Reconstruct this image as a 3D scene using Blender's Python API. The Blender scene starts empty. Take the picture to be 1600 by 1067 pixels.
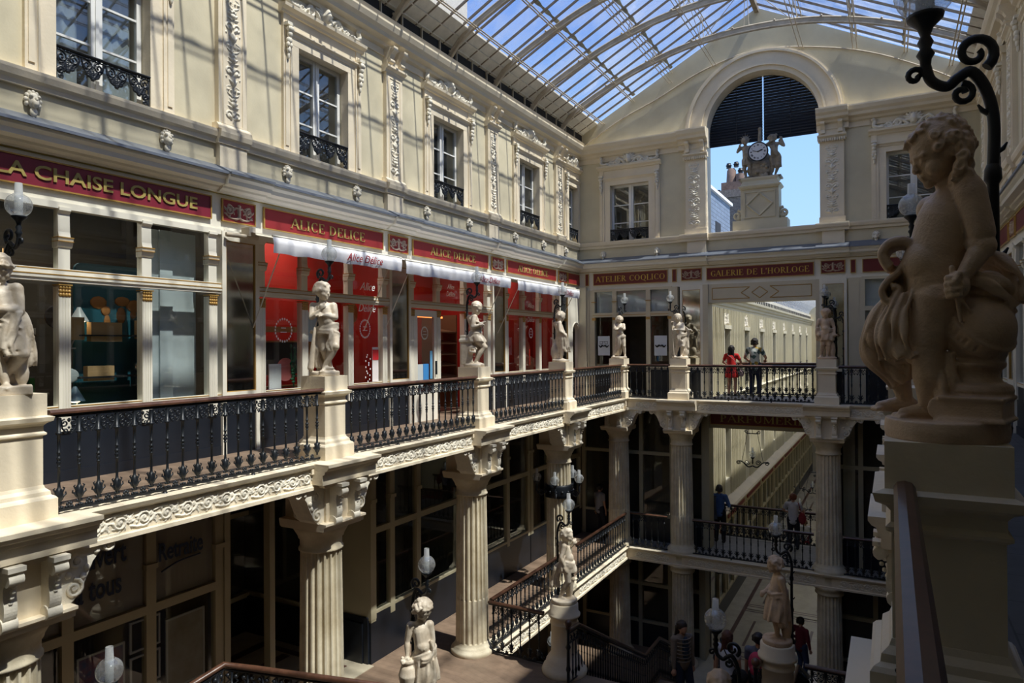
import bpy, bmesh, math, random
import numpy as np
from mathutils import Vector, Matrix, Euler
PI = math.pi
R = math.radians
random.seed(7)
rng = np.random.RandomState(7)
SC = bpy.context.scene
COL = SC.collection

# ---------------------------------------------------------------- camera
CAMZ = 1.65                     # eye height above the upper gallery floor (z = 0)
cam_d = bpy.data.cameras.new('camera')
cam = bpy.data.objects.new('camera', cam_d)
COL.objects.link(cam)
_right = Vector((0.87653631, 0.48129514, -0.00625225))
_up = Vector((0.00780116, -0.00121744, 0.99996883))
_fwd = Vector((-0.48127253, 0.87655776, 0.00482179))
_m = Matrix((( _right[0], _up[0], -_fwd[0], 0), (_right[1], _up[1], -_fwd[1], 0),
             (_right[2], _up[2], -_fwd[2], CAMZ), (0, 0, 0, 1)))
cam.matrix_world = _m
cam_d.sensor_width = 36
cam_d.lens = 1080 / 1600 * 36
cam_d.clip_start = 0.05
cam_d.clip_end = 400
SC.camera = cam

# ---------------------------------------------------------------- sky, sun, exposure
SUN_EL = 60
W = bpy.data.worlds.new('sky')
SC.world = W
W.use_nodes = True
nt = W.node_tree
nt.nodes.clear()
wo = nt.nodes.new('ShaderNodeOutputWorld')
bg = nt.nodes.new('ShaderNodeBackground')
tc = nt.nodes.new('ShaderNodeTexCoord')
sep = nt.nodes.new('ShaderNodeSeparateXYZ')
grad = nt.nodes.new('ShaderNodeValToRGB')
e = grad.color_ramp.elements
e[0].position = 0.0; e[0].color = (0.50, 0.76, 1.10, 1)
e[1].position = 0.75; e[1].color = (0.13, 0.27, 0.70, 1)
x_ = e.new(0.26); x_.color = (0.36, 0.62, 1.06, 1); x_ = e.new(0.42); x_.color = (0.22, 0.40, 0.90, 1)
nz = nt.nodes.new('ShaderNodeTexNoise')
nz.inputs['Scale'].default_value = 2.3
nz.inputs['Detail'].default_value = 6
cr = nt.nodes.new('ShaderNodeValToRGB')
cr.color_ramp.elements[0].position = 0.60
cr.color_ramp.elements[1].position = 0.78
mx = nt.nodes.new('ShaderNodeMixRGB')
mx.inputs['Color2'].default_value = (1.0, 1.05, 1.12, 1)
nt.links.new(tc.outputs['Generated'], sep.inputs[0])
nt.links.new(sep.outputs['Z'], grad.inputs[0])
nt.links.new(tc.outputs['Generated'], nz.inputs['Vector'])
nt.links.new(nz.outputs['Fac'], cr.inputs[0])
nt.links.new(cr.outputs[0], mx.inputs['Fac'])
nt.links.new(grad.outputs[0], mx.inputs['Color1'])
nt.links.new(mx.outputs[0], bg.inputs['Color'])
bg.inputs['Strength'].default_value = 1.0
nt.links.new(bg.outputs[0], wo.inputs[0])
sun_d = bpy.data.lights.new('sun', 'SUN')
sun_d.energy = 6.6
sun_d.angle = R(0.9)
sun_d.color = (1.0, 0.95, 0.86)
sun = bpy.data.objects.new('sun', sun_d)
COL.objects.link(sun)
_ts = Vector((math.cos(R(SUN_EL)), -0.05, math.sin(R(SUN_EL)))).normalized()
sun.rotation_euler = _ts.to_track_quat('Z', 'Y').to_euler()
sun.location = (10, 5, 25)
vs = SC.view_settings
vs.view_transform = 'Standard'
vs.look = 'None'
vs.gamma = 1
vs.exposure = 0.22
vs.use_curve_mapping = False
SC.cycles.max_bounces = 8
SC.cycles.diffuse_bounces = 5
SC.cycles.glossy_bounces = 4
SC.cycles.transparent_max_bounces = 24
SC.cycles.caustics_reflective = False
SC.cycles.caustics_refractive = False
SC.cycles.use_denoising = True

# ---------------------------------------------------------------- materials
def mat(name, col, rough=0.6, metal=0.0, var=0.0, vscale=3.0, bump=0.0, bscale=40.0, col2=None, emit=None, spec=0.5):
    m = bpy.data.materials.new(name)
    m.use_nodes = True
    n = m.node_tree
    b = n.nodes['Principled BSDF']
    b.inputs['Base Color'].default_value = (*col, 1)
    b.inputs['Roughness'].default_value = rough
    b.inputs['Metallic'].default_value = metal
    b.inputs['Specular IOR Level'].default_value = spec
    g = n.nodes.new('ShaderNodeNewGeometry')
    if var > 0 or col2:
        t = n.nodes.new('ShaderNodeTexNoise')
        t.inputs['Scale'].default_value = vscale
        t.inputs['Detail'].default_value = 7
        t.inputs['Roughness'].default_value = 0.62
        n.links.new(g.outputs['Position'], t.inputs['Vector'])
        r = n.nodes.new('ShaderNodeValToRGB')
        r.color_ramp.elements[0].position = 0.32
        r.color_ramp.elements[1].position = 0.68
        c2 = col2 if col2 else tuple(c * (1 - var) for c in col)
        r.color_ramp.elements[0].color = (*c2, 1)
        r.color_ramp.elements[1].color = (*col, 1)
        n.links.new(t.outputs['Fac'], r.inputs[0])
        n.links.new(r.outputs[0], b.inputs['Base Color'])
    if bump > 0:
        t = n.nodes.new('ShaderNodeTexNoise')
        t.inputs['Scale'].default_value = bscale
        t.inputs['Detail'].default_value = 5
        n.links.new(g.outputs['Position'], t.inputs['Vector'])
        bp = n.nodes.new('ShaderNodeBump')
        bp.inputs['Strength'].default_value = bump
        bp.inputs['Distance'].default_value = 0.02
        n.links.new(t.outputs['Fac'], bp.inputs['Height'])
        n.links.new(bp.outputs[0], b.inputs['Normal'])
    if emit:
        b.inputs['Emission Color'].default_value = (*emit[0], 1)
        b.inputs['Emission Strength'].default_value = emit[1]
    return m

def glass_mat(name, tint, refl_rough=0.02, base_refl=0.06, dirt=0.0, dirtcol=(0.5, 0.5, 0.48), dscale=1.5, lo=0.42):
    """thin pane: transparent + fresnel gloss (+ dust)"""
    m = bpy.data.materials.new(name)
    m.use_nodes = True
    n = m.node_tree
    n.nodes.clear()
    out = n.nodes.new('ShaderNodeOutputMaterial')
    tr = n.nodes.new('ShaderNodeBsdfTransparent')
    tr.inputs[0].default_value = (*tint, 1)
    gl = n.nodes.new('ShaderNodeBsdfGlossy')
    gl.inputs['Roughness'].default_value = refl_rough
    fr = n.nodes.new('ShaderNodeLayerWeight')
    fr.inputs['Blend'].default_value = 0.5
    pw = n.nodes.new('ShaderNodeMath'); pw.operation = 'POWER'; pw.inputs[1].default_value = 4.5
    ad = n.nodes.new('ShaderNodeMath'); ad.operation = 'MULTIPLY_ADD'
    ad.inputs[1].default_value = 0.85; ad.inputs[2].default_value = base_refl
    n.links.new(fr.outputs['Facing'], pw.inputs[0])
    n.links.new(pw.outputs[0], ad.inputs[0])
    mx = n.nodes.new('ShaderNodeMixShader')
    n.links.new(ad.outputs[0], mx.inputs[0])
    n.links.new(tr.outputs[0], mx.inputs[1])
    n.links.new(gl.outputs[0], mx.inputs[2])
    last = mx
    if dirt > 0:
        g = n.nodes.new('ShaderNodeNewGeometry')
        t = n.nodes.new('ShaderNodeTexNoise')
        t.inputs['Scale'].default_value = dscale
        t.inputs['Detail'].default_value = 8
        t.inputs['Roughness'].default_value = 0.7
        n.links.new(g.outputs['Position'], t.inputs['Vector'])
        r = n.nodes.new('ShaderNodeValToRGB')
        r.color_ramp.elements[0].position = lo
        r.color_ramp.elements[1].position = lo + 0.3
        r.color_ramp.elements[0].color = (0.02, 0.02, 0.02, 1)
        r.color_ramp.elements[1].color = (dirt, dirt, dirt, 1)
        n.links.new(t.outputs['Fac'], r.inputs[0])
        df = n.nodes.new('ShaderNodeBsdfDiffuse')
        df.inputs[0].default_value = (*dirtcol, 1)
        tl = n.nodes.new('ShaderNodeBsdfTranslucent')
        tl.inputs[0].default_value = (*dirtcol, 1)
        m2 = n.nodes.new('ShaderNodeMixShader'); m2.inputs[0].default_value = 0.6
        n.links.new(df.outputs[0], m2.inputs[1]); n.links.new(tl.outputs[0], m2.inputs[2])
        m3 = n.nodes.new('ShaderNodeMixShader')
        n.links.new(r.outputs[0], m3.inputs[0])
        n.links.new(mx.outputs[0], m3.inputs[1]); n.links.new(m2.outputs[0], m3.inputs[2])
        last = m3
    n.links.new(last.outputs[0], out.inputs[0])
    return m

def brickmat(name, c1, c2, cm, scale, bw, bh, mortar, rough=0.6, axes='XY', rot=0.0, bump=0.0, offset=0.5):
    m = bpy.data.materials.new(name)
    m.use_nodes = True
    n = m.node_tree
    b = n.nodes['Principled BSDF']
    g = n.nodes.new('ShaderNodeNewGeometry')
    s = n.nodes.new('ShaderNodeSeparateXYZ')
    c = n.nodes.new('ShaderNodeCombineXYZ')
    n.links.new(g.outputs['Position'], s.inputs[0])
    n.links.new(s.outputs[axes[0]], c.inputs[0])
    n.links.new(s.outputs[axes[1]], c.inputs[1])
    mp = n.nodes.new('ShaderNodeMapping')
    mp.inputs['Rotation'].default_value = (0, 0, rot)
    n.links.new(c.outputs[0], mp.inputs[0])
    t = n.nodes.new('ShaderNodeTexBrick')
    t.offset = offset
    t.inputs['Scale'].default_value = scale
    t.inputs['Brick Width'].default_value = bw
    t.inputs['Row Height'].default_value = bh
    t.inputs['Mortar Size'].default_value = mortar
    t.inputs['Color1'].default_value = (*c1, 1)
    t.inputs['Color2'].default_value = (*c2, 1)
    t.inputs['Mortar'].default_value = (*cm, 1)
    n.links.new(mp.outputs[0], t.inputs['Vector'])
    nzz = n.nodes.new('ShaderNodeTexNoise')
    nzz.inputs['Scale'].default_value = 6
    nzz.inputs['Detail'].default_value = 8
    n.links.new(g.outputs['Position'], nzz.inputs['Vector'])
    mm = n.nodes.new('ShaderNodeMixRGB'); mm.blend_type = 'MULTIPLY'; mm.inputs[0].default_value = 0.55
    rr = n.nodes.new('ShaderNodeValToRGB')
    rr.color_ramp.elements[0].position = 0.3; rr.color_ramp.elements[0].color = (0.55, 0.55, 0.55, 1)
    rr.color_ramp.elements[1].position = 0.7
    n.links.new(nzz.outputs['Fac'], rr.inputs[0])
    n.links.new(t.outputs['Color'], mm.inputs[1]); n.links.new(rr.outputs[0], mm.inputs[2])
    n.links.new(mm.outputs[0], b.inputs['Base Color'])
    b.inputs['Roughness'].default_value = rough
    return m

M = {}
M['stone'] = mat('painted_stone', (0.83, 0.725, 0.55), 0.75, var=0.13, vscale=1.3, bump=0.15, bscale=25)
M['stone_wall'] = mat('ochre_plaster', (0.68, 0.61, 0.44), 0.8, col2=(0.56, 0.50, 0.355), var=0.1, vscale=0.9, bump=0.08, bscale=30)
M['carved'] = mat('carved_stone', (0.86, 0.80, 0.67), 0.8, var=0.18, vscale=9, bump=0.15, bscale=60)
M['column'] = mat('column_stone', (0.78, 0.71, 0.55), 0.75, col2=(0.56, 0.48, 0.33), vscale=2.6, bump=0.15, bscale=40)
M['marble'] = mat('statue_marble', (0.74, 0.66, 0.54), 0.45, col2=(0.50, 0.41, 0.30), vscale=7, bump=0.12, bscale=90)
M['marble_dark'] = mat('brown_marble', (0.72, 0.54, 0.37), 0.45, col2=(0.47, 0.33, 0.22), vscale=4, bump=0.2, bscale=90)  # browner, slightly darker tone than the other statue marble
M['clockstone'] = mat('sooty_stone', (0.42, 0.36, 0.27), 0.7, col2=(0.2, 0.165, 0.12), vscale=5, bump=0.2, bscale=60)
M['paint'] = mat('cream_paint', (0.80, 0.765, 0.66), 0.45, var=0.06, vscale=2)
M['paint_shade'] = mat('shaded_cream_paint', (0.62, 0.56, 0.42), 0.5, var=0.1, vscale=2)  # darker copy of the cream paint, shade put into the colour
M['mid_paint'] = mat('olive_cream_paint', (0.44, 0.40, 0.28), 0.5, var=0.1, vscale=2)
M['white'] = mat('white_window_paint', (0.80, 0.80, 0.78), 0.4)
M['gold'] = mat('ochre_gold_line', (0.46, 0.27, 0.07), 0.45, metal=0.2)
M['gilt'] = mat('gilt_letters', (0.42, 0.33, 0.10), 0.5, metal=0.1)
M['gilt_bright'] = mat('bright_gilt_letters', (0.62, 0.42, 0.08), 0.4, metal=0.2)
M['red'] = mat('burgundy_sign', (0.22, 0.016, 0.035), 0.5, var=0.1)
M['red2'] = mat('brick_red_sign', (0.27, 0.022, 0.025), 0.5, var=0.1)
M['red3'] = mat('dark_red_sign', (0.15, 0.012, 0.012), 0.5, var=0.1)
M['shopred'] = mat('red_shop_interior', (0.50, 0.020, 0.012), 0.6, var=0.15)
M['redrelief'] = mat('pale_relief_on_red', (0.50, 0.38, 0.30), 0.7, var=0.3, vscale=12)
M['plinth'] = mat('blue_black_paint', (0.010, 0.014, 0.023), 0.4, var=0.15)
M['iron'] = mat('black_cast_iron', (0.010, 0.013, 0.018), 0.42, spec=0.45)
M['rail'] = mat('varnished_handrail', (0.12, 0.055, 0.032), 0.35, col2=(0.07, 0.032, 0.02), vscale=14, spec=0.6)
M['wood'] = brickmat('worn_floorboards', (0.27, 0.19, 0.135), (0.23, 0.16, 0.112), (0.16, 0.11, 0.075), 1.0, 2.2, 0.14, 0.003, 0.5, 'XY')
M['woodx'] = brickmat('worn_herringbone_boards', (0.27, 0.19, 0.135), (0.23, 0.16, 0.112), (0.16, 0.11, 0.075), 1.0, 2.2, 0.14, 0.003, 0.45, 'XY', rot=R(20))
M['slate'] = brickmat('grey_slate_tiles', (0.085, 0.085, 0.085), (0.07, 0.07, 0.07), (0.035, 0.035, 0.035), 1.0, 0.6, 0.6, 0.006, 0.85, 'YX')
M['marblefloor'] = mat('cream_marble_floor', (0.56, 0.50, 0.38), 0.25, var=0.2, vscale=2.5)
M['marblered'] = mat('brown_marble_inlay', (0.10, 0.040, 0.032), 0.3, var=0.2)
M['mat_grey'] = mat('grey_slab', (0.30, 0.29, 0.28), 0.7, var=0.25, vscale=6)
M['zinc'] = mat('zinc_sheet', (0.24, 0.27, 0.33), 0.4, metal=0.55, var=0.15)
M['roofmetal'] = mat('cream_steel', (0.60, 0.53, 0.42), 0.55, col2=(0.44, 0.36, 0.26), vscale=5)
M['barmetal'] = mat('brown_grey_steel', (0.30, 0.25, 0.19), 0.6, col2=(0.2, 0.15, 0.1), vscale=6)
M['eave'] = mat('grey_eave_board', (0.80, 0.77, 0.70), 0.7, var=0.2, vscale=5)
M['dark'] = mat('dark_void', (0.012, 0.012, 0.014), 0.7)
M['room'] = mat('dim_room', (0.10, 0.085, 0.065), 0.9, var=0.3)
M['roomlight'] = mat('pale_room', (0.42, 0.42, 0.40), 0.9)
M['glass'] = glass_mat('shop_glass', (0.93, 0.95, 0.94), 0.01, 0.05)
M['winglass'] = glass_mat('window_glass', (0.85, 0.88, 0.88), 0.015, 0.12, dirt=0.08, dirtcol=(0.6, 0.6, 0.58), dscale=2)
M['roofglass'] = glass_mat('dusty_roof_glass', (0.93, 0.95, 0.96), 0.05, 0.02, dirt=0.22, dirtcol=(0.72, 0.74, 0.76), dscale=1.1)
M['roofglass2'] = glass_mat('dusty_arcade_glass', (0.85, 0.87, 0.88), 0.05, 0.03, dirt=0.45, dirtcol=(0.6, 0.6, 0.6), dscale=1.1, lo=0.2)
M['lampglass'] = glass_mat('lamp_glass', (0.90, 0.92, 0.93), 0.04, 0.14, dirt=0.40, dirtcol=(0.85, 0.87, 0.88), dscale=9, lo=0.32)
M['chimney'] = glass_mat('frosted_chimney_glass', (0.9, 0.92, 0.92), 0.15, 0.12, dirt=1.0, dirtcol=(0.85, 0.87, 0.88), dscale=3, lo=0.1)
M['mirror'] = mat('aged_mirror', (0.62, 0.62, 0.57), 0.06, metal=1.0, var=0.25, vscale=4)
M['cloth'] = mat('white_canvas', (0.78, 0.78, 0.82), 0.85, var=0.08, vscale=3)
M['redink'] = mat('red_ink', (0.50, 0.02, 0.03), 0.7)
M['whiteink'] = mat('white_vinyl', (0.85, 0.85, 0.85), 0.6)
M['blueink'] = mat('navy_lettering', (0.02, 0.035, 0.09), 0.6)
M['curtain'] = mat('pale_blind', (0.52, 0.56, 0.60), 0.9, var=0.08)
M['slateroof'] = brickmat('slate_shingles', (0.22, 0.27, 0.35), (0.16, 0.2, 0.27), (0.06, 0.07, 0.09), 1.0, 0.25, 0.16, 0.012, 0.5, 'YZ')
M['rubble'] = mat('rubble_masonry', (0.26, 0.22, 0.19), 0.9, col2=(0.12, 0.10, 0.085), vscale=14, bump=0.5, bscale=25)
M['terracotta'] = mat('terracotta', (0.42, 0.17, 0.10), 0.8, var=0.2)
M['beige'] = mat('beige_render', (0.50, 0.44, 0.37), 0.9, var=0.08)

# ---------------------------------------------------------------- mesh builder
class MB:
    def __init__(s): s.v = []; s.f = []; s.sm = []
    def add(s, vs_, fs, smooth=False, mtx=None):
        o = len(s.v)
        if mtx is not None: vs_ = [tuple(mtx @ Vector(v)) for v in vs_]
        s.v.extend([tuple(v) for v in vs_]); s.f.extend([tuple(i + o for i in f) for f in fs]); s.sm.extend([smooth] * len(fs))
        return s
    _k = 0
    def box(s, x0, x1, y0, y1, z0, z1, mtx=None):
        MB._k = (MB._k + 3) % 11; j = MB._k * 0.00022          # keeps touching pieces from sharing one plane
        x0 -= j; x1 += j; y0 -= j; y1 += j; z0 -= j * .3; z1 += j * .3
        v = [(x0, y0, z0), (x1, y0, z0), (x1, y1, z0), (x0, y1, z0), (x0, y0, z1), (x1, y0, z1), (x1, y1, z1), (x0, y1, z1)]
        return s.add(v, [(0, 3, 2, 1), (4, 5, 6, 7), (0, 1, 5, 4), (1, 2, 6, 5), (2, 3, 7, 6), (3, 0, 4, 7)], False, mtx)
    def prof(s, pts, a0, a1, axis='x', caps=True, smooth=False, mtx=None):
        """extrude closed 2-D profile. axis x: pts=(y,z); axis y: pts=(x,z); axis z: pts=(x,y)"""
        n = len(pts)
        def P(p, a):
            return (a, p[0], p[1]) if axis == 'x' else ((p[0], a, p[1]) if axis == 'y' else (p[0], p[1], a))
        v = [P(p, a0) for p in pts] + [P(p, a1) for p in pts]
        f = [(i, (i + 1) % n, n + (i + 1) % n, n + i) for i in range(n)]
        s.add(v, f, smooth, mtx)
        if caps: s.add(v, [tuple(range(n))[::-1], tuple(range(n, 2 * n))], False, mtx)
        return s
    def lathe(s, pts, n=16, c=(0, 0, 0), smooth=True, mtx=None, caps=True, square=False):
        v = []; f = []
        for (r, z) in pts:
            for i in range(n):
                a = 2 * PI * i / n + (PI / 4 if n == 4 else 0)
                rr = r * (math.sqrt(2) if n == 4 else 1)
                v.append((c[0] + rr * math.cos(a), c[1] + rr * math.sin(a), c[2] + z))
        m_ = len(pts)
        for j in range(m_ - 1):
            for i in range(n):
                f.append((j * n + i, j * n + (i + 1) % n, (j + 1) * n + (i + 1) % n, (j + 1) * n + i))
        s.add(v, f, smooth and n > 4, mtx)
        if caps: s.add(v, [tuple(range(n))[::-1], tuple(range((m_ - 1) * n, m_ * n))], False, mtx)
        return s
    def tube(s, pts, r, n=8, smooth=True, mtx=None, closed=False):
        pts = [Vector(p) for p in pts]
        m_ = len(pts)
        rs = r if isinstance(r, (list, tuple)) else [r] * m_
        v = []; f = []
        t0 = (pts[1] - pts[0]).normalized()
        up = Vector((0, 0, 1)) if abs(t0.z) < 0.9 else Vector((1, 0, 0))
        nrm = t0.cross(up).normalized()
        for k in range(m_):
            if closed: t = (pts[(k + 1) % m_] - pts[k - 1])
            else: t = (pts[min(k + 1, m_ - 1)] - pts[max(k - 1, 0)])
            t = t.normalized() if t.length > 1e-9 else t0
            nrm = (nrm - t * nrm.dot(t))
            nrm = nrm.normalized() if nrm.length > 1e-6 else t.orthogonal().normalized()
            b = t.cross(nrm)
            for i in range(n):
                a = 2 * PI * i / n
                v.append(tuple(pts[k] + (nrm * math.cos(a) + b * math.sin(a)) * rs[k]))
        K = m_ if closed else m_ - 1
        for k in range(K):
            for i in range(n):
                k2 = (k + 1) % m_
                f.append((k * n + i, k * n + (i + 1) % n, k2 * n + (i + 1) % n, k2 * n + i))
        s.add(v, f, smooth, mtx)
        if not closed: s.add(v, [tuple(range(n))[::-1], tuple(range((m_ - 1) * n, m_ * n))], False, mtx)
        return s
    Q = 1.0
    def ell(s, c, r, n=12, m_=8, rot=None, mtx=None):
        n = max(n, int(n * MB.Q)); m_ = max(m_, int(m_ * MB.Q))
        r = (r, r, r) if not isinstance(r, (tuple, list)) else r
        v = []; f = []
        Rm = rot if rot is not None else Matrix.Identity(3)
        for j in range(m_ + 1):
            ph = -PI / 2 + PI * j / m_
            for i in range(n):
                a = 2 * PI * i / n
                p = Vector((r[0] * math.cos(ph) * math.cos(a), r[1] * math.cos(ph) * math.sin(a), r[2] * math.sin(ph)))
                v.append(tuple(Rm @ p + Vector(c)))
        for j in range(m_):
            for i in range(n):
                f.append((j * n + i, j * n + (i + 1) % n, (j + 1) * n + (i + 1) % n, (j + 1) * n + i))
        return s.add(v, f, True, mtx)
    def cap(s, a, b, ra, rb, n=12):
        n = max(n, int(n * MB.Q))
        """tapered capsule"""
        a = Vector(a); b = Vector(b); d = b - a; L = d.length
        if L < 1e-6: return s.ell(a, ra, n, 8)
        q = d.to_track_quat('Z', 'Y').to_matrix()
        pts = []
        for j in range(5):
            t = -PI / 2 + (PI / 2) * j / 4
            pts.append((ra * math.cos(t), ra * math.sin(t)))
        for j in range(5):
            t = (PI / 2) * j / 4
            pts.append((rb * math.cos(t), L + rb * math.sin(t)))
        return s.lathe([(max(p[0], 1e-4), p[1]) for p in pts], n, mtx=Matrix.Translation(a) @ q.to_4x4())
    def mesh(s, name, material=None):
        me = bpy.data.meshes.new(name)
        me.from_pydata(s.v, [], s.f)
        me.polygons.foreach_set('use_smooth', s.sm)
        if material: me.materials.append(material)
        bm_ = bmesh.new(); bm_.from_mesh(me)
        bmesh.ops.recalc_face_normals(bm_, faces=bm_.faces)
        bm_.to_mesh(me); bm_.free()
        me.update()
        return me
    def build(s, name, material=None, parent=None, loc=None, rz=0.0):
        return put(name, s.mesh(name, material), parent, loc, rz)

def put(name, me, parent=None, loc=None, rz=0.0):
    o = bpy.data.objects.new(name, me)
    COL.objects.link(o)
    if parent: o.parent = parent
    if loc is not None: o.location = loc
    if rz: o.rotation_euler = (0, 0, rz)
    return o
def tag(o, label=None, cat=None, group=None, kind=None):
    if label: o['label'] = label
    if cat: o['category'] = cat
    if group: o['group'] = group
    if kind: o['kind'] = kind
    return o
def empty(name, loc=(0, 0, 0), rz=0.0):
    return put(name, None, None, loc, rz)
def copy_tree(o, parent=None):
    c = o.copy(); COL.objects.link(c)
    c.parent = parent
    for ch in list(o.children): copy_tree(ch, c)
    return c
def curvepts(P, n=8):
    """catmull-rom through points"""
    P = [Vector(p) for p in P]; out = []
    for i in range(len(P) - 1):
        p0 = P[max(i - 1, 0)]; p1 = P[i]; p2 = P[i + 1]; p3 = P[min(i + 2, len(P) - 1)]
        for k in range(n):
            t = k / n
            out.append(0.5 * ((2 * p1) + (-p0 + p2) * t + (2 * p0 - 5 * p1 + 4 * p2 - p3) * t * t + (-p0 + 3 * p1 - 3 * p2 + p3) * t ** 3))
    out.append(P[-1]); return out
def spiral(cx, cz, r0, r1, a0, turns, n=28, y=0.0):
    return [(cx + (r0 + (r1 - r0) * i / n) * math.cos(a0 + turns * 2 * PI * i / n), y, cz + (r0 + (r1 - r0) * i / n) * math.sin(a0 + turns * 2 * PI * i / n)) for i in range(n + 1)]

# wall frames: local x runs along the wall to the right, local -y faces the room
XW, XR, YE = -9.0, 2.0, 21.0
def fl(s_, z=0.0, n=0.0): return dict(loc=(XW + n, s_, z), rz=PI / 2)
def fe(s_, z=0.0, n=0.0): return dict(loc=(s_, YE - n, z), rz=0.0)
def fr(s_, z=0.0, n=0.0): return dict(loc=(XR - n, s_, z), rz=-PI / 2)

# ---------------------------------------------------------------- carved relief (height field cut to its outline)
class Relief:
    def __init__(s): s.c = []   # x, z, r, height
    def stroke(s, pts, r0, r1=None, h=1.0):
        r1 = r0 if r1 is None else r1
        n = len(pts)
        for i, p in enumerate(pts):
            s.c.append((p[0], p[-1], r0 + (r1 - r0) * i / max(n - 1, 1), h))
    def spiral(s, cx, cz, r0, r1, a0, turns, w0, w1=None, h=1.0):
        n = int(10 + abs(turns) * 26)
        s.stroke([(cx + (r0 + (r1 - r0) * i / n) * math.cos(a0 + turns * 2 * PI * i / n), cz + (r0 + (r1 - r0) * i / n) * math.sin(a0 + turns * 2 * PI * i / n)) for i in range(n + 1)], w0, w1, h)
    def line(s, pts, w0, w1=None, n=6, h=1.0):
        q = [(p.x, p.z) for p in curvepts([(a, 0, b) for a, b in pts], n)]
        s.stroke(q, w0, w1, h)
    def leaf(s, x, z, L, a, w, h=1.0):
        n = 8
        for i in range(n + 1):
            t = i / n
            s.c.append((x + L * t * math.cos(a), z + L * t * math.sin(a), max(w * math.sin(PI * (0.12 + 0.86 * t)), 0.002), h))
    def dot(s, x, z, r, h=1.0): s.c.append((x, z, r, h))
    def mesh(s, name, material, x0, x1, z0, z1, res, depth, back=None, cut=True, double=False, base=0.0):
        nx = max(2, int((x1 - x0) / res)); nz_ = max(2, int((z1 - z0) / res))
        X, Z = np.meshgrid(np.linspace(x0, x1, nx + 1), np.linspace(z0, z1, nz_ + 1))
        H = np.zeros_like(X)
        for (cx, cz, r, h) in s.c:
            i0 = np.searchsorted(X[0], cx - r); i1 = np.searchsorted(X[0], cx + r) + 1
            j0 = np.searchsorted(Z[:, 0], cz - r); j1 = np.searchsorted(Z[:, 0], cz + r) + 1
            sl = (slice(max(j0, 0), j1), slice(max(i0, 0), i1))
            d2 = (X[sl] - cx) ** 2 + (Z[sl] - cz) ** 2
            hh = np.sqrt(np.clip(1 - d2 / (r * r), 0, 1)) * min(r * 1.6 / max(depth, 1e-6), 1.0) * h
            H[sl] = np.maximum(H[sl], hh)
        idx = np.arange(X.size).reshape(X.shape)
        mx4 = np.maximum(np.maximum(H[:-1, :-1], H[:-1, 1:]), np.maximum(H[1:, :-1], H[1:, 1:]))
        keep = mx4 > 0.05 if cut else np.ones_like(mx4, bool)
        q = np.stack([idx[:-1, :-1], idx[:-1, 1:], idx[1:, 1:], idx[1:, :-1]], -1)[keep]
        V = np.stack([X.ravel(), -(base + H.ravel() * depth), Z.ravel()], -1)
        F = q.tolist(); V = V.tolist()
        if double:
            n0 = len(V)
            V += [[v[0], -v[1], v[2]] for v in V]
            F += [[a + n0 for a in f[::-1]] for f in F]
        me = bpy.data.meshes.new(name)
        me.from_pydata(V, [], F)
        me.polygons.foreach_set('use_smooth', [True] * len(F))
        bmm = bmesh.new(); bmm.from_mesh(me)
        bmesh.ops.delete(bmm, geom=[v for v in bmm.verts if not v.link_faces], context='VERTS')
        bmm.to_mesh(me); bmm.free()
        me.materials.append(material)
        return me

def text_mesh(name, body, size, material, ext=0.008, font=None, width=None, align='CENTER', shear=0.0, offset=0.0, thin=False):
    c = bpy.data.curves.new(name, 'FONT')
    c.body = body; c.size = size; c.extrude = ext; c.align_x = align; c.align_y = 'CENTER'
    c.shear = shear; c.offset = offset; c.resolution_u = 3
    o = bpy.data.objects.new(name, c); COL.objects.link(o)
    dg = bpy.context.evaluated_depsgraph_get()
    me = bpy.data.meshes.new_from_object(o.evaluated_get(dg))
    bpy.data.objects.remove(o)
    co = np.zeros(len(me.vertices) * 3); me.vertices.foreach_get('co', co); co = co.reshape(-1, 3)
    if width:
        w = co[:, 0].max() - co[:, 0].min(); co[:, 0] *= width / w
    new = np.stack([co[:, 0], -co[:, 2], co[:, 1]], -1)      # stand upright facing -y
    me.vertices.foreach_set('co', new.ravel()); me.materials.clear(); me.materials.append(material)
    me.update(); me.name = name
    return me

def put_text(name, me, parent, loc, thr=0.05):
    """one object per word: split a lettering mesh at the wide gaps"""
    n = len(me.vertices); co = np.zeros(n * 3); me.vertices.foreach_get('co', co); co = co.reshape(-1, 3)
    fs = [tuple(p.vertices) for p in me.polygons]
    iv = sorted((co[list(f), 0].min(), co[list(f), 0].max()) for f in fs)
    cuts = []; hi = iv[0][1]
    for a, b_ in iv:
        if a - hi > thr: cuts.append((a + hi) / 2)
        hi = max(hi, b_)
    groups = {}
    for f in fs: groups.setdefault(int(np.searchsorted(cuts, co[f[0], 0])), []).append(f)
    for k in sorted(groups):
        used = sorted({i for f in groups[k] for i in f}); ix = {v: i for i, v in enumerate(used)}
        m2 = bpy.data.meshes.new(name); m2.from_pydata([tuple(co[i]) for i in used], [], [tuple(ix[i] for i in f) for f in groups[k]])
        m2.materials.append(me.materials[0]); put(name, m2, parent, loc)
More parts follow.
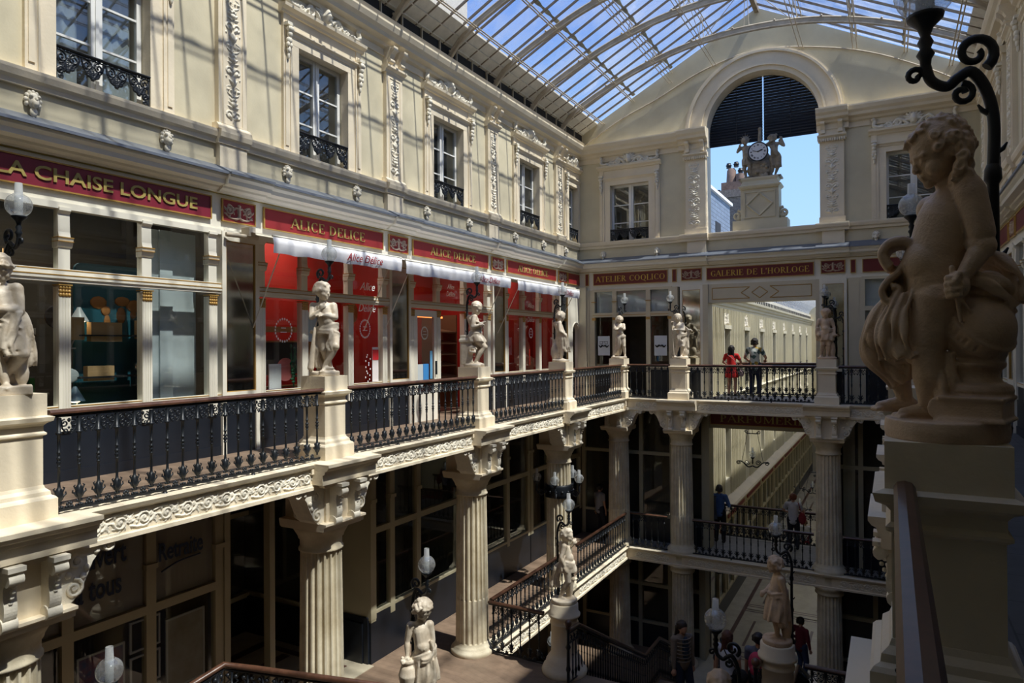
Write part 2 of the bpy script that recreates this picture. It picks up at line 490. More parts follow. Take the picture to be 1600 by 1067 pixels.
# ================================================================ STRUCTURE
PIL = [3.3, 7.3, 11.28, 15.3, 19.35]          # upper pilasters (left wall)
WIN = [5.35, 9.32, 13.34, 17.42]
PIER = [3.4, 7.45, 11.46, 15.6, 19.65]        # shopfront piers
PED = [3.45, 7.65, 11.85, 16.02]              # pedestals and columns
ZB, ZT = 4.25, 8.62
def wall_strips(name, x0, x1, y0, y1, bottom, top, holes, material, extra=(), kind='structure', **pl):
    """wall in local frame; holes=(xa,xb,lo,hi) lo/hi numbers or functions of x"""
    fn = lambda q: q if callable(q) else (lambda x, q=q: q)
    bottom = fn(bottom); top = fn(top)
    xs = sorted(set([x0, x1] + [h[0] for h in holes] + [h[1] for h in holes] + list(extra)))
    b = MB()
    for a, c in zip(xs[:-1], xs[1:]):
        m_ = (a + c) / 2
        hs = [h for h in holes if h[0] <= m_ <= h[1]]
        segs = []; lo = bottom
        for h in sorted(hs, key=lambda h: fn(h[2])(m_)):
            segs.append((lo, fn(h[2]))); lo = fn(h[3])
        segs.append((lo, top))
        for l, h in segs:
            if h(a) - l(a) < 1e-4 and h(c) - l(c) < 1e-4: continue
            v = [(a, y0, l(a)), (c, y0, l(c)), (c, y1, l(c)), (a, y1, l(a)), (a, y0, h(a)), (c, y0, h(c)), (c, y1, h(c)), (a, y1, h(a))]
            b.add(v, [(0, 3, 2, 1), (4, 5, 6, 7), (0, 1, 5, 4), (1, 2, 6, 5), (2, 3, 7, 6), (3, 0, 4, 7)])
    o = b.build(name, material, **pl)
    tag(o, kind=kind)
    return o

# --- upper walls
WZ0, WZ1 = 4.95, 6.82
holes = [(c - 0.63, c + 0.63, WZ0, WZ1) for c in WIN] + [(20.12, 20.88, WZ0, WZ1 - 0.05)]
wall_left = wall_strips('wall_left', -3.0, 21.0, 0.0, 0.45, ZB, 8.2, [(h[0], h[1], h[2], h[3]) for h in holes], M['stone_wall'], **fl(0))
gable = lambda x: 11.39 - 0.52 * abs(x + 3.36)
AC, AR, AZ = -3.27, 1.57, 7.98
arch_hi = lambda x: AZ + math.sqrt(max(AR * AR - (x - AC) ** 2, 0.0))
eholes = [(AC - AR, AC + AR, 4.85, arch_hi), (-7.9, -6.6, 4.88, 6.75), (-0.1, 1.2, 4.88, 6.75)]
wall_back = wall_strips('wall_back', -9.0, 2.0, 0.0, 0.55, ZB, gable, eholes, M['stone_wall'],
                        extra=[AC + AR * math.cos(PI * k / 24) for k in range(25)] + [-3.36], **fe(0))
rw = [(c - 0.63, c + 0.63, WZ0, WZ1) for c in (-17.42, -13.34)]
wall_right = wall_strips('wall_right', -21.0, 3.0, 0.0, 0.45, ZB, 8.2, rw, M['stone_wall'], **fr(0))
tag(MB().box(-9.4, 2.6, -1.3, -1.0, -0.3, 4.2).build('wall_front', M['stone_wall']), kind='structure')
tag(MB().box(-9.4, 2.6, 1.25, 1.6, 3.95, 11.5).build('wall_front_shade', M['stone_wall']), kind='structure')  # unseen upper wall added to keep roof light off the near pedestal
tag(MB().box(-9.4, 2.6, -1.3, 1.3, 3.95, 4.15).build('ceiling_shade', M['paint_shade']), kind='structure')  # unseen ceiling added over the camera to darken the near right side
# solid outer shell behind the shops so no daylight leaks in
for i_, q_ in enumerate([(-13.1, -12.9, -1.3, 22.2, -8.2, 4.3), (-13.1, -9.3, -1.3, 22.2, 4.18, 4.3), (3.3, 3.5, -1.3, 22.2, -8.2, 4.3), (2.35, 3.5, -1.3, 22.2, 4.18, 4.3),
        (-13.1, -5.4, 22.2, 22.4, -8.2, 4.3), (-1.1, 3.5, 22.2, 22.4, -8.2, 4.3), (-13.1, -9.0, 20.99, 22.3, 4.18, 4.3), (-13, 3.5, -1.5, -1.3, -8.2, 4.3), (-9.2, -5.3, 21.5, 22.4, 4.18, 4.3), (-1.2, 3.4, 21.5, 22.4, 4.18, 4.3)]):
    tag(MB().box(*q_).build('wall_outer.%03d' % i_ if i_ else 'wall_outer', M['room']), kind='structure')

# --- mouldings
STR_P = [(0, 4.74), (-0.05, 4.74), (-0.06, 4.80), (-0.10, 4.83), (-0.12, 4.90), (-0.12, 4.94), (-0.02, 4.96), (0, 4.96)]
COR_P = [(-0.004, 7.52), (-0.03, 7.52), (-0.03, 7.55), (-0.006, 7.56), (-0.006, 7.67), (-0.08, 7.70), (-0.10, 7.76), (-0.22, 7.80), (-0.24, 7.87), (-0.30, 7.93), (-0.34, 8.02), (-0.34, 8.06), (0.0, 8.10)]
ZN_P = [(0.02, 4.44), (-0.12, 4.36), (-0.30, 4.27), (-0.33, 4.27), (-0.33, 4.235), (0.02, 4.235)]
ENT_P = [(0.0, 4.0), (-0.05, 4.0), (-0.06, 4.02), (-0.12, 4.05), (-0.13, 4.08), (-0.24, 4.10), (-0.25, 4.16), (-0.29, 4.20), (-0.30, 4.24), (0.0, 4.24)]
def mould(name, prof, segs, material, fr_):
    b = MB()
    for (a, c, dy) in segs:
        q = [(p[0] - (dy if p[0] < 0 else 0), p[1]) for p in prof]
        b.prof([(0.06, prof[0][1])] + q + [(0.06, prof[-1][1])], a, c, 'x')
    o = b.build(name, material, **fr_)
    return tag(o, kind='structure')
def segs_with(centres, hw, a, c, dy):
    out = []; s_ = a
    for k in centres:
        if k + hw < a or k - hw > c: continue
        if k - hw > s_: out.append((s_, k - hw, 0.0))
        out.append((max(k - hw, a), min(k + hw, c), dy)); s_ = k + hw
    if s_ < c: out.append((s_, c, 0.0))
    return out
EP = [-5.19, -1.40]
mould('trim_1', STR_P, segs_with(PIL, 0.29, -3, 21, 0.07), M['stone'], fl(0))
mould('trim_2', COR_P, [(-3, 21, 0)], M['stone'], fl(0))
mould('trim_3', STR_P, segs_with(EP, 0.42, -9, 2, 0.12), M['stone'], fe(0))
mould('trim_4', COR_P, [(-9, EP[0] - 0.45, 0), (EP[0] - 0.45, EP[0] + 0.42, 0.12), (EP[1] - 0.38, EP[1] + 0.42, 0.12), (EP[1] + 0.42, 2, 0)], M['stone'], fe(0))
mould('trim_5', STR_P, segs_with([-19.35, -15.3, -11.28], 0.29, -21, 3, 0.07), M['stone'], fr(0))
mould('trim_6', COR_P, [(-21, 3, 0)], M['stone'], fr(0))
for i, (f_, a, c, cs) in enumerate([(fl, -3, 21, PIER), (fe, -9, 2, [-5.2, -1.4]), (fr, -21, 3, [-19.65, -15.6, -11.4])]):
    mould('trim_%d' % (7 + 2 * i), ZN_P, segs_with(cs, 0.42, a, c, 0.06), M['zinc'], f_(0))
    mould('trim_%d' % (8 + 2 * i), ENT_P, segs_with(cs, 0.42, a, c, 0.06), M['paint'], f_(0))
    b = MB()
    b.box(a, c, 0.0, 0.12, 3.40, 4.02)                        # entablature board behind the sign panels
    o = b.build('trim_%d' % (13 + i), M['paint'], **f_(0)); tag(o, kind='structure')
    b = MB()
    s_ = a
    while s_ < c:                                             # gilt dentil course
        b.box(s_, s_ + 0.028, -0.05, 0.0, 4.03, 4.065); s_ += 0.06
    b.box(a, c, -0.012, 0.0, 3.985, 4.0)
    o = b.build('trim_%d' % (16 + i), M['gilt'], **f_(0)); tag(o, kind='structure')

# --- arch surround on the end wall
t = empty('trim_19', (0, YE, 0)); tag(t, kind='structure')
b = MB()
n = 40
for (ra, rb, ya, yb) in [(AR - .015, AR + 0.12, -0.05, 0.53), (AR + 0.12, AR + 0.17, -0.10, 0.0), (AR + 0.17, AR + 0.50, -0.06, 0.0), (AR + 0.50, AR + 0.56, -0.12, 0.0), (AR + 0.56, AR + 0.62, -0.08, 0)]:
    v = []; f = []
    for k in range(n + 1):
        a = PI * k / n
        for (rr, yy) in ((ra, ya), (rb, ya), (rb, yb), (ra, yb)):
            v.append((AC + rr * math.cos(a), yy, AZ + rr * math.sin(a)))
    for k in range(n):
        for j in range(4):
            f.append((k * 4 + j, k * 4 + (j + 1) % 4, (k + 1) * 4 + (j + 1) % 4, (k + 1) * 4 + j))
    b.add(v, f)
b.build('archivolt', M['stone'], t)
for s_ in (-1, 1):
    b = MB()
    xc = AC + s_ * (AR + 0.30)
    b.box(xc - 0.33, xc + 0.33, -0.12, 0.0, 4.97, 5.12)
    b.box(xc - 0.30, xc + 0.30, -0.10, 0.0, 5.1, 7.35)
    b.box(xc - 0.315, xc + 0.30, 0.0, 0.53, 4.85, 8.0) if s_ > 0 else b.box(xc - 0.30, xc + 0.315, 0.0, 0.53, 4.85, 8.0)
    b.prof([(0, 7.25), (-0.12, 7.25), (-0.14, 7.3), (-0.2, 7.34), (-0.2, 7.38), (0, 7.4)], xc - 0.36, xc + 0.36, 'x')
    for q in range(12):
        b.box(xc - 0.34 + q * 0.058, xc - 0.34 + q * 0.058 + 0.035, -0.19, 0, 7.20, 7.27)
    b.box(xc - 0.33, xc + 0.33, -0.13, 0.0, 7.38, 7.72)
    b.box(xc - 0.26, xc + 0.30, -0.12, 0.0, 4.25, 4.9)
    b.build('arch_pier', M['stone'], t)
    c = MB()
    for q in (-0.22, 0.22):
        c.prof([(-0.13, 7.40), (-0.20, 7.42), (-0.19, 7.52), (-0.24, 7.6), (-0.32, 7.66), (-0.32, 7.72), (-0.13, 7.72)], xc + q - 0.055, xc + q + 0.055, 'x')
    c.build('corbel', M['stone'], t)
# tie rod that follows the curve of the last rib on the end wall
arc = [(-9.0, -0.04, 8.0), (-7.6, -0.04, 8.75), (-6.3, -0.04, 9.25), (-4.9, -0.04, 9.85), (-3.36, -0.04, 10.15), (-1.8, -0.04, 9.9), (-0.4, -0.04, 9.45), (1.0, -0.04, 8.7), (2.0, -0.04, 8.0)]
tag(MB().tube([Vector(p) + Vector((0, YE, 0)) for p in curvepts(arc, 6)], 0.022, 6).build('trim_20', M['roofmetal']), kind='structure')

# ---------------------------------------------------------------- carved ornaments (shared meshes)
def arabesque(w, h, seed=0):
    """upright candelabra relief for pilasters, origin bottom centre"""
    r = Relief(); rs = random.Random(seed)
    r.line([(0, 0.03), (0.01, h * .5), (0, h * .97)], 0.010, 0.008, 20)
    z = 0.08; k = 0
    while z < h - 0.12:
        s_ = 1 + 0.25 * math.sin(k * 1.9)
        ww = w * 0.46
        if k % 4 == 0:
            for sg in (-1, 1):
                r.spiral(sg * ww * .5, z + .06, ww * .42, 0.01, PI if sg > 0 else 0, -1.3 * sg, 0.016, 0.01)
                r.leaf(sg * .02, z, .11, PI / 2 - sg * .8, .022)
        elif k % 4 == 1:
            r.dot(0, z + .06, .045); r.dot(0, z + .13, .03)
            for sg in (-1, 1):
                for q in range(3): r.leaf(0, z + .04 * q, ww * .8, PI / 2 - sg * (1.3 - .3 * q), .017)
        elif k % 4 == 2:
            for sg in (-1, 1):
                r.line([(0, z), (sg * ww * .6, z + .05), (sg * ww * .75, z + .14), (sg * ww * .3, z + .17)], 0.014, 0.008)
                r.dot(sg * ww * .6, z + .10, .022); r.dot(sg * ww * .25, z + .1, .018)
        else:
            r.leaf(0, z, .17, PI / 2, .035)
            for sg in (-1, 1):
                r.leaf(0, z + .02, .13, PI / 2 - sg * .7, .02); r.dot(sg * ww * .8, z + .13, .014)
        z += .17 * (0.9 + .1 * s_); k += 1
    return r
pil_relief = arabesque(0.34, 2.0).mesh('arabesque_relief', M['carved'], -0.17, 0.17, 0, 2.0, 0.010, 0.05)

def crown_relief(w=1.86):
    """scrolling crest that stands on a window cornice; origin bottom centre"""
    r = Relief(); hw = w / 2
    r.line([(-hw, 0.02), (0, 0.03), (hw, 0.02)], 0.03, 0.03, 30, .8)
    # central mask in shell
    for k in range(9):
        a = PI * (0.05 + 0.9 * k / 8); r.leaf(0, .14, .27, a, .035, .8)
    for q in range(6): r.dot(0, .10 + .03 * q, .085 - .006 * abs(q - 2), 1.2)
    r.dot(-.035, .21, .018, 1.7); r.dot(.035, .21, .018, 1.7); r.leaf(0, .14, .07, PI / 2, .014, 1.9); r.line([(-.03, .12), (0, .11), (.03, .12)], .012, .012, 3, 1.5)
    for sg in (-1, 1):
        r.line([(sg * .12, .05), (sg * .22, .16), (sg * .34, .20), (sg * .44, .12)], .035, .025)
        r.spiral(sg * .33, .13, .095, .012, PI / 2, -1.5 * sg, .026, .016)
        r.spiral(sg * .55, .10, .075, .012, 0 if sg < 0 else PI, 1.5 * sg, .022, .014)
        r.line([(sg * .40, .05), (sg * .55, .03), (sg * .70, .08)], .025, .015)
        for q in range(6):
            r.leaf(sg * (.2 + .09 * q), .05 + .02 * math.sin(q * 2), .12, PI / 2 + sg * (.5 - .25 * q), .018)
            r.dot(sg * (.24 + .1 * q), .19 - .02 * q, .02)
        # end figure: curled beast with raised tail
        r.line([(sg * (hw - .24), .05), (sg * (hw - .12), .06), (sg * (hw - .03), .12), (sg * (hw - .05), .22), (sg * (hw - .02), .27)], .05, .028, 8, 1.2)
        r.dot(sg * (hw - .03), .28, .045, 1.2); r.dot(sg * (hw - .22), .07, .05, 1.2)
    return r.mesh('crest_relief', M['carved'], -hw - .05, hw + .05, -0.02, .45, .012, .15)
crown_me = crown_relief()

def acanthus_frieze(L, h, res):
    r = Relief(); n = max(2, round(L / (h * 1.35))); p = L / n
    for k in range(n):
        cx = (k + .5) * p; sg = 1 if k % 2 == 0 else -1; cz = h * .5
        R0 = h * .36
        r.spiral(cx, cz, R0, h * .06, PI if sg > 0 else PI, -1.6 * sg, h * .07, h * .045)
        for q in range(6): r.dot(cx + h * .10 * math.cos(q * PI / 3), cz + h * .10 * math.sin(q * PI / 3), h * .055)
        r.dot(cx, cz, h * .06, 1.4)
        r.line([(cx - p * .55, cz - sg * h * .30), (cx - p * .25, cz - sg * h * .40), (cx + p * .1, cz - sg * h * .38), (cx + p * .5, cz + sg * h * .05)], h * .06, h * .05)
        for q in range(9):
            a = q * .75 + .3
            r.leaf(cx + R0 * math.cos(a), cz + R0 * math.sin(a), h * .24, a + sg * .9, h * .055, .9)
        for q in range(4):
            r.leaf(cx + p * .38, cz + sg * h * .05 * (q - 1), h * .33, sg * (-1.9 + .55 * q), h * .05, .85)
            r.dot(cx + p * (.42 + .04 * q), cz - sg * h * (.10 + .09 * q), h * .045)
    return r
def frieze_mesh(L, h, res=0.012, depth=0.03):
    return acanthus_frieze(L, h, res).mesh('acanthus_relief', M['carved'], 0, L, 0.0, h, res, depth)

def grille_mesh():
    """window balcony grille, origin bottom centre, width 1.24, height .40"""
    r = Relief()
    r.line([(-.62, .385), (.62, .385)], .018, .018, 60, 2); r.line([(-.62, .345), (.62, .345)], .009, .009, 80, 1.5)
    n = 4
    for k in range(n):
        cx = -.62 + (k + .5) * 1.24 / n
        for sg in (-1, 1):
            r.spiral(cx + sg * .075, .275, .062, .014, PI / 2, 1.4 * sg, .010, .008)
            r.spiral(cx + sg * .045, .185, .042, .010, -PI / 2, 1.3 * sg, .009, .007)
            r.line([(cx + sg * .14, .34), (cx + sg * .12, .24), (cx + sg * .03, .13)], .011, .009)
            r.leaf(cx, .11, .15, PI / 2 + sg * .5, .016)
        r.dot(cx, .12, .024); r.leaf(cx, .10, .2, PI / 2, .014)
    for sg in (-1, 1):
        r.line([(sg * .605, 0), (sg * .605, .36)], .012, .012, 30)
        r.spiral(sg * .55, .11, .045, .01, 0, 1.5, .01); r.spiral(sg * .55, .04, .03, .01, PI / 2, -1.2, .009)
    return r.mesh('iron_lace', M['iron'], -.63, .63, 0, .405, .0085, .016, double=True)
grille_me = grille_mesh()

def scroll_bracket_mesh():
    """window-side bracket: scroll with drop of leaves, origin at top centre, hangs down .62"""
    b = MB()
    b.box(-.065, .065, -.10, 0, -.05, 0.0)
    b.ell((0, -.09, -.12), (.062, .055, .055)); b.ell((0, -.075, -.20), (.05, .045, .06)); b.ell((0, -.06, -.30), (.058, .045, .06))
    b.ell((-.03, -.06, -.38), (.03, .04, .05)); b.ell((.03, -.06, -.38), (.03, .04, .05))
    b.ell((0, -.05, -.46), (.045, .035, .06)); b.ell((0, -.04, -.55), (.025, .025, .07))
    b.tube([(-.06, -.09, -.12), (.06, -.09, -.12)], .035, 8)
    return b.mesh('scroll_bracket', M['carved'])
bracket_me = scroll_bracket_mesh()
def mask_mesh():
    b = MB()
    b.ell((0, -.05, -.02), (.085, .06, .09)); b.ell((0, -.10, -.06), (.045, .05, .05))
    b.ell((-.05, -.09, .02), (.028, .03, .022)); b.ell((.05, -.09, .02), (.028, .03, .022)); b.ell((0, -.12, -.02), (.02, .035, .03))
    for k in range(9):
        a = PI * (-.15 + 1.3 * k / 8)
        b.ell((.095 * math.cos(a), -.03, -.02 + .095 * math.sin(a)), (.03, .035, .03), 8, 6)
    b.ell((0, -.05, -.15), (.05, .04, .06)); b.ell((0, -.04, -.21), (.025, .025, .04))
    return b.mesh('lion_mask', M['carved'])
mask_me = mask_mesh()

CURT = [None, 'w', None, 'w', None, None]
def window_unit(idx, fr_, w=1.26, h=1.87, x0=None, crown=True, full=True, rows=3, curtain=None, roomdepth=0.9):
    t = empty('window_%d' % idx, **fr_); tag(t, kind='structure')
    hw = w / 2
    b = MB()                                                     # stone surround
    for sg in (-1, 1):
        a0, a1 = sorted((sg * (hw - .012), sg * (hw + .17))); b.box(a0, a1, -.05, .12, 0, h + .12)
        a0, a1 = sorted((sg * (hw + .17), sg * (hw + .20))); b.box(a0, a1, -.075, 0, 0, h + .12)
        a0, a1 = sorted((sg * (hw + .20), sg * (hw + .34))); b.box(a0, a1, -.06, 0, 0, h + .55)
        a0, a1 = sorted((sg * (hw + .235), sg * (hw + .305))); b.box(a0, a1, -.075, 0, .1, h + .35)
    b.box(-hw - .17, hw + .17, -.052, .12, h - .012, h + .14)
    b.prof([(0, h + .12), (-.07, h + .13), (-.08, h + .17), (-.12, h + .20), (-.12, h + .22), (0, h + .23)], -hw - .22, hw + .22, 'x')
    b.box(-hw - .20, hw + .20, -.04, 0, h + .22, h + .48)
    b.prof([(0, h + .46), (-.08, h + .47), (-.10, h + .51), (-.17, h + .55), (-.18, h + .60), (0, h + .61)], -hw - .40, hw + .40, 'x')
    b.build('surround', M['stone'], t)
    if crown:
        o = put('crest', crown_me, t, (0, -.06, h + .60)); o.scale = (w / 1.26, 1, 1)
    if full:
        for sg in (-1, 1):
            put('scroll_bracket', bracket_me, t, (sg * (hw + .27), -.06, h + .30))
            put('lion_mask', mask_me, t, (sg * (hw + .24), 0, -.33)).scale = (.82, .9, 1.05)
    sill = MB(); sill.box(-hw, hw, -.04, .40, -.03, .015); sill.build('sill', M['stone'], t)
    f = MB()
    yf0, yf1 = .17, .23
    f.box(-hw, -hw + .07, yf0, yf1, 0, h); f.box(hw - .07, hw, yf0, yf1, 0, h); f.box(-hw, hw, yf0, yf1, h - .07, h); f.box(-hw, hw, yf0, yf1, 0, .09)
    f.box(-.075, -.012, yf0 - .01, yf1, 0, h); f.box(.012, .075, yf0 - .01, yf1, 0, h); f.box(-.02, .02, yf0 - .03, yf1, 0, h)
    for k in range(1, rows):
        z = .09 + (h - .16) * k / rows
        f.box(-hw + .07, -.07, yf0 + .01, yf1 - .01, z - .014, z + .014); f.box(.07, hw - .07, yf0 + .01, yf1 - .01, z - .014, z + .014)
    f.build('frame', M['white'], t)
    g = MB()
    for sg in (-1, 1):
        a0, a1 = sorted((sg * .07, sg * (hw - .07)))
        g.box(a0, a1, .198, .204, .09, h - .07)
    g.build('pane', M['winglass'], t)
    r_ = MB()
    d0, d1 = .46, .46 + roomdepth
    r_.add([(-hw - .3, d0, -.3), (hw + .3, d0, -.3), (hw + .3, d1, -.3), (-hw - .3, d1, -.3), (-hw - .3, d0, h + .3), (hw + .3, d0, h + .3), (hw + .3, d1, h + .3), (-hw - .3, d1, h + .3)],
           [(0, 3, 2, 1), (4, 5, 6, 7), (1, 2, 6, 5), (2, 3, 7, 6), (3, 0, 4, 7)])
    r_.build('dark_room', M['room'], t)
    if curtain:
        c = MB(); pts = []
        for k in range(25):
            pts.append((-hw + .05 + (w - .1) * k / 24, .36 + .02 * math.sin(k * 2.1)))
        v = [(x, y, .02) for x, y in pts] + [(x, y, h) for x, y in pts]
        c.add(v, [(k, k + 1, 26 + k, 25 + k) for k in range(24) if not (9 <= k <= 14 and curtain == 'p')], True)
        c.build('curtain', M['curtain'], t)
    put('balcony_grille', grille_me, t, (0, -.02, .02)).scale = (w / 1.26, 1, 1.05)
    return t
wi = 1
for k, c in enumerate(WIN):
    window_unit(wi, fl(c, WZ0), curtain=['p', None, None, None][k], full=True); wi += 1
window_unit(wi, fl(20.50, WZ0), w=0.76, h=1.80); wi += 1
window_unit(wi, fe(-7.25, 4.88), w=1.30, curtain=None); wi += 1
window_unit(wi, fe(0.55, 4.88), w=1.30); wi += 1
for c in (17.42, 13.34):
    window_unit(wi, fr(c, WZ0)); wi += 1

def pilaster(idx, fr_, w=.52):
    t = empty('trim_%d' % idx, **fr_); tag(t, kind='structure')
    b = MB(); hw = w / 2
    b.box(-hw, hw, -.09, 0, .02, 2.25)
    b.prof([(0, 0), (-.15, 0), (-.15, .04), (-.12, .08), (-.10, .10), (0, .10)], -hw - .05, hw + .05, 'x')
    b.box(-hw + .01, hw - .01, -.10, 0, -.70, -.2)
    for (x0, x1, z0, z1) in ((-.19, -.17, .12, 2.14), (.17, .19, .12, 2.14), (-.19, .19, .10, .12), (-.19, .19, 2.14, 2.16)):
        b.box(x0, x1, -.103, -.09, z0, z1)
    b.build('shaft', M['stone'], t)
    c = MB()
    c.prof([(0, 2.24), (-.10, 2.24), (-.12, 2.29), (-.18, 2.33), (-.18, 2.37), (-.10, 2.38), (0, 2.38)], -hw - .05, hw + .05, 'x')
    c.box(-hw, hw, -.10, 0, 2.37, 2.50)
    for sg in (-1, 1):
        c.prof([(-.10, 2.42), (-.17, 2.44), (-.16, 2.52), (-.20, 2.6), (-.27, 2.66), (-.27, 2.74), (-.08, 2.76), (0, 2.76), (0, 2.42)], sg * .17 - .065, sg * .17 + .065, 'x')
        c.tube([(sg * .17 - .07, -.145, 2.47), (sg * .17 + .07, -.145, 2.47)], .045, 10); c.tube([(sg * .17 - .07, -.23, 2.69), (sg * .17 + .07, -.23, 2.69)], .04, 10)
    c.build('capital', M['stone'], t)
    put('relief', pil_relief, t, (0, -.09, .13))
    return t
ti = 21
for c in PIL: pilaster(ti, fl(c, 4.95)); ti += 1
for c in (19.35, 15.3): pilaster(ti, fr(c, 4.95)); ti += 1
for c in EP:
    o = put('trim_%d' % ti, pil_relief, None, (c, YE - .10, 5.15)); o.scale = (1.25, 1, 1.0); tag(o, kind='structure'); ti += 1

# ---------------------------------------------------------------- clerestory band and glass roof
t = empty('ceiling', (0, 0, 0)); tag(t, kind='structure')
CX = -3.36
for sg in (-1, 1):
    xe = CX + sg * 5.64                              # wall plane
    rm = lambda dx: 11.39 - .52 * dx
    b = MB()
    x0, x1 = sorted((xe - sg * .24, xe + sg * .3))
    b.box(x0, x1, -3, YE, 8.06, 8.22)
    b.build('parapet', M['stone'], t)
    b = MB(); x0, x1 = sorted((xe - sg * .13, xe - sg * .05)); b.box(x0, x1, -3, YE, 8.20, 8.52); b.build('dark_opening_band', M['dark'], t)  # solid dark strip standing in for the dark of the openings
    b = MB(); x0, x1 = sorted((xe - sg * .17, xe - sg * .13))
    y = -2.9
    while y < YE: b.box(x0, x1, y, y + .035, 8.20, 8.56); y += .683
    b.build('clerestory_mullions', M['roofmetal'], t)
    b = MB()
    d0, d1 = 5.95, 4.95                               # eave board distances from ridge line
    p = [(CX + sg * d0, rm(d0) - .03), (CX + sg * d1, rm(d1) - .03), (CX + sg * d1, rm(d1) + .02), (CX + sg * d0, rm(d0) + .02)]
    b.prof(p, -3, YE, 'y')
    for q in range(1, 4):
        dd = d0 + (d1 - d0) * q / 4
        b.prof([(CX + sg * dd, rm(dd) - .05), (CX + sg * (dd - .02), rm(dd) - .045), (CX + sg * (dd - .02), rm(dd)), (CX + sg * dd, rm(dd))], -3, YE, 'y')
    b.build('eave_board', M['eave'], t)
    # glass panes (four courses) on each slope
    for q in range(4):
        da = 4.95 - q * 1.22; db = da - 1.22
        g = MB(); z_off = .035 - .008 * q
        g.prof([(CX + sg * da, rm(da) + z_off), (CX + sg * db, rm(db) + z_off), (CX + sg * db, rm(db) + z_off + .006), (CX + sg * da, rm(da) + z_off + .006)], -3, YE, 'y')
        g.build('pane', M['roofglass'], t)
    # sloping glazing bars
    bar = MB()
    bar.prof([(CX + sg * 5.9, rm(5.9) - .05), (CX + sg * 0.03, rm(.03) - .05), (CX + sg * .03, rm(.03) + .01), (CX + sg * 5.9, rm(5.9) + .01)], -.014, .014, 'y')
    bme = bar.mesh('glazing_bar', M['barmetal'])
    y = -2.9
    while y < YE:
        put('glazing_bar', bme, t, (0, y, 0)); y += .512
    for d_ in (3.7, 2.5, 1.25):                       # lapped dirty glass edges
        g = MB(); y = -3
        v = []; f = []
        k = 0
        while y < YE:
            wv = .022 + .028 * math.sin(y * 6.1) ** 2
            v += [(CX + sg * (d_ + wv), y, rm(d_ + wv) + .03), (CX + sg * (d_ - wv), y, rm(d_ - wv) + .03)]; y += .085; k += 1
        f = [(2 * i, 2 * i + 1, 2 * i + 3, 2 * i + 2) for i in range(k - 1)]
        if d_ != 1.25: g.add(v, f); g.build('pane_edge', mat('mossy_edge', (.62, .60, .50), .9, col2=(.30, .29, .24), vscale=4) if sg < 0 and d_ == 3.7 else bpy.data.materials['mossy_edge'], t)
    # longitudinal purlins
    for d_, dz in ((4.75, -.16), (3.75, -.12)):
        b = MB()
        for o_ in (-.035, .035): b.tube([(CX + sg * (d_ + o_), -3, rm(d_) + dz), (CX + sg * (d_ + o_), YE, rm(d_) + dz)], .016, 6)
        b.build('purlin', M['roofmetal'], t)
    for d_, dep in ((2.55, .30), (1.2, .75)):
        b = MB(); zt = rm(d_) - .08; zb = zt - dep
        for o_ in (-.05, .05):
            b.tube([(CX + sg * (d_ + o_), -3, zt), (CX + sg * (d_ + o_), YE, zt)], .013, 6)
            b.tube([(CX + sg * (d_ + o_), -3, zb), (CX + sg * (d_ + o_), YE, zb)], .012, 6)
        b.build('purlin', M['roofmetal'], t)
b = MB(); b.box(CX - .06, CX + .06, -3, YE, 11.25, 11.42); b.build('ridge_beam', M['barmetal'], t)
ribp = [(-5.62, 8.06), (-5.3, 8.45), (-4.9, 8.78), (-4.0, 9.22), (-3.0, 9.62), (-1.85, 9.93), (-.9, 10.06), (0, 10.1)]
ribp = ribp + [(-x, z) for x, z in ribp[:-1]][::-1]
cp = curvepts([(CX + x, 0, z) for x, z in ribp], 5)
b = MB(); v = []; f = []
for i, p in enumerate(cp):
    tg = (cp[min(i + 1, len(cp) - 1)] - cp[max(i - 1, 0)]).normalized(); nn = Vector((-tg.z, 0, tg.x))
    for (a, y) in ((-.06, -.02), (-.06, .02), (.06, .02), (.06, -.02)): v.append(tuple(p + nn * a + Vector((0, y, 0))))
for i in range(len(cp) - 1):
    for j in range(4): f.append((i * 4 + j, i * 4 + (j + 1) % 4, (i + 1) * 4 + (j + 1) % 4, (i + 1) * 4 + j))
b.add(v, f)
for off in (-.065, .065): b.tube([p + Vector((0, -.0, off)) for p in cp], .034, 6)
rib_me = b.mesh('rib', M['roofmetal'])
b = MB()
for dx in (-4.0, -2.55, -1.2, 0, 1.2, 2.55, 4.0):
    zr = np.interp(dx, [p.x - CX for p in cp], [p.z for p in cp]); zt = 11.39 - .52 * abs(dx)
    for o_ in (-.07, .07): b.tube([(CX + dx + o_, 0, zr), (CX + dx + o_ * .2, 0, zt - .03)], .010, 5)
    if abs(dx) in (1.2,): b.tube([(CX + dx, 0, zr), (CX, 0, 11.3)], .01, 5)
for k in range(3, len(cp) - 3, 6): b.ell(tuple(cp[k] + Vector((0, -.03, .1))), .03, 6, 5)
str_me = b.mesh('strut', M['roofmetal'])
k = 0
RIBY = [19.32 - 2.04 * i for i in range(11)]
for y in RIBY:
    put('rib', rib_me, t, (0, y, 0)); put('rib_strut', str_me, t, (0, y, 0))
# cross ties seen between the last ribs
b = MB()
b.tube([(CX - 1.2, 15.24, 10.75), (CX - 1.2, 17.28, 10.05)], .008, 5); b.tube([(CX - 1.2, 17.28, 10.75), (CX - 1.2, 19.32, 10.05)], .008, 5); b.tube([(CX - 2.5, 17.28, 9.85), (CX - .2, 19.3, 11.2)], .008, 5)
b.build('cross_tie', M['roofmetal'], t)
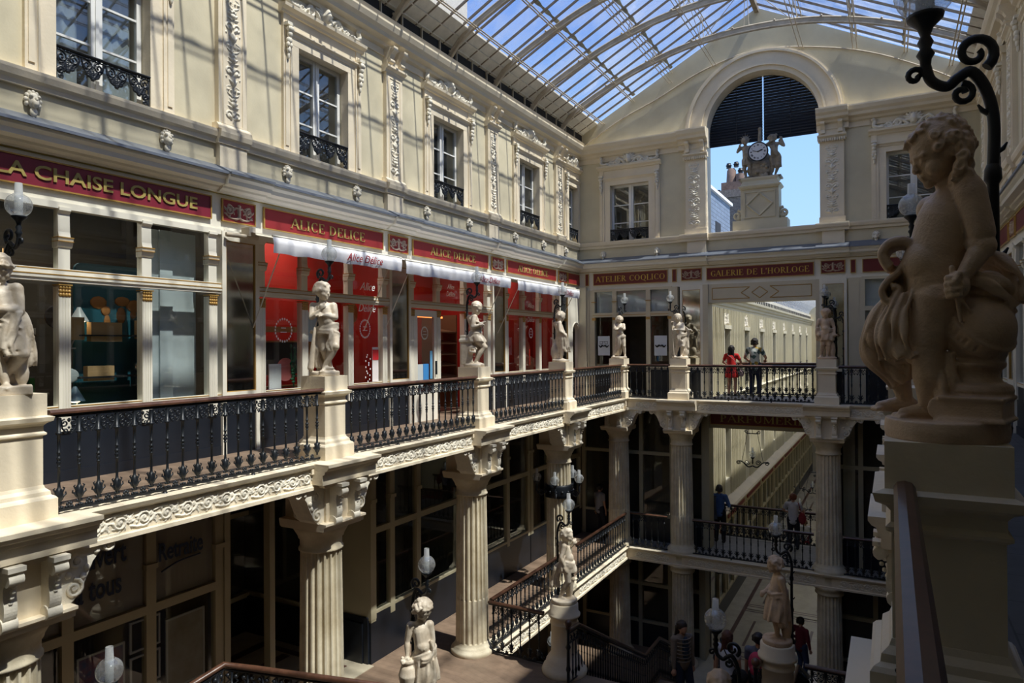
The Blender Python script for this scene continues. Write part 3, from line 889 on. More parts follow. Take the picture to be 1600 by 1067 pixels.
# ================================================================ GALLERY FLOORS, BEAMS
XL, XRR, YF = -7.1, 0.12, 20.1       # slab edges around the court
def slab(name, x0, x1, y0, y1, z1, th, material):
    return tag(MB().box(x0, x1, y0, y1, z1 - th, z1).build(name, material), kind='structure')
slab('floor', XW - 2.5, XL - 0.02, -3, 21.3, 0.0, .34, M['wood'])
slab('floor.001', XL - 0.02, XRR, YF + .02, 21.5, 0.0, .34, M['mat_grey'])
slab('floor.002', XRR, XR + .1, -3, 21.0, 0.0, .34, M['slate'])
slab('floor.003', -4.85, -1.75, 21.5, 23.1, 0.0, .34, M['mat_grey'])
MZ, GZ = -4.5, -7.85
slab('floor.004', XW - 3.5, XL - .02, 2.0, 21.5, MZ, .36, M['wood'])
slab('floor.005', XL - .02, 0.1, 7.0, 11.95, MZ, .36, M['woodx'])
slab('floor.006', XL - .02, XR, YF + .02, 22.75, MZ, .36, M['mat_grey'])
slab('floor.007', 0.1, XR, 2.0, 21.0, MZ, .36, M['wood'])
slab('floor.008', -12.9, 3.3, 2, 22.3, GZ, .3, M['wood'])
slab('floor.009', -5.3, -1.2, 19.3, 56, GZ + .012, .3, M['marblefloor'])
slab('floor.010', -12.4, -8.75, 7.25, 10.35, MZ + .012, .02, M['marblefloor'])
# inlay bands in the marble floors
b = MB()
for (x0, x1, y0, y1) in [(-4.75, -4.62, 21.2, 55), (-1.9, -1.77, 21.2, 55)]: b.box(x0, x1, y0, y1, GZ + .006, GZ + .012)
y = 21.5
while y < 55:
    for dy in (0, .18, .50, .68): b.box(-4.62, -1.9, y + dy, y + dy + .07, GZ + .006, GZ + .012)
    b.box(-4.2, -4.12, y + 1.0, y + 3.2, GZ + .006, GZ + .012); b.box(-2.4, -2.32, y + 1.0, y + 3.2, GZ + .006, GZ + .012)
    y += 4.0
tag(b.build('floor_inlay', M['marblered']), kind='structure', )
b = MB()
for q in range(3):
    b.box(-11.5 + q * .8, -11.3 + q * .8, 7.6 + .2 * q, 10.1 - .2 * q, MZ + .013, MZ + .018)
b.box(-11.5, -9.2, 7.6, 7.75, MZ + .013, MZ + .018); b.box(-11.5, -9.2, 9.95, 10.1, MZ + .013, MZ + .018)
tag(b.build('floor_inlay', M['marblered']), kind='structure')

BEAM = [(0.3, -.36), (-.02, -.36), (-.05, -.355), (-.05, -.31), (-.015, -.30), (-.015, -.07), (-.04, -.06), (-.07, -.04), (-.09, 0.005), (0.3, 0.005)]
bi = 60
def beam(fr_, L, z, rel=None, nm=None, res=.012):
    """fascia beam of length L; origin at its left end, top at z"""
    global bi
    t = put('trim_%d' % bi, MB().prof(BEAM, 0, L, 'x').mesh('beam', M['stone']), None, **fr_); bi += 1
    tag(t, kind='structure')
    if rel:
        a, c = rel
        put('carved_frieze', frieze_mesh(c - a, .20, res, .034), t, (a, -.0155, -.285))
    return t
def at_l(y, z=0.0): return dict(loc=(XL, y, z), rz=PI / 2)
def at_e(x, z=0.0): return dict(loc=(x, YF, z), rz=0.0)
def at_r(y, z=0.0): return dict(loc=(XRR, y, z), rz=-PI / 2)
ys = [-3] + PED + [20.2]
for k, (a, c) in enumerate(zip(ys[:-1], ys[1:])):
    if k == 0: beam(at_l(a), c - a, 0); continue
    beam(at_l(a), c - a, 0, (.52, c - a - (.52 if k < 4 else .3)), res=(.0085 if k == 1 else .012))
EX = [-7.1, -5.5, -1.52, 0.12]
for a, c in zip(EX[:-1], EX[1:]): beam(at_e(a), c - a, 0, (.5 if a > -7 else .28, c - a - (.55 if c < 0 else .2)), res=.014)
RY = [3.74, 7.9, 12.0, 16.1, 20.2]
for a, c in zip(RY[:-1], RY[1:]): beam(at_r(c), c - a, 0)
beam(at_r(3.74), 6.7, 0)
# mid level beams
beam(at_l(11.95, MZ), 4.1, 0, (.1, 4.0)); beam(at_l(16.05, MZ), 4.1, 0, (.35, 3.9))
for a, c in zip(EX[:-1], EX[1:]): beam(at_e(a, MZ), c - a, 0, (.25, c - a - .3), res=.014)

# ---------------------------------------------------------------- pedestals
def ped_mesh():
    b = MB()
    b.box(-.30, .30, -.30, .30, 0, .20)
    b.lathe([(.30, .20), (.285, .22), (.26, .235), (.255, .27), (.225, .30), (.215, .33)], 4)
    b.box(-.21, .21, -.21, .21, .32, .86)
    b.lathe([(.212, .80), (.235, .815), (.235, .83), (.215, .85), (.215, .90), (.235, .925), (.275, .945), (.285, .985), (.24, 1.0)], 4)
    b.box(-.235, .235, -.235, .235, .98, 1.21)
    return b.mesh('pedestal', M['stone'])
ped_me = ped_mesh()
def ledge_mesh(w=1.12):
    """projecting ledge block under a pedestal: origin top, front edge at y=0"""
    b = MB()
    b.prof([(0.45, -.28), (-.22, -.28), (-.22, -.14), (-.25, -.13), (-.26, -.09), (-.30, -.07), (-.33, -.03), (-.33, .012), (0.3, .012)], -w / 2, w / 2, 'x')
    b.prof([(-.06, -.13), (-.06, 0.01), (0.0, .01), (0, -.13)], -w / 2 - .04, w / 2 + .04, 'x')
    return b.mesh('ledge', M['stone'])
ledge_me = ledge_mesh()
def console_mesh(w=.11, h=.56, dp=.24):
    """S-scroll console, origin top back centre; front toward -y"""
    b = MB(); n = 18; pts = []
    for i in range(n + 1):
        t = i / n
        y = -dp * (0.95 - .75 * t) + .045 * math.sin(t * PI * 2.0)
        pts.append((y, -h * t))
    b.prof([(0.0, 0.0)] + pts[0:] + [(0.0, -h)], -w / 2, w / 2, 'x')
    b.tube([(-w / 2 - .008, -dp * .82, -.07), (w / 2 + .008, -dp * .82, -.07)], .062, 12)
    b.tube([(-w / 2 - .012, -dp * .30, -h + .06), (w / 2 + .012, -dp * .30, -h + .06)], .072, 12)
    b.box(-w / 2 - .02, w / 2 + .02, -dp - .02, 0, 0, .045)
    for q in range(6): b.ell((0, -dp * (.86 - .1 * q), -.13 - .055 * q), (.026, .024, .022), 6, 5)
    return b.mesh('scroll_console', M['carved'])
con_me = console_mesh()
def wing_mesh(d=.34):
    """side bracket with volute: profile in x-z, thickness along y (0..d)"""
    b = MB()
    prof = [(.0, 0), (.56, 0), (.60, -.05), (.57, -.12), (.50, -.13), (.44, -.11), (.36, -.20), (.30, -.34), (.22, -.50), (.14, -.56), (0, -.56)]
    b.prof([(x, z) for x, z in prof], 0, d, 'y')
    for (cx, cz, r0, tn) in ((.53, -.075, .07, 1.4), (.17, -.42, .10, -1.5), (.2, -.16, .07, 1.3)):
        for y in (-.006, d + .006): b.tube([(p[0], y, p[2]) for p in spiral(cx, cz, r0, .012, PI / 2, tn, 16)], .018, 5)
        b.tube([(cx, -.02, cz), (cx, d + .02, cz)], .022, 8)
    for (cx, cz) in ((.30, -.24), (.26, -.32), (.12, -.28), (.40, -.10)): b.ell((cx, -.005, cz), (.035, .02, .035), 7, 5)
    b.box(0, .62, -.03, d + .03, -.02, .03)
    return b.mesh('volute_wing', M['carved'])
wing_me = wing_mesh()

def flutes(R0, R1, z0, z1, n=20, depth=.16, band=None):
    """fluted shaft mesh arrays"""
    per = 8; N = n * per; v = []; f = []
    zs = [z0, z0 + .03, z0 + .05] + ([band - .02, band] if band else []) + [z1 - .05, z1 - .02, z1]
    for z in zs:
        t = (z - z0) / (z1 - z0); Rr = R0 + (R1 - R0) * t
        full = not (z < z0 + .02 or z > z1 - .01)
        d = depth if full else 0.0
        if band and z < band - .01 and full: d = depth * .45
        for i in range(N):
            ph = (i % per) / per
            c = max(0.0, math.sin(PI * min(max((ph - .14) / .72, 0), 1)))
            r = Rr * (1 - d * (c ** .6) * .85)
            a = 2 * PI * i / N; v.append((r * math.cos(a), r * math.sin(a), z))
    for j in range(len(zs) - 1):
        for i in range(N): f.append((j * N + i, j * N + (i + 1) % N, (j + 1) * N + (i + 1) % N, (j + 1) * N + i))
    return v, f
def shaft_mesh(R0, R1, z0, z1, band=None):
    b = MB(); v, f = flutes(R0, R1, z0, z1, band=band); b.add(v, f, False)
    return b.mesh('fluted_shaft', M['column'])
# upper storey column: origin on the gallery level at column centre, hangs down to MZ
shaft_up = shaft_mesh(.335, .30, MZ + .22, -1.34, band=MZ + 1.1)
def collar_mesh(zt):
    b = MB()
    b.lathe([(.30, zt - .38), (.325, zt - .37), (.325, zt - .345), (.305, zt - .33), (.305, zt - .20), (.33, zt - .19), (.335, zt - .16), (.37, zt - .10), (.40, zt - .05), (.40, zt)], 40)
    return b.mesh('echinus', M['column'])
echi_up = collar_mesh(-.97)
def base_mesh(z0):
    b = MB()
    b.lathe([(.43, z0), (.44, z0 + .04), (.43, z0 + .09), (.39, z0 + .11), (.385, z0 + .14), (.36, z0 + .17), (.345, z0 + .19), (.335, z0 + .23)], 40)
    return b.mesh('base', M['column'])
base_up = base_mesh(MZ)
def impost_mesh():
    b = MB()
    b.box(-.31, .31, -.40, .40, -.87, -.26)
    b.box(-.46, .46, -.52, .46, -.335, -.27)
    b.prof([(-.42, -.97), (-.45, -.97), (-.46, -.92), (-.50, -.89), (-.50, -.86), (.42, -.86), (.42, -.89), (.40, -.97)], -.42, .42, 'x')
    b.box(-.40, .40, -.42, .40, -.99, -.94)
    return b.mesh('impost_block', M['stone'])
impost_me = impost_mesh()
def upper_column(fr_, label, group='fluted columns carrying the upper gallery', wings=(1, 1)):
    """column whose local -y faces the court; centre at origin"""
    t = empty('column', **fr_); tag(t, label, 'column', group)
    put('shaft', shaft_up, t); put('echinus', echi_up, t); put('base', base_up, t); put('impost_block', impost_me, t)
    for x in (-.19, .19): put('scroll_console', con_me, t, (x, -.40, -.34))
    for s_, on in zip((-1, 1), wings):
        if not on: continue
        o = put('volute_wing', wing_me, t, (s_ * .28, -.36, -.31)); o.scale = (s_, 1, 1)
    return t
def pedestal(fr_, label, group='stone pedestals along the balustrade'):
    t = put('pedestal', ped_me, None, **fr_); tag(t, label, 'pedestal', group)
    return t
def ledge(fr_, ww=1.0):
    global bi
    t = put('trim_%d' % bi, ledge_me, None, **fr_); t.scale = (ww, 1, 1); bi += 1; tag(t, kind='structure')
ORD = ['first', 'second', 'third', 'fourth']
SIDE_L = ['under the child in the leaf crown', 'under the boy leaning on an oar', 'under the boy reading a book', 'under the boy with the folded hands']
for k, y in enumerate(PED):
    pedestal(dict(loc=(-7.38, y, 0.0), rz=PI / 2), 'cream stone pedestal on the left balustrade ' + SIDE_L[k])
    ledge(at_l(y))
    upper_column(dict(loc=(-7.46, y, 0), rz=PI / 2), 'cream fluted column on the left, ' + ['at the frame edge beneath the leaf-crowned boy', 'second from the left edge, beneath the oar boy', 'third from the left edge, beneath the reading boy', 'with the iron ring of globe lamps around its shaft'][k])
# corner and end
pedestal(dict(loc=(-7.36, 20.25, 0), rz=0), 'narrow cream pedestal at the far left corner of the balustrade')
for x, l in ((-5.5, 'cream pedestal on the far balustrade, left of the clock opening'), (-1.52, 'grey shaded pedestal on the far balustrade, right of the passage opening')):
    pedestal(dict(loc=(x, 20.38, 0), rz=0), l)
    ledge(at_e(x))
    upper_column(dict(loc=(x, 20.46, 0), rz=0), 'shaded fluted column under the far gallery, ' + ('left' if x < -4 else 'right') + ' of the lower passage opening')
upper_column(dict(loc=(-7.45, 20.42, 0), rz=0), 'shaded fluted column in the far left corner of the court', wings=(0, 1))
o = put('trim_%d' % bi, ledge_me, None, (-7.3, 20.1, 0)); bi += 1; o.scale = (.45, .8, .85); tag(o, kind='structure')
upper_column(dict(loc=(.48, 20.42, 0), rz=0), 'shaded fluted column in the far right corner of the court', wings=(1, 0))
for k, y in enumerate(RY[:4]):
    pedestal(dict(loc=(.205, y, 0), rz=-PI / 2), ['large foreground stone pedestal carrying the boy with the globe', 'second stone pedestal on the right, half hidden by the foreground statue', 'third stone pedestal on the right balustrade', 'fourth stone pedestal on the right balustrade'][k])
    ledge(at_r(y))
    upper_column(dict(loc=(.48, y, 0), rz=-PI / 2), 'fluted column under the right balustrade, ' + ORD[k] + ' from the camera')
# ground storey columns
shaft_lo = shaft_mesh(.33, .30, GZ + .22, MZ - .62, band=None)
base_lo = base_mesh(GZ)
def drum():
    b = MB(); zt = MZ
    b.lathe([(.33, zt - .60), (.36, zt - .58), (.36, zt - .55), (.335, zt - .53), (.36, zt - .47), (.42, zt - .42), (.43, zt - .36), (.385, zt - .34), (.385, zt - .09), (.43, zt - .07), (.45, zt + .0), (.44, zt + .03)], 40)
    return b.mesh('ringed_drum', M['column'])
drum_me = drum()
for (x, y, l) in [(-7.45, 20.42, 'in the far left corner'), (-5.5, 20.46, 'left of the marble passage floor'), (-1.52, 20.46, 'right of the marble passage floor'), (-7.46, 16.02, 'behind the statue with the spear'), (.48, 20.42, 'in the far right corner')]:
    t = empty('column', (x, y, 0)); tag(t, 'lower-storey fluted column ' + l, 'column', 'fluted columns of the lowest storey')
    put('shaft', shaft_lo, t); put('base', base_lo, t); put('drum', drum_me, t)

# ---------------------------------------------------------------- iron balustrades
def baluster_mesh():
    b = MB()
    b.lathe([(.011, .10), (.014, .13), (.030, .15), (.040, .19), (.036, .235), (.024, .26), (.016, .27), (.0135, .30), (.0125, .47), (.020, .475), (.020, .485), (.013, .49), (.018, .505), (.024, .52), (.018, .535), (.014, .545), (.024, .555), (.024, .565), (.014, .575), (.0125, .60), (.020, .61), (.020, .62), (.0145, .625), (.017, .79), (.03, .795), (.03, .815), (.018, .82), (.020, .96)], 8)
    for sg in (-1, 1):
        b.tube([(sg * .02, 0, .15), (sg * .045, 0, .19), (sg * .066, 0, .20), (sg * .062, 0, .225)], [.012, .012, .009, .006], 5)
        b.tube([(sg * .015, 0, .20), (sg * .038, 0, .24), (sg * .052, 0, .262), (sg * .036, 0, .272)], [.012, .010, .008, .006], 5)
        b.tube([(0, sg * .012, .20), (0, sg * .036, .25), (0, sg * .02, .27)], [.012, .010, .006], 5)
    return b.mesh('baluster', M['iron'])
bal_me = baluster_mesh()
_fr = {}
def rail_lace(n, sp):
    key = (n, round(sp, 3))
    if key in _fr: return _fr[key]
    b = MB()
    for k in range(n):                                   # scroll pairs between the balusters
        cx = (k + 1) * sp
        for sg in (-1, 1):
            b.tube([(p[0], 0, p[2]) for p in spiral(cx + sg * sp * .22, .90, .040, .010, PI / 2 if sg > 0 else PI / 2, -1.3 * sg, 12)], .0085, 5)
            b.tube([(p[0], 0, p[2]) for p in spiral(cx + sg * sp * .15, .825, .024, .008, -PI / 2, 1.2 * sg, 9)], .0075, 5)
            b.tube([(cx + sg * sp * .42, 0, .955), (cx + sg * sp * .36, 0, .90), (cx + sg * sp * .34, 0, .85), (cx + sg * sp * .12, 0, .80)], .0085, 5)
        b.ell((cx, 0, .855), (.014, .010, .014), 6, 5)
        b.ell((cx, 0, .93), (.018, .012, .022), 6, 5)
    top = b.mesh('scroll_frieze', M['iron'])
    b = MB()
    for k in range(2 * n):
        cx = (k + .5) * sp * .5 + sp * .25
        h = .13 if k % 2 == 0 else .105
        for q in range(5):
            a = PI * q / 4
            b.ell((cx + .026 * math.cos(a), 0, .05 + (h - .065) * math.sin(a) + .02), (.017, .012, .017), 6, 4)
        b.ell((cx, -.006, .075), (.017, .013, .017), 6, 4)
    _fr[key] = (top, b.mesh('leaf_frieze', M['iron']))
    return _fr[key]
def railing(fr_, L, label, group='iron balustrades of the upper gallery', sp0=.195):
    t = empty('balustrade', **fr_); tag(t, label, 'railing', group)
    b = MB(); b.prof([(-.040, .998), (-.042, 1.018), (-.028, 1.038), (0, 1.045), (.028, 1.038), (.042, 1.018), (.040, .998)], 0, L, 'x', smooth=False)
    b.build('handrail', M['rail'], t)
    MB().box(0, L, -.016, .016, .965, .998).build('top_rail', M['iron'], t)
    b = MB(); b.box(0, L, -.012, .012, .035, .052); b.box(0, L, -.018, .018, .052, .060)
    k = 0; m_ = max(1, round(L / 1.25))
    for q in range(1, m_): b.box(L * q / m_ - .014, L * q / m_ + .014, -.014, .014, 0, .08); b.lathe([(.035, 0), (.02, .02)], 8, (L * q / m_, 0, 0))
    b.build('bottom_rail', M['iron'], t)
    n = max(2, round(L / sp0)); sp = L / n
    for k in range(n): put('baluster', bal_me, t, ((k + .5) * sp, 0, 0))
    a, c = rail_lace(n - 1, sp)
    put('scroll_frieze', a, t, (-sp * .0, 0, 0)); put('leaf_frieze', c, t)
    return t
ly = PED + [20.2]
lab = ['at the left, in front of the homewares shop', 'between the oar boy and the reading boy', 'between the reading boy and the boy with folded hands', 'shortest one, ending at the far left corner']
for k in range(4):
    railing(dict(loc=(-7.19, ly[k] + .27, 0), rz=PI / 2), ly[k + 1] - ly[k] - .52, 'black iron balustrade with wooden handrail ' + lab[k])
railing(dict(loc=(-7.10, 20.27, 0), rz=0), 1.36, 'short dark balustrade panel in front of the moustache posters')
railing(dict(loc=(-5.24, 20.24, 0), rz=0), 3.46, 'dark balustrade in front of the couple, between the far pedestals')
railing(dict(loc=(-1.24, 20.27, 0), rz=0), 1.45, 'dark balustrade panel right of the far right pedestal')
railing(dict(loc=(-4.72, 22.95, 0), rz=0), 2.9, 'rear balustrade the couple lean on')
railing(dict(loc=(.045, 3.48, 0), rz=-PI / 2), 4.2, 'foreground balustrade with the worn wooden handrail by the camera')
for k in range(3):
    railing(dict(loc=(.045, RY[k + 1] - .26, 0), rz=-PI / 2), RY[k + 1] - RY[k] - .52, 'right-hand balustrade behind the foreground pedestal, bay ' + ['nearest', 'middle', 'farthest'][k])
g2 = 'iron balustrades of the middle level'
railing(dict(loc=(-7.12, 12.02, MZ), rz=PI / 2), 3.72, 'middle-level balustrade running behind the statue with the spear', g2)
railing(dict(loc=(-7.12, 16.32, MZ), rz=PI / 2), 3.75, 'sunlit middle-level balustrade ending at the corner column', g2)
railing(dict(loc=(-7.02, 20.2, MZ), rz=0), 1.15, 'dark middle-level balustrade panel in the left corner', g2)
railing(dict(loc=(-5.12, 20.2, MZ), rz=0), 3.25, 'dark middle-level balustrade in front of the passage view', g2)
railing(dict(loc=(-1.15, 20.2, MZ), rz=0), 1.3, 'dark middle-level balustrade panel at the right', g2)
railing(dict(loc=(-4.8, 22.62, MZ), rz=0), 3.1, 'rear middle-level balustrade overlooking the marble passage', g2)
railing(dict(loc=(-7.10, 11.9, MZ), rz=0), 1.22, 'short balustrade beside the round pedestal with the spear statue', g2)
railing(dict(loc=(-1.25, 11.9, MZ), rz=0), 1.2, 'short balustrade right of the round pedestal', g2)

# ---------------------------------------------------------------- central staircase
b = MB()
nst = 12; y0 = 11.95; run = 3.7 / nst; rise = (MZ - (MZ - 2.17)) / nst
for k in range(nst): b.box(-5.1, -1.9, y0 + k * run, y0 + (k + 1) * run, MZ - (k + 1) * 2.17 / nst - .12, MZ - (k + 1) * 2.17 / nst + 0.0)
b.box(-5.1, -1.9, 15.65, 16.8, MZ - 2.29, MZ - 2.17)
nst = 7
for k in range(nst): b.box(-5.1, -1.9, 16.8 + k * .33, 16.8 + (k + 1) * .33, MZ - 2.17 - (k + 1) * 1.18 / 7 - .12, MZ - 2.17 - (k + 1) * 1.18 / 7)
for x in (-5.2, -1.9):
    v = [(x, 11.9, MZ - .35), (x, 15.65, MZ - 2.5), (x, 16.8, MZ - 2.5), (x, 19.1, GZ), (x, 19.1, GZ + .2), (x, 16.8, MZ - 2.1), (x, 15.65, MZ - 2.1), (x, 11.9, MZ + .05)]
    b.add(v + [(p[0] + .1, p[1], p[2]) for p in v], [tuple(range(8)), tuple(range(15, 7, -1))] + [(i, (i + 1) % 8, 8 + (i + 1) % 8, 8 + i) for i in range(8)])
t = b.build('staircase', M['woodx']); tag(t, 'wooden stairs going down from the landing to the passage', 'stairs')
def stair_rail(x, label):
    t = empty('stair_railing', (x, 0, 0)); tag(t, label, 'railing')
    P_ = [(0, 11.3, -3.46), (0, 11.75, -3.50), (0, 15.65, -5.62), (0, 16.8, -5.64), (0, 19.1, -6.85)]
    b = MB(); b.tube(P_, .036, 8); b.build('handrail', M['rail'], t)
    b = MB()
    b.tube([(p[0], p[1], p[2] - .06) for p in P_], .014, 6); b.tube([(p[0], p[1], p[2] - .93) for p in P_], .014, 6); b.tube([(p[0], p[1], p[2] - .24) for p in P_], .009, 6)
    y = 11.45
    while y < 19:
        z = np.interp(y, [p[1] for p in P_], [p[2] for p in P_])
        b.tube([(0, y - .04, z - .1), (0, y + .02, z - .15), (0, y - .02, z - .2), (0, y - .06, z - .24)], .014, 5); b.ell((0, y, z - .15), (.012, .05, .035), 6, 4)
        y += .13
    b.build('lace', M['iron'], t)
    bm_ = MB(); bm_.lathe([(.011, -.95), (.016, -.86), (.028, -.80), (.014, -.74), (.0115, -.5), (.018, -.48), (.0115, -.46), (.0115, -.2)], 6); me = bm_.mesh('baluster', M['iron'])
    y = 11.5
    while y < 19.1:
        put('baluster', me, t, (0, y, np.interp(y, [p[1] for p in P_], [p[2] for p in P_]))); y += .135
    b = MB(); b.lathe([(.05, MZ), (.06, MZ + .06), (.03, MZ + .12), (.028, MZ + .3), (.045, MZ + .35), (.03, MZ + .42), (.028, MZ + .7), (.05, MZ + .75), (.028, MZ + .8), (.03, MZ + 1.05), (.05, MZ + 1.08)], 10, (0, 11.3, 0))
    b.build('newel_post', M['iron'], t)
    b = MB(); b.ell((0, 11.3, MZ + 1.17), .068, 12, 10); b.lathe([(.03, MZ + 1.06), (.045, MZ + 1.10)], 10, (0, 11.3, 0)); b.build('finial_ball', M['rail'], t)
stair_rail(-5.1, 'descending stair railing with wooden ball newel beside the spear statue')
stair_rail(-1.9, 'descending stair railing with wooden ball newel at the right of the stairs')
# railing of the flight near the camera
t = empty('stair_railing', (0, 0, 0)); tag(t, 'near stair railing with bent wooden handrail at the bottom left', 'railing')
P_ = [(-7.35, 4.8, -2.45), (-7.58, 6.03, -2.45), (-7.12, 6.15, -2.45), (-5.44, 6.64, -2.50), (-5.2, 6.7, -2.6)]
b = MB(); b.tube(P_, .04, 8); b.build('handrail', M['rail'], t)
b = MB(); b.tube([(p[0], p[1], p[2] - .06) for p in P_], .016, 6); b.tube([(p[0], p[1], p[2] - 1.0) for p in P_], .016, 6)
Q = [Vector(p) for p in P_]
for a, c in zip(Q[:-1], Q[1:]):
    n = max(1, int((c - a).length / .1))
    for k in range(n):
        p = a + (c - a) * ((k + .5) / n); d = (c - a).normalized()
        b.tube([p + d * .04 + Vector((0, 0, -.07)), p - d * .03 + Vector((0, 0, -.13)), p + d * .03 + Vector((0, 0, -.18)), p - d * .03 + Vector((0, 0, -.24))], .013, 5); b.ell(p + Vector((0, 0, -.13)), (.03, .03, .03), 6, 4)
b.build('lace', M['iron'], t)
for a, c in zip(Q[:-1], Q[1:]):
    n = max(1, int((c - a).length / .19))
    for k in range(n):
        p = a + (c - a) * ((k + .5) / n); put('baluster', bal_me, t, (p.x, p.y, p.z - 1.04))
tag(MB().box(-8.9, -5.2, 4.1, 6.75, -3.75, -3.5).build('stair_landing', M['wood']), 'wooden landing carrying the near stair railing', 'stairs')

# ================================================================ SHOPFRONTS
# --- drawn roman capitals (thick and thin strokes with serifs) for the gilt signs
def roman(ch):
    T, t_ = .15, .055; S = []
    def bar(x0, y0, x1, y1, w): S.append(('l', x0, y0, x1, y1, w))
    def serif(x, y, w=.30): S.append(('l', x - w / 2, y, x + w / 2, y, .04))
    def arc(cx, cy, rx, ry, a0, a1): S.append(('a', cx, cy, rx, ry, a0, a1))
    if ch == 'A': bar(.04, 0, .34, 1, t_); bar(.36, 1, .68, 0, T); bar(.14, .36, .56, .36, t_); serif(.05, .02, .22); serif(.68, .02, .26); w = .74
    elif ch == 'L': bar(.14, 0, .14, 1, T); serif(.14, .98); bar(.04, .02, .56, .02, .05); bar(.55, 0, .58, .25, .05); w = .6
    elif ch == 'I': bar(.15, 0, .15, 1, T); serif(.15, .02); serif(.15, .98); w = .3
    elif ch == 'E': bar(.14, 0, .14, 1, T); bar(.04, .02, .58, .02, .05); bar(.04, .98, .55, .98, .05); bar(.14, .52, .42, .52, .05); bar(.57, 0, .6, .24, .05); bar(.54, 1, .55, .78, .05); bar(.42, .42, .42, .62, .04); w = .62
    elif ch == 'F': bar(.14, 0, .14, 1, T); serif(.14, .02); bar(.04, .98, .54, .98, .05); bar(.14, .52, .42, .52, .05); bar(.53, 1, .54, .76, .05); bar(.42, .42, .42, .62, .04); w = .56
    elif ch in 'CG':
        arc(.42, .5, .36, .49, 50, 310); bar(.62, .98, .64, .72, .05)
        if ch == 'G': bar(.62, .06, .62, .42, .12); serif(.62, .42, .26)
        else: bar(.62, .05, .66, .24, .04)
        w = .72
    elif ch == 'D': bar(.14, 0, .14, 1, T); arc(.24, .5, .48, .48, -90, 90); bar(.04, .02, .28, .02, .05); bar(.04, .98, .28, .98, .05); w = .78
    elif ch in 'OQ':
        arc(.42, .5, .38, .49, 0, 360)
        if ch == 'Q': bar(.42, .05, .78, -.2, .09)
        w = .84
    elif ch in 'RP':
        bar(.14, 0, .14, 1, T); serif(.14, .02); bar(.04, .98, .3, .98, .05); arc(.28, .74, .26, .24, -90, 90); bar(.14, .5, .3, .5, .045)
        if ch == 'R': bar(.3, .5, .62, 0, .13); serif(.64, .02, .2)
        w = .7 if ch == 'R' else .6
    elif ch == 'T': bar(.34, 0, .34, 1, T); serif(.34, .02); bar(.03, .98, .65, .98, .05); bar(.04, 1, .02, .76, .045); bar(.64, 1, .66, .76, .045); w = .68
    elif ch == 'H': bar(.14, 0, .14, 1, T); bar(.62, 0, .62, 1, T); bar(.14, .52, .62, .52, t_); [serif(x, y) for x in (.14, .62) for y in (.02, .98)]; w = .78
    elif ch == 'U': bar(.14, 1, .14, .3, T); bar(.62, 1, .62, .3, .07); arc(.38, .3, .25, .29, 180, 360); serif(.14, .98); serif(.62, .98, .24); w = .76
    elif ch == 'M': bar(.12, 0, .12, 1, .06); bar(.12, 1, .46, .1, .13); bar(.46, .1, .8, 1, .05); bar(.8, 0, .8, 1, T); serif(.12, .02, .24); serif(.8, .02); w = .94
    elif ch == "'": bar(.1, 1, .08, .74, .1); w = .2
    else: w = .34
    return S, w
def sign_text(name, body, width, height, material, ext=.010):
    b = MB(); x = 0.0; gap = .07
    tot = sum(roman(c)[1] + gap for c in body) - gap
    sx = width / tot; sz = height
    def seg(x0, z0, x1, z1, w):
        p0 = Vector((x0, 0, z0)); p1 = Vector((x1, 0, z1))
        d = Vector(((x1 - x0) * sx, 0, (z1 - z0) * sz)); d.normalize()
        ws = sx * .75 + sz * .25
        nx, nz = -d.z * w * ws / 2, d.x * w * sz / 2
        q = [(x0 * sx + nx, z0 * sz + nz), (x1 * sx + nx, z1 * sz + nz), (x1 * sx - nx, z1 * sz - nz), (x0 * sx - nx, z0 * sz - nz)]
        b.add([(a, 0, c) for a, c in q] + [(a, -ext, c) for a, c in q], [(0, 1, 2, 3), (7, 6, 5, 4), (0, 4, 5, 1), (1, 5, 6, 2), (2, 6, 7, 3), (3, 7, 4, 0)])
    for ch in body:
        S, w = roman(ch)
        for s_ in S:
            if s_[0] == 'l': seg(x + s_[1], s_[2], x + s_[3], s_[4], s_[5])
            else:
                _, cx, cy, rx, ry, a0, a1 = s_; n = max(6, int(abs(a1 - a0) / 15)); pr = None
                for k in range(n):
                    A0 = R(a0 + (a1 - a0) * k / n); A1 = R(a0 + (a1 - a0) * (k + 1) / n); am = (A0 + A1) / 2
                    w_ = .045 + .11 * abs(math.cos(am)) ** 1.5
                    r0x = rx - w_ * .5; v = []
                    for A in (A0, A1):
                        wA = .045 + .11 * abs(math.cos(A)) ** 1.5
                        for sg in (0, 1):
                            rr = 1 - sg * 1.0
                            X_ = (cx + x + (rx - sg * wA) * math.cos(A)) * sx; Z_ = (cy + (ry - sg * .05) * math.sin(A)) * sz
                            v.append((X_, Z_))
                    q = [v[0], v[2], v[3], v[1]]
                    b.add([(a, 0, c) for a, c in q] + [(a, -ext, c) for a, c in q], [(0, 1, 2, 3), (7, 6, 5, 4), (0, 4, 5, 1), (1, 5, 6, 2), (2, 6, 7, 3), (3, 7, 4, 0)])
        x += w + gap
    cxm = width / 2
    b.v = [(v[0] - cxm, v[1], v[2] - height / 2) for v in b.v]
    return b.mesh(name, material)

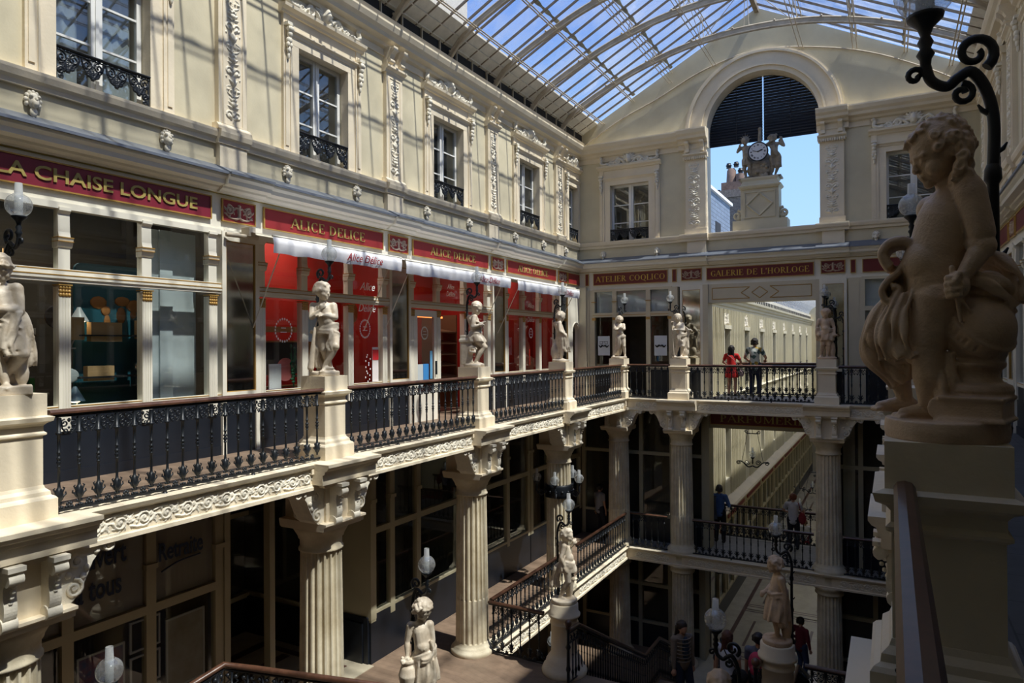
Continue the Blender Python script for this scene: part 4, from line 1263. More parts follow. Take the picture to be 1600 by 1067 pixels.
def putto_relief(w=.56, h=.28):
    r = Relief(); cx = 0
    r.dot(0, h * .82, h * .10, 1.5); r.line([(0, h * .7), (0, h * .4), (0, h * .2)], h * .11, h * .09, 6, 1.2)
    for sg in (-1, 1):
        r.line([(0, h * .62), (sg * h * .2, h * .72), (sg * h * .32, h * .6)], h * .05, h * .04, 5, 1.1)
        r.line([(0, h * .25), (sg * h * .14, h * .12), (sg * h * .3, h * .1)], h * .07, h * .05, 5, 1.1)
        r.spiral(sg * w * .33, h * .55, h * .27, h * .04, PI / 2, 1.6 * sg, h * .05, h * .03)
        for q in range(6): r.leaf(sg * w * .33 + h * .25 * math.cos(q), h * .5 + h * .25 * math.sin(q), h * .2, q + sg, h * .04)
        r.line([(sg * h * .3, h * .1), (sg * w * .3, h * .12), (sg * w * .44, h * .3)], h * .045, h * .03)
        r.dot(sg * w * .33, h * .55, h * .06)
    return r.mesh('putto_relief', M['redrelief'], -w / 2, w / 2, 0, h, .007, .022)
putto_me = putto_relief()

def signboard(parent, x0, x1, z0=3.59, z1=3.91, red='red', y=-.035):
    b = MB(); b.box(x0, x1, y, y + .03, z0, z1); s_ = b.build('sign_panel', M[red], parent)
    b = MB(); w = .016
    b.box(x0 - w, x1 + w, y - .012, y + .02, z1, z1 + w); b.box(x0 - w, x1 + w, y - .012, y + .02, z0 - w, z0); b.box(x0 - w, x0, y - .012, y + .02, z0, z1); b.box(x1, x1 + w, y - .012, y + .02, z0, z1)
    b.build('gilt_frame', M['gold'], parent)
    return s_
def post_mesh(w=.14, z0=.62, z1=3.38):
    """shopfront mullion post with gilt capital and flared bracket"""
    b = MB(); hw = w / 2
    b.box(-hw, hw, -.06, .06, z0, 2.40)
    for q in range(4): x = -hw + w * (q + .5) / 4; b.box(x - .008, x + .008, -.066, -.06, .9, 2.34)
    b.box(-hw, hw, -.05, .06, 2.60, 2.92)
    b.prof([(-.05, 2.88), (-.07, 2.90), (-.09, 2.97), (-.10, 3.0), (.05, 3.0), (.05, 2.88)], -hw - .02, hw + .02, 'x')
    b.prof([(-.07, 3.0), (-.05, 3.08), (-.045, 3.3), (-.08, 3.34), (-.08, 3.38), (.05, 3.38), (.05, 3.0)], -hw, hw, 'x')
    return b.mesh('post', M['paint'])
post_me = post_mesh()
def postcap_mesh(w=.14):
    b = MB(); hw = w / 2
    for q in range(4):
        for j in range(3): b.ell((-hw + w * (q + .5) / 4, -.065, 2.30 + .045 * j), (.022, .02, .026), 6, 5)
    b.box(-hw - .012, hw + .012, -.085, .06, 2.415, 2.43)
    b.box(-hw - .022, hw + .022, -.102, .05, 3.0, 3.012); b.box(-hw - .022, hw + .022, -.10, .05, 2.955, 2.962)
    return b.mesh('gilt_capital', M['gold'])
postcap_me = postcap_mesh()
def glazing(parent, x0, x1, z0, z1, name='pane', material='glass', y=0.0):
    return MB().box(x0, x1, y - .003, y + .003, z0, z1).build(name, M[material], parent)
def shop_bay(fr_, label, L, posts, text=None, thw=None, red='red', letters='gilt', group=None, tw=None, door=None, dark='plinth', sans=False, tx=None):
    """bay from x=0 (pier centre) to x=L (next pier centre)"""
    t = empty('shopfront', **fr_); tag(t, label, 'shopfront', group)
    signboard(t, .50, L - .52, red=red)
    if text:
        if sans: me = text_mesh('sign_lettering', text, .235, M[letters], ext=.012, width=tw, offset=.004)
        else: me = sign_text('sign_lettering', text, tw, .17, M[letters])
        put_text('sign_lettering', me, t, ((L / 2 if tx is None else tx), -.040, 3.75), .06 if sans else .045)
    b = MB()
    b.box(.30, L - .30, -.05, .06, 2.46, 2.62)
    b.box(.30, L - .30, -.07, .06, 2.50, 2.54)
    b.box(.30, L - .30, -.06, .06, 3.36, 3.44)
    b.box(.30, L - .30, -.045, .05, .86, .93) if door is None else [b.box(a, c, -.045, .05, .86, .93) for a, c in door]
    b.build('rails', M['paint'], t)
    b = MB(); b.box(.30, L - .30, -.075, -.07, 2.535, 2.548); b.box(.30, L - .30, -.055, -.05, 2.60, 2.612); b.box(.3, L - .3, -.05, -.045, .915, .925) if door is None else None
    b.build('gilt_lines', M['gold'], t)
    for x in posts:
        p = put('post', post_me, t, (x, 0, 0)); put('gilt_capital', postcap_me, p)
    spans = [(.30, L - .30)] if door is None else door
    b = MB()
    for a, c in spans: b.box(a, c, -.03, .05, 0, .86); b.box(a, c, -.045, .0, 0, .14)
    b.build('stall_riser', M[dark], t)
    xs = [posts[0]] + list(posts[1:])
    for a, c in zip(xs[:-1], xs[1:]):
        glazing(t, a + .07, c - .07, 2.62, 3.36)
        if door is None or any(d0 - .2 <= (a + c) / 2 <= d1 + .2 for d0, d1 in door): glazing(t, a + .07, c - .07, .93, 2.46)
    return t
def pier(fr_, label, mirror=True, red='red2', w=.62, post=None):
    """pier between shops: relief panel over a framed mirror"""
    t = empty('shop_pier', **fr_); tag(t, label, 'pier', 'mirrored piers between the shopfronts')
    hw = w / 2
    signboard(t, -hw + .01, hw - .01, red=red)
    put('putto_relief', putto_me, t, (0, -.036, 3.61))
    b = MB()
    b.box(-hw - .04, -hw + .03, -.08, .06, .0, 3.42); b.box(hw - .03, hw + .04, -.08, .06, 0, 3.42); b.box(-hw, hw, -.08, .06, 3.28, 3.44); b.box(-hw, hw, -.08, .06, .86, .95)
    b.build('frame', M['paint'], t)
    b = MB(); b.box(-hw, hw, -.05, .06, 0, .87); b.build('stall_riser', M['plinth'], t)
    b = MB()
    for (x0, x1, z0, z1) in ((-hw + .03, -hw + .042, .95, 3.28), (hw - .042, hw - .03, .95, 3.28), (-hw + .03, hw - .03, 3.268, 3.28), (-hw + .03, hw - .03, .95, .962)): b.box(x0, x1, -.07, -.04, z0, z1)
    b.build('gilt_frame', M['gold'], t)
    MB().box(-hw + .03, hw - .03, -.05, -.03, .95, 3.28).build('mirror', M['mirror'], t)
    return t
for k, c in enumerate(PIER):
    pier(fl(c), ['mirrored shop pier left of the homewares shop', 'mirrored shop pier between the homewares shop and the red shop', 'mirrored shop pier left of the white glass door', 'mirrored shop pier behind the fourth left statue', 'mirrored shop pier nearest the far left corner'][k], red='red' if k < 1 else 'red2')
B1 = shop_bay(fl(PIER[0]), 'homewares shopfront with dark red sign and blue-black base', 4.05, [.42, 1.42, 2.50, 3.55], 'LA CHAISE LONGUE', tw=2.62, sans=True, tx=1.98)
sg_ = 'three bays of the red cookware shopfront'
B2 = shop_bay(fl(PIER[1]), 'red cookware shopfront bay with the spoon drawing on its glass', 4.01, [.42, 1.36, 2.52, 3.52], 'ALICE DELICE', tw=1.88, red='red2')
B3 = shop_bay(fl(PIER[2]), 'red cookware shopfront bay with the white glass door', 4.14, [.42, 1.40, 2.52, 3.62], 'ALICE DELICE', tw=1.88, red='red2', door=[(2.45, 3.84)])
B4 = shop_bay(fl(PIER[3]), 'red cookware shopfront bay behind the boy with folded hands', 4.05, [.42, 1.38, 2.40, 3.52], 'ALICE DELICE', tw=1.88, red='red2')
t = empty('shopfront', **fl(PIER[4])); tag(t, 'narrow corner shopfront with an arched white doorway', 'shopfront')
signboard(t, .40, 1.28, red='red2')
wv = MB()
ax, ar = .95, .26
for k in range(12):
    a0, a1 = PI * k / 12, PI * (k + 1) / 12
    x0, x1 = ax + ar * math.cos(a1), ax + ar * math.cos(a0)
    z0_, z1_ = 2.05 + ar * math.sin(a1), 2.05 + ar * math.sin(a0)
    wv.add([(x0, -.05, z0_), (x1, -.05, z1_), (x1, -.05, 3.4), (x0, -.05, 3.4), (x0, .1, z0_), (x1, .1, z1_), (x1, .1, 3.4), (x0, .1, 3.4)], [(0, 1, 2, 3), (7, 6, 5, 4), (0, 4, 5, 1)])
    wv.tube([(ax + (ar + .05) * math.cos(a0), -.06, 2.05 + (ar + .05) * math.sin(a0)), (ax + (ar + .05) * math.cos(a1), -.06, 2.05 + (ar + .05) * math.sin(a1))], .02, 6)
wv.box(.34, ax - ar, -.05, .1, 0, 3.4); wv.box(ax + ar, 1.35, -.05, .1, 0, 3.4)
wv.build('arch_frame', M['paint'], t)
MB().box(ax - ar - .05, ax + ar + .05, .3, .34, 0, 2.5).build('door_leaf', mat('pink_grey_door', (.42, .30, .27), .6), t)

def room_light(x, y, z, w, colr=(1, .9, .78), size=1.2):  # area light without a fixture, added to brighten the shop interiors
    d = bpy.data.lights.new('shop_fill_light', 'AREA'); d.energy = w; d.color = colr; d.size = size
    o = bpy.data.objects.new('shop_fill_light', d); COL.objects.link(o); o.location = (x, y, z)
room_light(-10.2, 5.3, 3.8, 22); room_light(-9.75, 9.4, 3.8, 18); room_light(-10.0, 13.4, 3.8, 20); room_light(-9.5, 17.6, 3.8, 15)
# --- shop interiors (rooms behind the glass)
def room(name, x0, x1, y0, y1, z0, z1, material, frd, openf=True):
    b = MB()
    v = [(x0, y0, z0), (x1, y0, z0), (x1, y1, z0), (x0, y1, z0), (x0, y0, z1), (x1, y0, z1), (x1, y1, z1), (x0, y1, z1)]
    b.add(v, [(0, 3, 2, 1), (4, 5, 6, 7), (1, 2, 6, 5), (2, 3, 7, 6), (3, 0, 4, 7)])
    return tag(b.build(name, material, **frd), kind='structure')
room('wall_shop_homewares', -.2, 4.0, .10, 2.8, 0, 3.9, M['room'], fl(PIER[0]))
room('wall_shop_red', .05, 4.0, .10, 1.5, 0, 3.9, M['shopred'], fl(PIER[1]))
room('wall_shop_red.001', .05, 4.1, .10, 2.0, 0, 3.9, M['shopred'], fl(PIER[2]))
room('wall_shop_red.002', .05, 4.0, .10, 1.0, 0, 3.9, M['shopred'], fl(PIER[3]))
F1 = fl(PIER[0]); F2 = fl(PIER[1]); F3 = fl(PIER[2]); F4 = fl(PIER[3])
def loc_in(F, x, y, z):
    """point of a wall frame in world space"""
    c, s_ = math.cos(F['rz']), math.sin(F['rz'])
    return dict(loc=(F['loc'][0] + x * c - y * s_, F['loc'][1] + x * s_ + y * c, F['loc'][2] + z), rz=F['rz'])
def thing(name, mb, material, F, x, y, z, label, cat, group=None):
    o = mb.build(name, material, **loc_in(F, x, y, z)); return tag(o, label, cat, group)
# teal board with world map
teal = mat('teal_panel', (.012, .085, .12), .5); orange = mat('ochre_map', (.34, .14, .035), .7)
b = MB(); pts = []
for (cx, cz, a0) in ((.44, .98, 0), (-.44, .98, 90), (-.44, -.98, 180), (.44, -.98, 270)):
    for q in range(5): a = R(a0 + 22.5 * q); pts.append((cx + .1 * math.cos(a), cz + .1 * math.sin(a)))
b.prof([(p[0], p[1]) for p in pts], 0, .04, 'y')
t = b.build('wall_panel', teal, **loc_in(F1, 2.45, .62, 1.72)); tag(t, 'tall rounded teal panel with an ochre world map in the homewares window', 'display panel')
b = MB()
for (x, z, rx, rz_) in ((-.22, .55, .12, .09), (-.12, .44, .07, .07), (-.10, .27, .05, .12), (.12, .58, .12, .07), (.10, .38, .07, .12), (.30, .52, .13, .09), (.28, .40, .05, .06), (.42, .26, .06, .04)): b.ell((x, -.004, z), (rx, .008, rz_), 8, 5)
b.build('world_map', orange, t)
thing('display_shelf', MB().box(-.42, .42, -.12, .12, -.012, .012).box(-.42, .42, -.12, .12, .55, .57), M['dark'], F1, 2.25, .45, 1.25, 'dark double shelf in front of the teal panel', 'shelf')
kraft = mat('kraft_card', (.42, .27, .13), .8, var=.15)
for i, (x, z, w_, h_) in enumerate(((1.80, 1.90, .20, .30), (2.20, 1.86, .42, .26), (2.72, 1.90, .13, .26), (2.12, 1.30, .36, .20))):
    thing('cardboard_box', MB().box(-w_ / 2, w_ / 2, -.05, .05, -h_ / 2, h_ / 2), kraft, F1, x, .42, z, ['narrow kraft box at the left of the upper shelf', 'wide kraft box in the middle of the upper shelf', 'slim kraft box at the right of the upper shelf beside the post', 'tilted kraft card on the lower shelf'][i], 'box')
b = MB(); b.lathe([(.15, 0), (.15, .03)], 24, mtx=Matrix.Rotation(PI / 2, 4, 'X')); thing('wall_clock', b, mat('dark_wood_clock', (.03, .02, .018), .5), F1, 1.62, .5, 2.05, 'round dark wall clock beside the teal panel', 'clock')
b = MB(); b.ell((0, 0, 0), (.14, .02, .10), 16, 8); thing('speech_bubble_board', b, mat('grey_board', (.30, .33, .34), .8), F1, 1.72, .42, 1.28, 'oval grey speech-bubble board in the homewares window', 'board')
def desk_lamp(F, x, y, z, colr, label, s_=1.0):
    t = empty('desk_lamp', **loc_in(F, x, y, z)); tag(t, label, 'lamp', None)
    b = MB(); b.lathe([(.045, .14), (.12, 0.0)], 16, (0, -.02, .45), caps=False, mtx=Matrix.Rotation(R(0), 4, 'X')); b.lathe([(.02, .19), (.045, .14)], 12, (0, -.02, .45)); b.build('lamp_shade', mat(label[:8], colr, .4), t)
    b = MB(); b.ell((0, -.02, .462), (.075, .075, .035), 12, 8); b.build('bulb', mat('lit_bulb', (1, .8, .5), .5, emit=((1, .75, .42), 9)), t)
    b = MB(); b.tube([(0, 0, .60), (.08, 0, .50), (-.10, 0, .10)], .008, 6); b.lathe([(.06, 0), (.06, .02)], 12, (-.10, 0, .08)); b.build('stand', mat('pale_metal', (.4, .42, .44), .4), t)
desk_lamp(F1, 1.92, .55, 1.55, (.40, .43, .45), 'grey desk lamp glowing in the homewares window, the upper one')
desk_lamp(F1, 1.78, .40, .50, (.16, .25, .32), 'blue desk lamp glowing in the homewares window, the lower one')
b = MB(); b.box(-.42, -.02, 0, .02, 0, 3.3); b.box(-.02, .02, .05, .07, 0, 3.3); b.box(.02, .45, 0, .02, 0, 3.3); b.box(-.16, .04, -.04, 0, 0, 3.3)
thing('display_partition', b, mat('pale_blue_partition', (.50, .56, .60), .7), F1, 3.08, .32, .05, 'tall pale blue-white folded partition at the right of the homewares window', 'partition')
t = empty('floor_lamp', **loc_in(F1, 2.60, .22, .5)); tag(t, 'chrome floor lamp with three mirror balls behind the third post', 'lamp')
MB().tube([(0, 0, 0), (0, 0, 1.25)], .012, 8).build('pole', mat('chrome', (.7, .7, .7), .12, metal=1), t)
for q, z in enumerate((.62, .88, 1.18)): MB().ell((.05 * (-1) ** q, -.02, z), .062, 16, 12).build('mirror_ball', bpy.data.materials['chrome'], t)
# shelves of colourful goods, far back
SHC = [(.5, .05, .08), (.05, .2, .08), (.35, .3, .05), (.45, .45, .42), (.1, .12, .3), (.5, .25, .05), (.3, .02, .15), (.6, .55, .5)]
shm = [mat('goods_%d' % i, c, .6) for i, c in enumerate(SHC)]
for r_, z in enumerate((.62, 1.02, 1.42, 1.82)):
    thing('wall_shelf', MB().box(-.9, .9, -.13, .13, -.012, .012), M['room'], F1, 1.0, 1.35, z, 'dark wall shelf deep in the homewares shop, %s row' % ['lowest', 'second', 'third', 'top'][r_], 'shelf')
    for q in range(9):
        w_ = .05 + .05 * rng.rand(); h_ = .08 + .16 * rng.rand()
        b = MB().box(-w_ / 2, w_ / 2, -w_ / 2, w_ / 2, .012, h_)
        if q % 3 == 0: b = MB().lathe([(w_ / 2, .012), (w_ / 2, h_ * .7), (w_ / 4, h_)], 10)
        thing('shelf_goods', b, shm[(q * 3 + r_) % 8], F1, .2 + q * .19, 1.33, z, 'small coloured goods on the %s dark shelf of the homewares shop' % ['lowest', 'second', 'third', 'top'][r_], 'goods', 'goods on the %s homewares shelf' % ['lowest', 'second', 'third', 'top'][r_])
thing('display_table', MB().box(-.5, .5, -.2, .2, .0, .03).box(-.48, -.44, -.18, .18, -.5, 0).box(.44, .48, -.18, .18, -.5, 0), mat('yellow_tabletop', (.45, .33, .02), .6), F1, 1.6, .55, .62, 'yellow display table low behind the homewares glass', 'table')
for i, x in enumerate((1.05, 1.2)):
    thing('pendant_lamp', MB().lathe([(.02, .08), (.09, 0)], 14).tube([(0, 0, .08), (0, 0, .6)], .004, 5), mat('lit_amber', (1, .6, .3), .5, emit=((1, .5, .2), 2.2)), F1, x, .6 + i * .5, 2.28 - i * .35, 'small amber pendant lamp beside the leaf-crowned statue, the %s one' % ['upper', 'lower'][i], 'lamp')

# red shop window dressing
def ring_decal(F, x, z, r, label, oval=1.0, n=22):
    b = MB()
    for k in range(n):
        a = 2 * PI * k / n; b.ell((r * oval * math.cos(a), 0, r * math.sin(a)), (.016, .003, .022), 6, 4)
    for q, w_ in enumerate((.10, .13)): b.box(-w_ / 2, w_ / 2, -.002, .002, .03 - .07 * q, .045 - .07 * q)
    return thing('window_decal', b, M['whiteink'], F, x, -.008, z, label, 'decal')
ring_decal(F2, .92, 1.92, .19, 'white dotted ring sticker on the leftmost red shop pane', .95)
ring_decal(F2, 2.98, 1.98, .17, 'white dotted ring sticker over the wooden spoon poster', .85)
ring_decal(F3, .93, 1.92, .13, 'white round sticker on the glass of the white door', .9, 26)
ring_decal(F4, 1.90, 1.98, .13, 'white round sticker on the red pane behind the fourth statue', .8, 26)
def script(F, x, z, s_, txt, m_, label, shear=.35, y=-.01, w_=None, cat='lettering'):
    o = put('script_lettering', text_mesh('script_lettering', txt, s_, m_, ext=.0015, shear=shear, width=w_), None, **loc_in(F, x, y, z)); return tag(o, label, cat)
script(F2, 3.05, 2.80, .22, 'Alice', M['whiteink'], 'white script word above the transom over the spoon poster', w_=.44)
script(F2, 3.03, 2.38, .22, 'Délice', M['whiteink'], 'white script word below the transom over the spoon poster', w_=.50)
script(F3, 1.96, 2.92, .17, 'Alice\nDélice', M['whiteink'], 'white two-line script on the upper pane right of the door', w_=.36)
script(F4, 1.9, 2.75, .2, 'Alice', M['whiteink'], 'white script word on the upper pane behind the fourth statue', w_=.4)
script(F4, 1.9, 2.36, .2, 'Délice', M['whiteink'], 'white script word on the lower pane behind the fourth statue', w_=.44)
b = MB(); b.ell((.05, 0, .35), (.11, .01, .19), 14, 10); b.tube([(.02, 0, .2), (-.10, 0, -1.0)], .022, 6)
thing('spoon_poster', b, mat('orange_spoon', (.50, .15, .03), .6), F2, 2.96, .30, 1.95, 'giant orange wooden spoon standing in the red shop window', 'display')
b = MB(); b.lathe([(.27, 0), (.27, .02)], 24, mtx=Matrix.Rotation(PI / 2, 4, 'X')); thing('round_sign', b, mat('pale_blue_disc', (.55, .65, .75), .6), F2, 1.78, .25, 2.0, 'pale blue disc behind the oar statue', 'display')
b = MB(); b.box(-.75, .75, 0, .25, .93, .96); b.box(-.6, .6, .3, .34, 1.2, 1.75); b.box(-.7, -.6, .28, .34, .9, 2.0); b.box(.6, .7, .28, .34, .9, 2.0); b.box(-.7, .7, .28, .34, 1.9, 2.0)
thing('display_cabinet', b, mat('honey_wood', (.36, .17, .06), .5), F2, 1.45, .3, 0.0, 'honey wood cabinet inside the left red shop window', 'cabinet')
thing('dark_screen', MB().box(-.55, .55, 0, .02, 1.15, 1.72), M['dark'], F2, 1.45, .56, 0, 'dark screen framed by the honey wood cabinet', 'screen')
thing('menu_card', MB().box(-.13, .13, -.01, .01, 0, .42), M['cloth'], F2, .88, .16, .93, 'white recipe card low in the left red window', 'card')
thing('pink_fan', MB().lathe([(.02, 0), (.2, .03), (.2, .04)], 20, mtx=Matrix.Rotation(PI / 2, 4, 'X')), mat('dusty_pink', (.5, .13, .13), .7), F2, 1.12, .2, 1.25, 'round dusty pink fan in the left red window', 'decoration')
b = MB()
for q in range(9):
    x = .03 * math.sin(q * 2.2); b.tube([(0, 0, 0), (x * 2, 0, .3 + .05 * q)], .006, 5); b.ell((x * 2, 0, .32 + .05 * q), (.025, .02, .035), 6, 5); b.ell((-x * 1.5, 0, .1 + .05 * q), (.05, .015, .02), 6, 5)
thing('potted_plant', b, mat('dark_green_leaf', (.02, .11, .05), .6), F2, 1.28, .14, .93, 'dark green stem plant with white buds in the left red window', 'plant')
thing('parcel_sign', MB().box(-.09, .09, -.003, .003, -.34, .34), mat('white_red_sticker', (.75, .7, .7), .5), F2, 3.28, -.008, 1.28, 'tall white and red parcel sticker at the right end of the spoon window', 'sticker')
thing('parcel_sign', MB().box(-.085, .085, -.003, .003, -.1, .1), mat('vivid_red', (.7, .03, .04), .5), F2, 3.28, -.014, 1.47, 'red cube emblem on the tall parcel sticker', 'sticker')
b = MB()
for q in range(14): b.ell((.07 * math.sin(q * 2.4), 0, -.25 + .04 * q), (.016, .003, .02), 6, 4)
thing('window_decal', b, M['whiteink'], F2, 3.06, -.008, 1.2, 'white flower sprig sticker beside the parcel sticker', 'decal')
# white glass door + open interior
t = empty('shop_door', **loc_in(F3, .92, -.02, 0)); tag(t, 'white framed glass door of the red shop with stickers low on its pane', 'door')
b = MB(); b.box(-.43, -.31, -.03, .03, 0, 2.42); b.box(.31, .43, -.03, .03, 0, 2.42); b.box(-.43, .43, -.03, .03, 2.28, 2.42); b.box(-.43, .43, -.03, .03, 0, .62); b.build('door_frame', M['paint'], t)
glazing(t, -.31, .31, .62, 2.28)
MB().box(.34, .37, -.07, -.03, 1.0, 1.3).build('handle', M['iron'], t)
for (x, z, w_, h_, c_, l_) in ((-.19, .98, .2, .52, (.55, .6, .62), 'pale notice'), (.02, 1.02, .2, .45, (.05, .25, .6), 'blue notice'), (.22, 1.22, .09, .62, (.15, .4, .65), 'narrow blue sticker strip')):
    MB().box(x - w_ / 2, x + w_ / 2, -.012, -.008, z - h_ / 2, z + h_ / 2).build('sticker', mat('sticker' + l_, c_, .5), t)
b = MB(); b.box(-.4, -.36, 0, .5, 0, 2.3); b.box(.36, .4, 0, .5, 0, 2.3)
for q in range(6): b.prof([(0, .5 + .27 * q), (.45, .58 + .27 * q), (.45, .61 + .27 * q), (0, .53 + .27 * q)], -.36, .36, 'x')
thing('shelf_rack', b, mat('brown_wood', (.16, .07, .03), .6), F3, 2.6, .5, .1, 'brown slanted shelf rack visible through the open red shop doorway', 'shelf')
thing('light_strip', MB().box(-.5, .5, -.02, .02, 0, .04), mat('orange_glow', (1, .3, .08), .5, emit=((1, .22, .05), 3)), F3, 1.9, .55, 2.30, 'glowing orange light strip above the open shop doorway', 'light')

# awnings
awn_t = [(F1, 4.05, 7.20, 3.33, 'Alice Délice', 2.05), (F2, 3.27, 7.48, 3.30, 'Alice Délice', 2.25), (F3, 3.82, 7.75, 3.28, 'Alice Délice', 2.3)]
for i, (F, x0, x1, zt, tx, to) in enumerate(awn_t):
    t = empty('awning', **loc_in(F, x0, 0, 0)); L = x1 - x0
    tag(t, 'white canvas awning with red script, ' + ['above the spoon window, largest in view', 'above the white glass door', 'smallest, above the far red bay'][i], 'awning', 'white awnings of the red shop')
    n = 40; v = []; f = []
    for k in range(n + 1):
        x = L * k / n; w_ = .012 * math.sin(k * 1.3) + .008 * math.sin(k * .47)
        v += [(x, -.06, 3.47), (x, -.78, zt), (x, -.80 + w_, zt - .12), (x, -.79 + w_ * 2, zt - .26 + .006 * math.sin(k * .8))]
    for k in range(n):
        for j in range(3): f.append((k * 4 + j, k * 4 + j + 1, (k + 1) * 4 + j + 1, (k + 1) * 4 + j))
    MB().add(v, f, True).build('canvas', M['cloth'], t)
    b = MB(); b.tube([(0, -.77, zt), (L, -.77, zt)], .018, 8)
    for x in (.25, L - .25): b.tube([(x, -.77, zt), (x, -.05, 1.95)], .010, 6)
    b.build('frame', M['paint'], t)
    put('red_script', text_mesh('red_script', tx, .20, M['redink'], ext=.001, shear=.35, width=.95), t, (to if i < 1 else L * .74, -.825, zt - .15))
t = MB().tube([(0, 0, 0), (.5, -.12, 0)], .035, 10).box(.3, .42, -.16, .02, 0, .14).build('awning_motor', M['roofmetal'], **loc_in(F1, 3.72, -.14, 3.36)); tag(t, 'awning winding arm at the joint between the two shop signs', 'mechanism')

# ---------------------------------------------------------------- end wall shop (far gallery)
FE = fe(0)
t = empty('shopfront', **FE); tag(t, 'far shopfront with gilt on red sign and moustache posters', 'shopfront')
signboard(t, -8.46, -6.05, 3.57, 3.92, 'red3'); put_text('sign_lettering', sign_text('sign_lettering', 'ATELIER COQLICO', 2.28, .18, M['gilt_bright']), t, (-7.25, -.04, 3.745))
signboard(t, -8.74, -8.66, 3.57, 3.92, 'red3'); signboard(t, -5.87, -5.77, 3.57, 3.92, 'red3')
b = MB()
b.box(-9.0, -8.62, -.08, .1, 0, 3.4); b.box(-8.62, -8.44, -.05, .1, 0, 3.4)
for x in (-7.76, -6.65): b.box(x - .07, x + .07, -.06, .05, 0.0 if x > -7 or x < -7.7 else 0, 3.4)
b.box(-6.0, -5.86, -.06, .1, 0, 3.4); b.box(-5.86, -5.72, -.08, .1, .9, 3.4)
b.box(-8.5, -5.9, -.05, .05, 2.52, 2.66); b.box(-8.5, -5.9, -.06, .05, 3.34, 3.42); b.box(-8.5, -7.7, -.045, .05, .86, .95); b.box(-6.7, -5.9, -.045, .05, .86, .95)
b.box(-9, -8.7, -.16, 0, 0, 3.5)
b.build('frame', M['paint_shade'], t)
b = MB()
for x in (-8.46, -7.76, -6.65, -5.97): b.box(x - .08, x + .08, -.085, .0, 3.0, 3.02); b.box(x - .06, x + .06, -.075, 0, 2.42, 2.5)
b.box(-8.5, -5.9, -.056, 0, 2.575, 2.59); b.build('gilt_lines', M['gold'], t)
for a, c in ((-8.40, -7.83), (-7.69, -6.72), (-6.58, -6.0)):
    glazing(t, a, c, 2.66, 3.34)
    MB().box(a, c, .06, .07, 2.66, 3.34).build('blind', M['curtain'], t)
for a, c in ((-8.40, -7.83), (-6.58, -6.0)): glazing(t, a, c, .95, 2.52)
MB().box(-8.62, -7.76, -.04, .05, 0, .88).build('stall_riser', M['plinth'], t); MB().box(-6.65, -5.72, -.04, .05, 0, .88).build('stall_riser', M['plinth'], t)
room('wall_shop_far', -8.45, -5.95, .1, 1.6, 0, 3.5, M['room'], FE)
thing('folding_door', MB().box(0, .04, 0, .9, 0.01, 2.5), mat('warm_brown_door', (.10, .04, .015), .5), FE, -7.66, .1, 0, 'warm brown door standing open in the far shop', 'door')
poster = mat('white_poster', (.62, .68, .78), .6)
for i, x in enumerate((-8.14, -6.27)):
    t2 = thing('poster', MB().box(-.20, .20, -.004, .004, -.31, .31), poster, FE, x, -.015, 1.60, ['white poster with spectacles and moustache in the left far pane', 'white poster with a moustache in the right far pane'][i], 'poster')
    b = MB()
    for sg in (-1, 1):
        pts = curvepts([(sg * .005, -.01, -.02), (sg * .05, -.01, .01), (sg * .11, -.01, -.04), (sg * .165, -.01, .02)], 6)
        b.tube(pts, [.022 * math.sin(PI * (k + 3) / (len(pts) + 4)) + .004 for k in range(len(pts))], 6)
        if i == 0:
            b.tube([(sg * .03, -.01, .14), (sg * .14, -.01, .14), (sg * .13, -.01, .06), (sg * .05, -.01, .06), (sg * .03, -.01, .14)], .006, 5)
    if i == 0: b.tube([(-.03, -.01, .13), (.03, -.01, .13)], .006, 5)
    b.build('moustache', M['dark'], t2)
# pier with mirror, opening frame
pier(fe(-5.30), 'mirrored pier on the far wall, left of the clock opening', red='red3', w=.60)
pier(fe(-1.40), 'mirrored pier on the far wall, right of the passage opening', red='red3', w=.60)
t = empty('passage_portal', **FE); tag(t, 'portal of the far passage with red name board and gilt lozenge panel', 'portal')
signboard(t, -4.83, -1.90, 3.57, 3.90, 'red3'); put_text('sign_lettering', sign_text('sign_lettering', "GALERIE DE L'HORLOGE", 2.72, .17, M['gilt_bright']), t, (-3.365, -.04, 3.735))
b = MB()
b.box(-5.0, -4.80, -.08, .5, 0, 3.42); b.box(-1.84, -1.70, -.08, .5, 0, 3.42); b.box(-4.8, -1.84, -.03, .5, 2.87, 3.42); b.build('portal_frame', M['paint_shade'], t)
b = MB(); zz0, zz1 = 2.97, 3.30; xm = -3.33
def gline(pts):
    for p, q in zip(pts[:-1], pts[1:]): b.tube([(p[0], -.032, p[1]), (q[0], -.032, q[1])], .012, 4)
gline([(xm - .28, zz0), (-4.68, zz0), (-4.68, zz1), (xm - .28, zz1), (xm - .52, (zz0 + zz1) / 2), (xm - .28, zz0)])
gline([(xm + .28, zz0), (-1.95, zz0), (-1.95, zz1), (xm + .28, zz1), (xm + .52, (zz0 + zz1) / 2), (xm + .28, zz0)])
gline([(xm, zz0), (xm - .22, (zz0 + zz1) / 2), (xm, zz1), (xm + .22, (zz0 + zz1) / 2), (xm, zz0)])
b.build('gilt_lozenge', M['gold'], t)
t = empty('shopfront', **FE); tag(t, 'far right shopfront behind the foreground statue', 'shopfront')
signboard(t, -.66, 1.9, 3.57, 3.90, 'red3'); signboard(t, -.95, -.85, 3.57, 3.90, 'red3')
b = MB(); b.box(-1.02, -.76, -.06, .06, 0, 3.42); b.box(-.76, -.62, -.05, .06, 0, 3.42)
for x in (.15, 1.2, 1.9): b.box(x - .07, x + .07, -.05, .06, 0, 3.42)
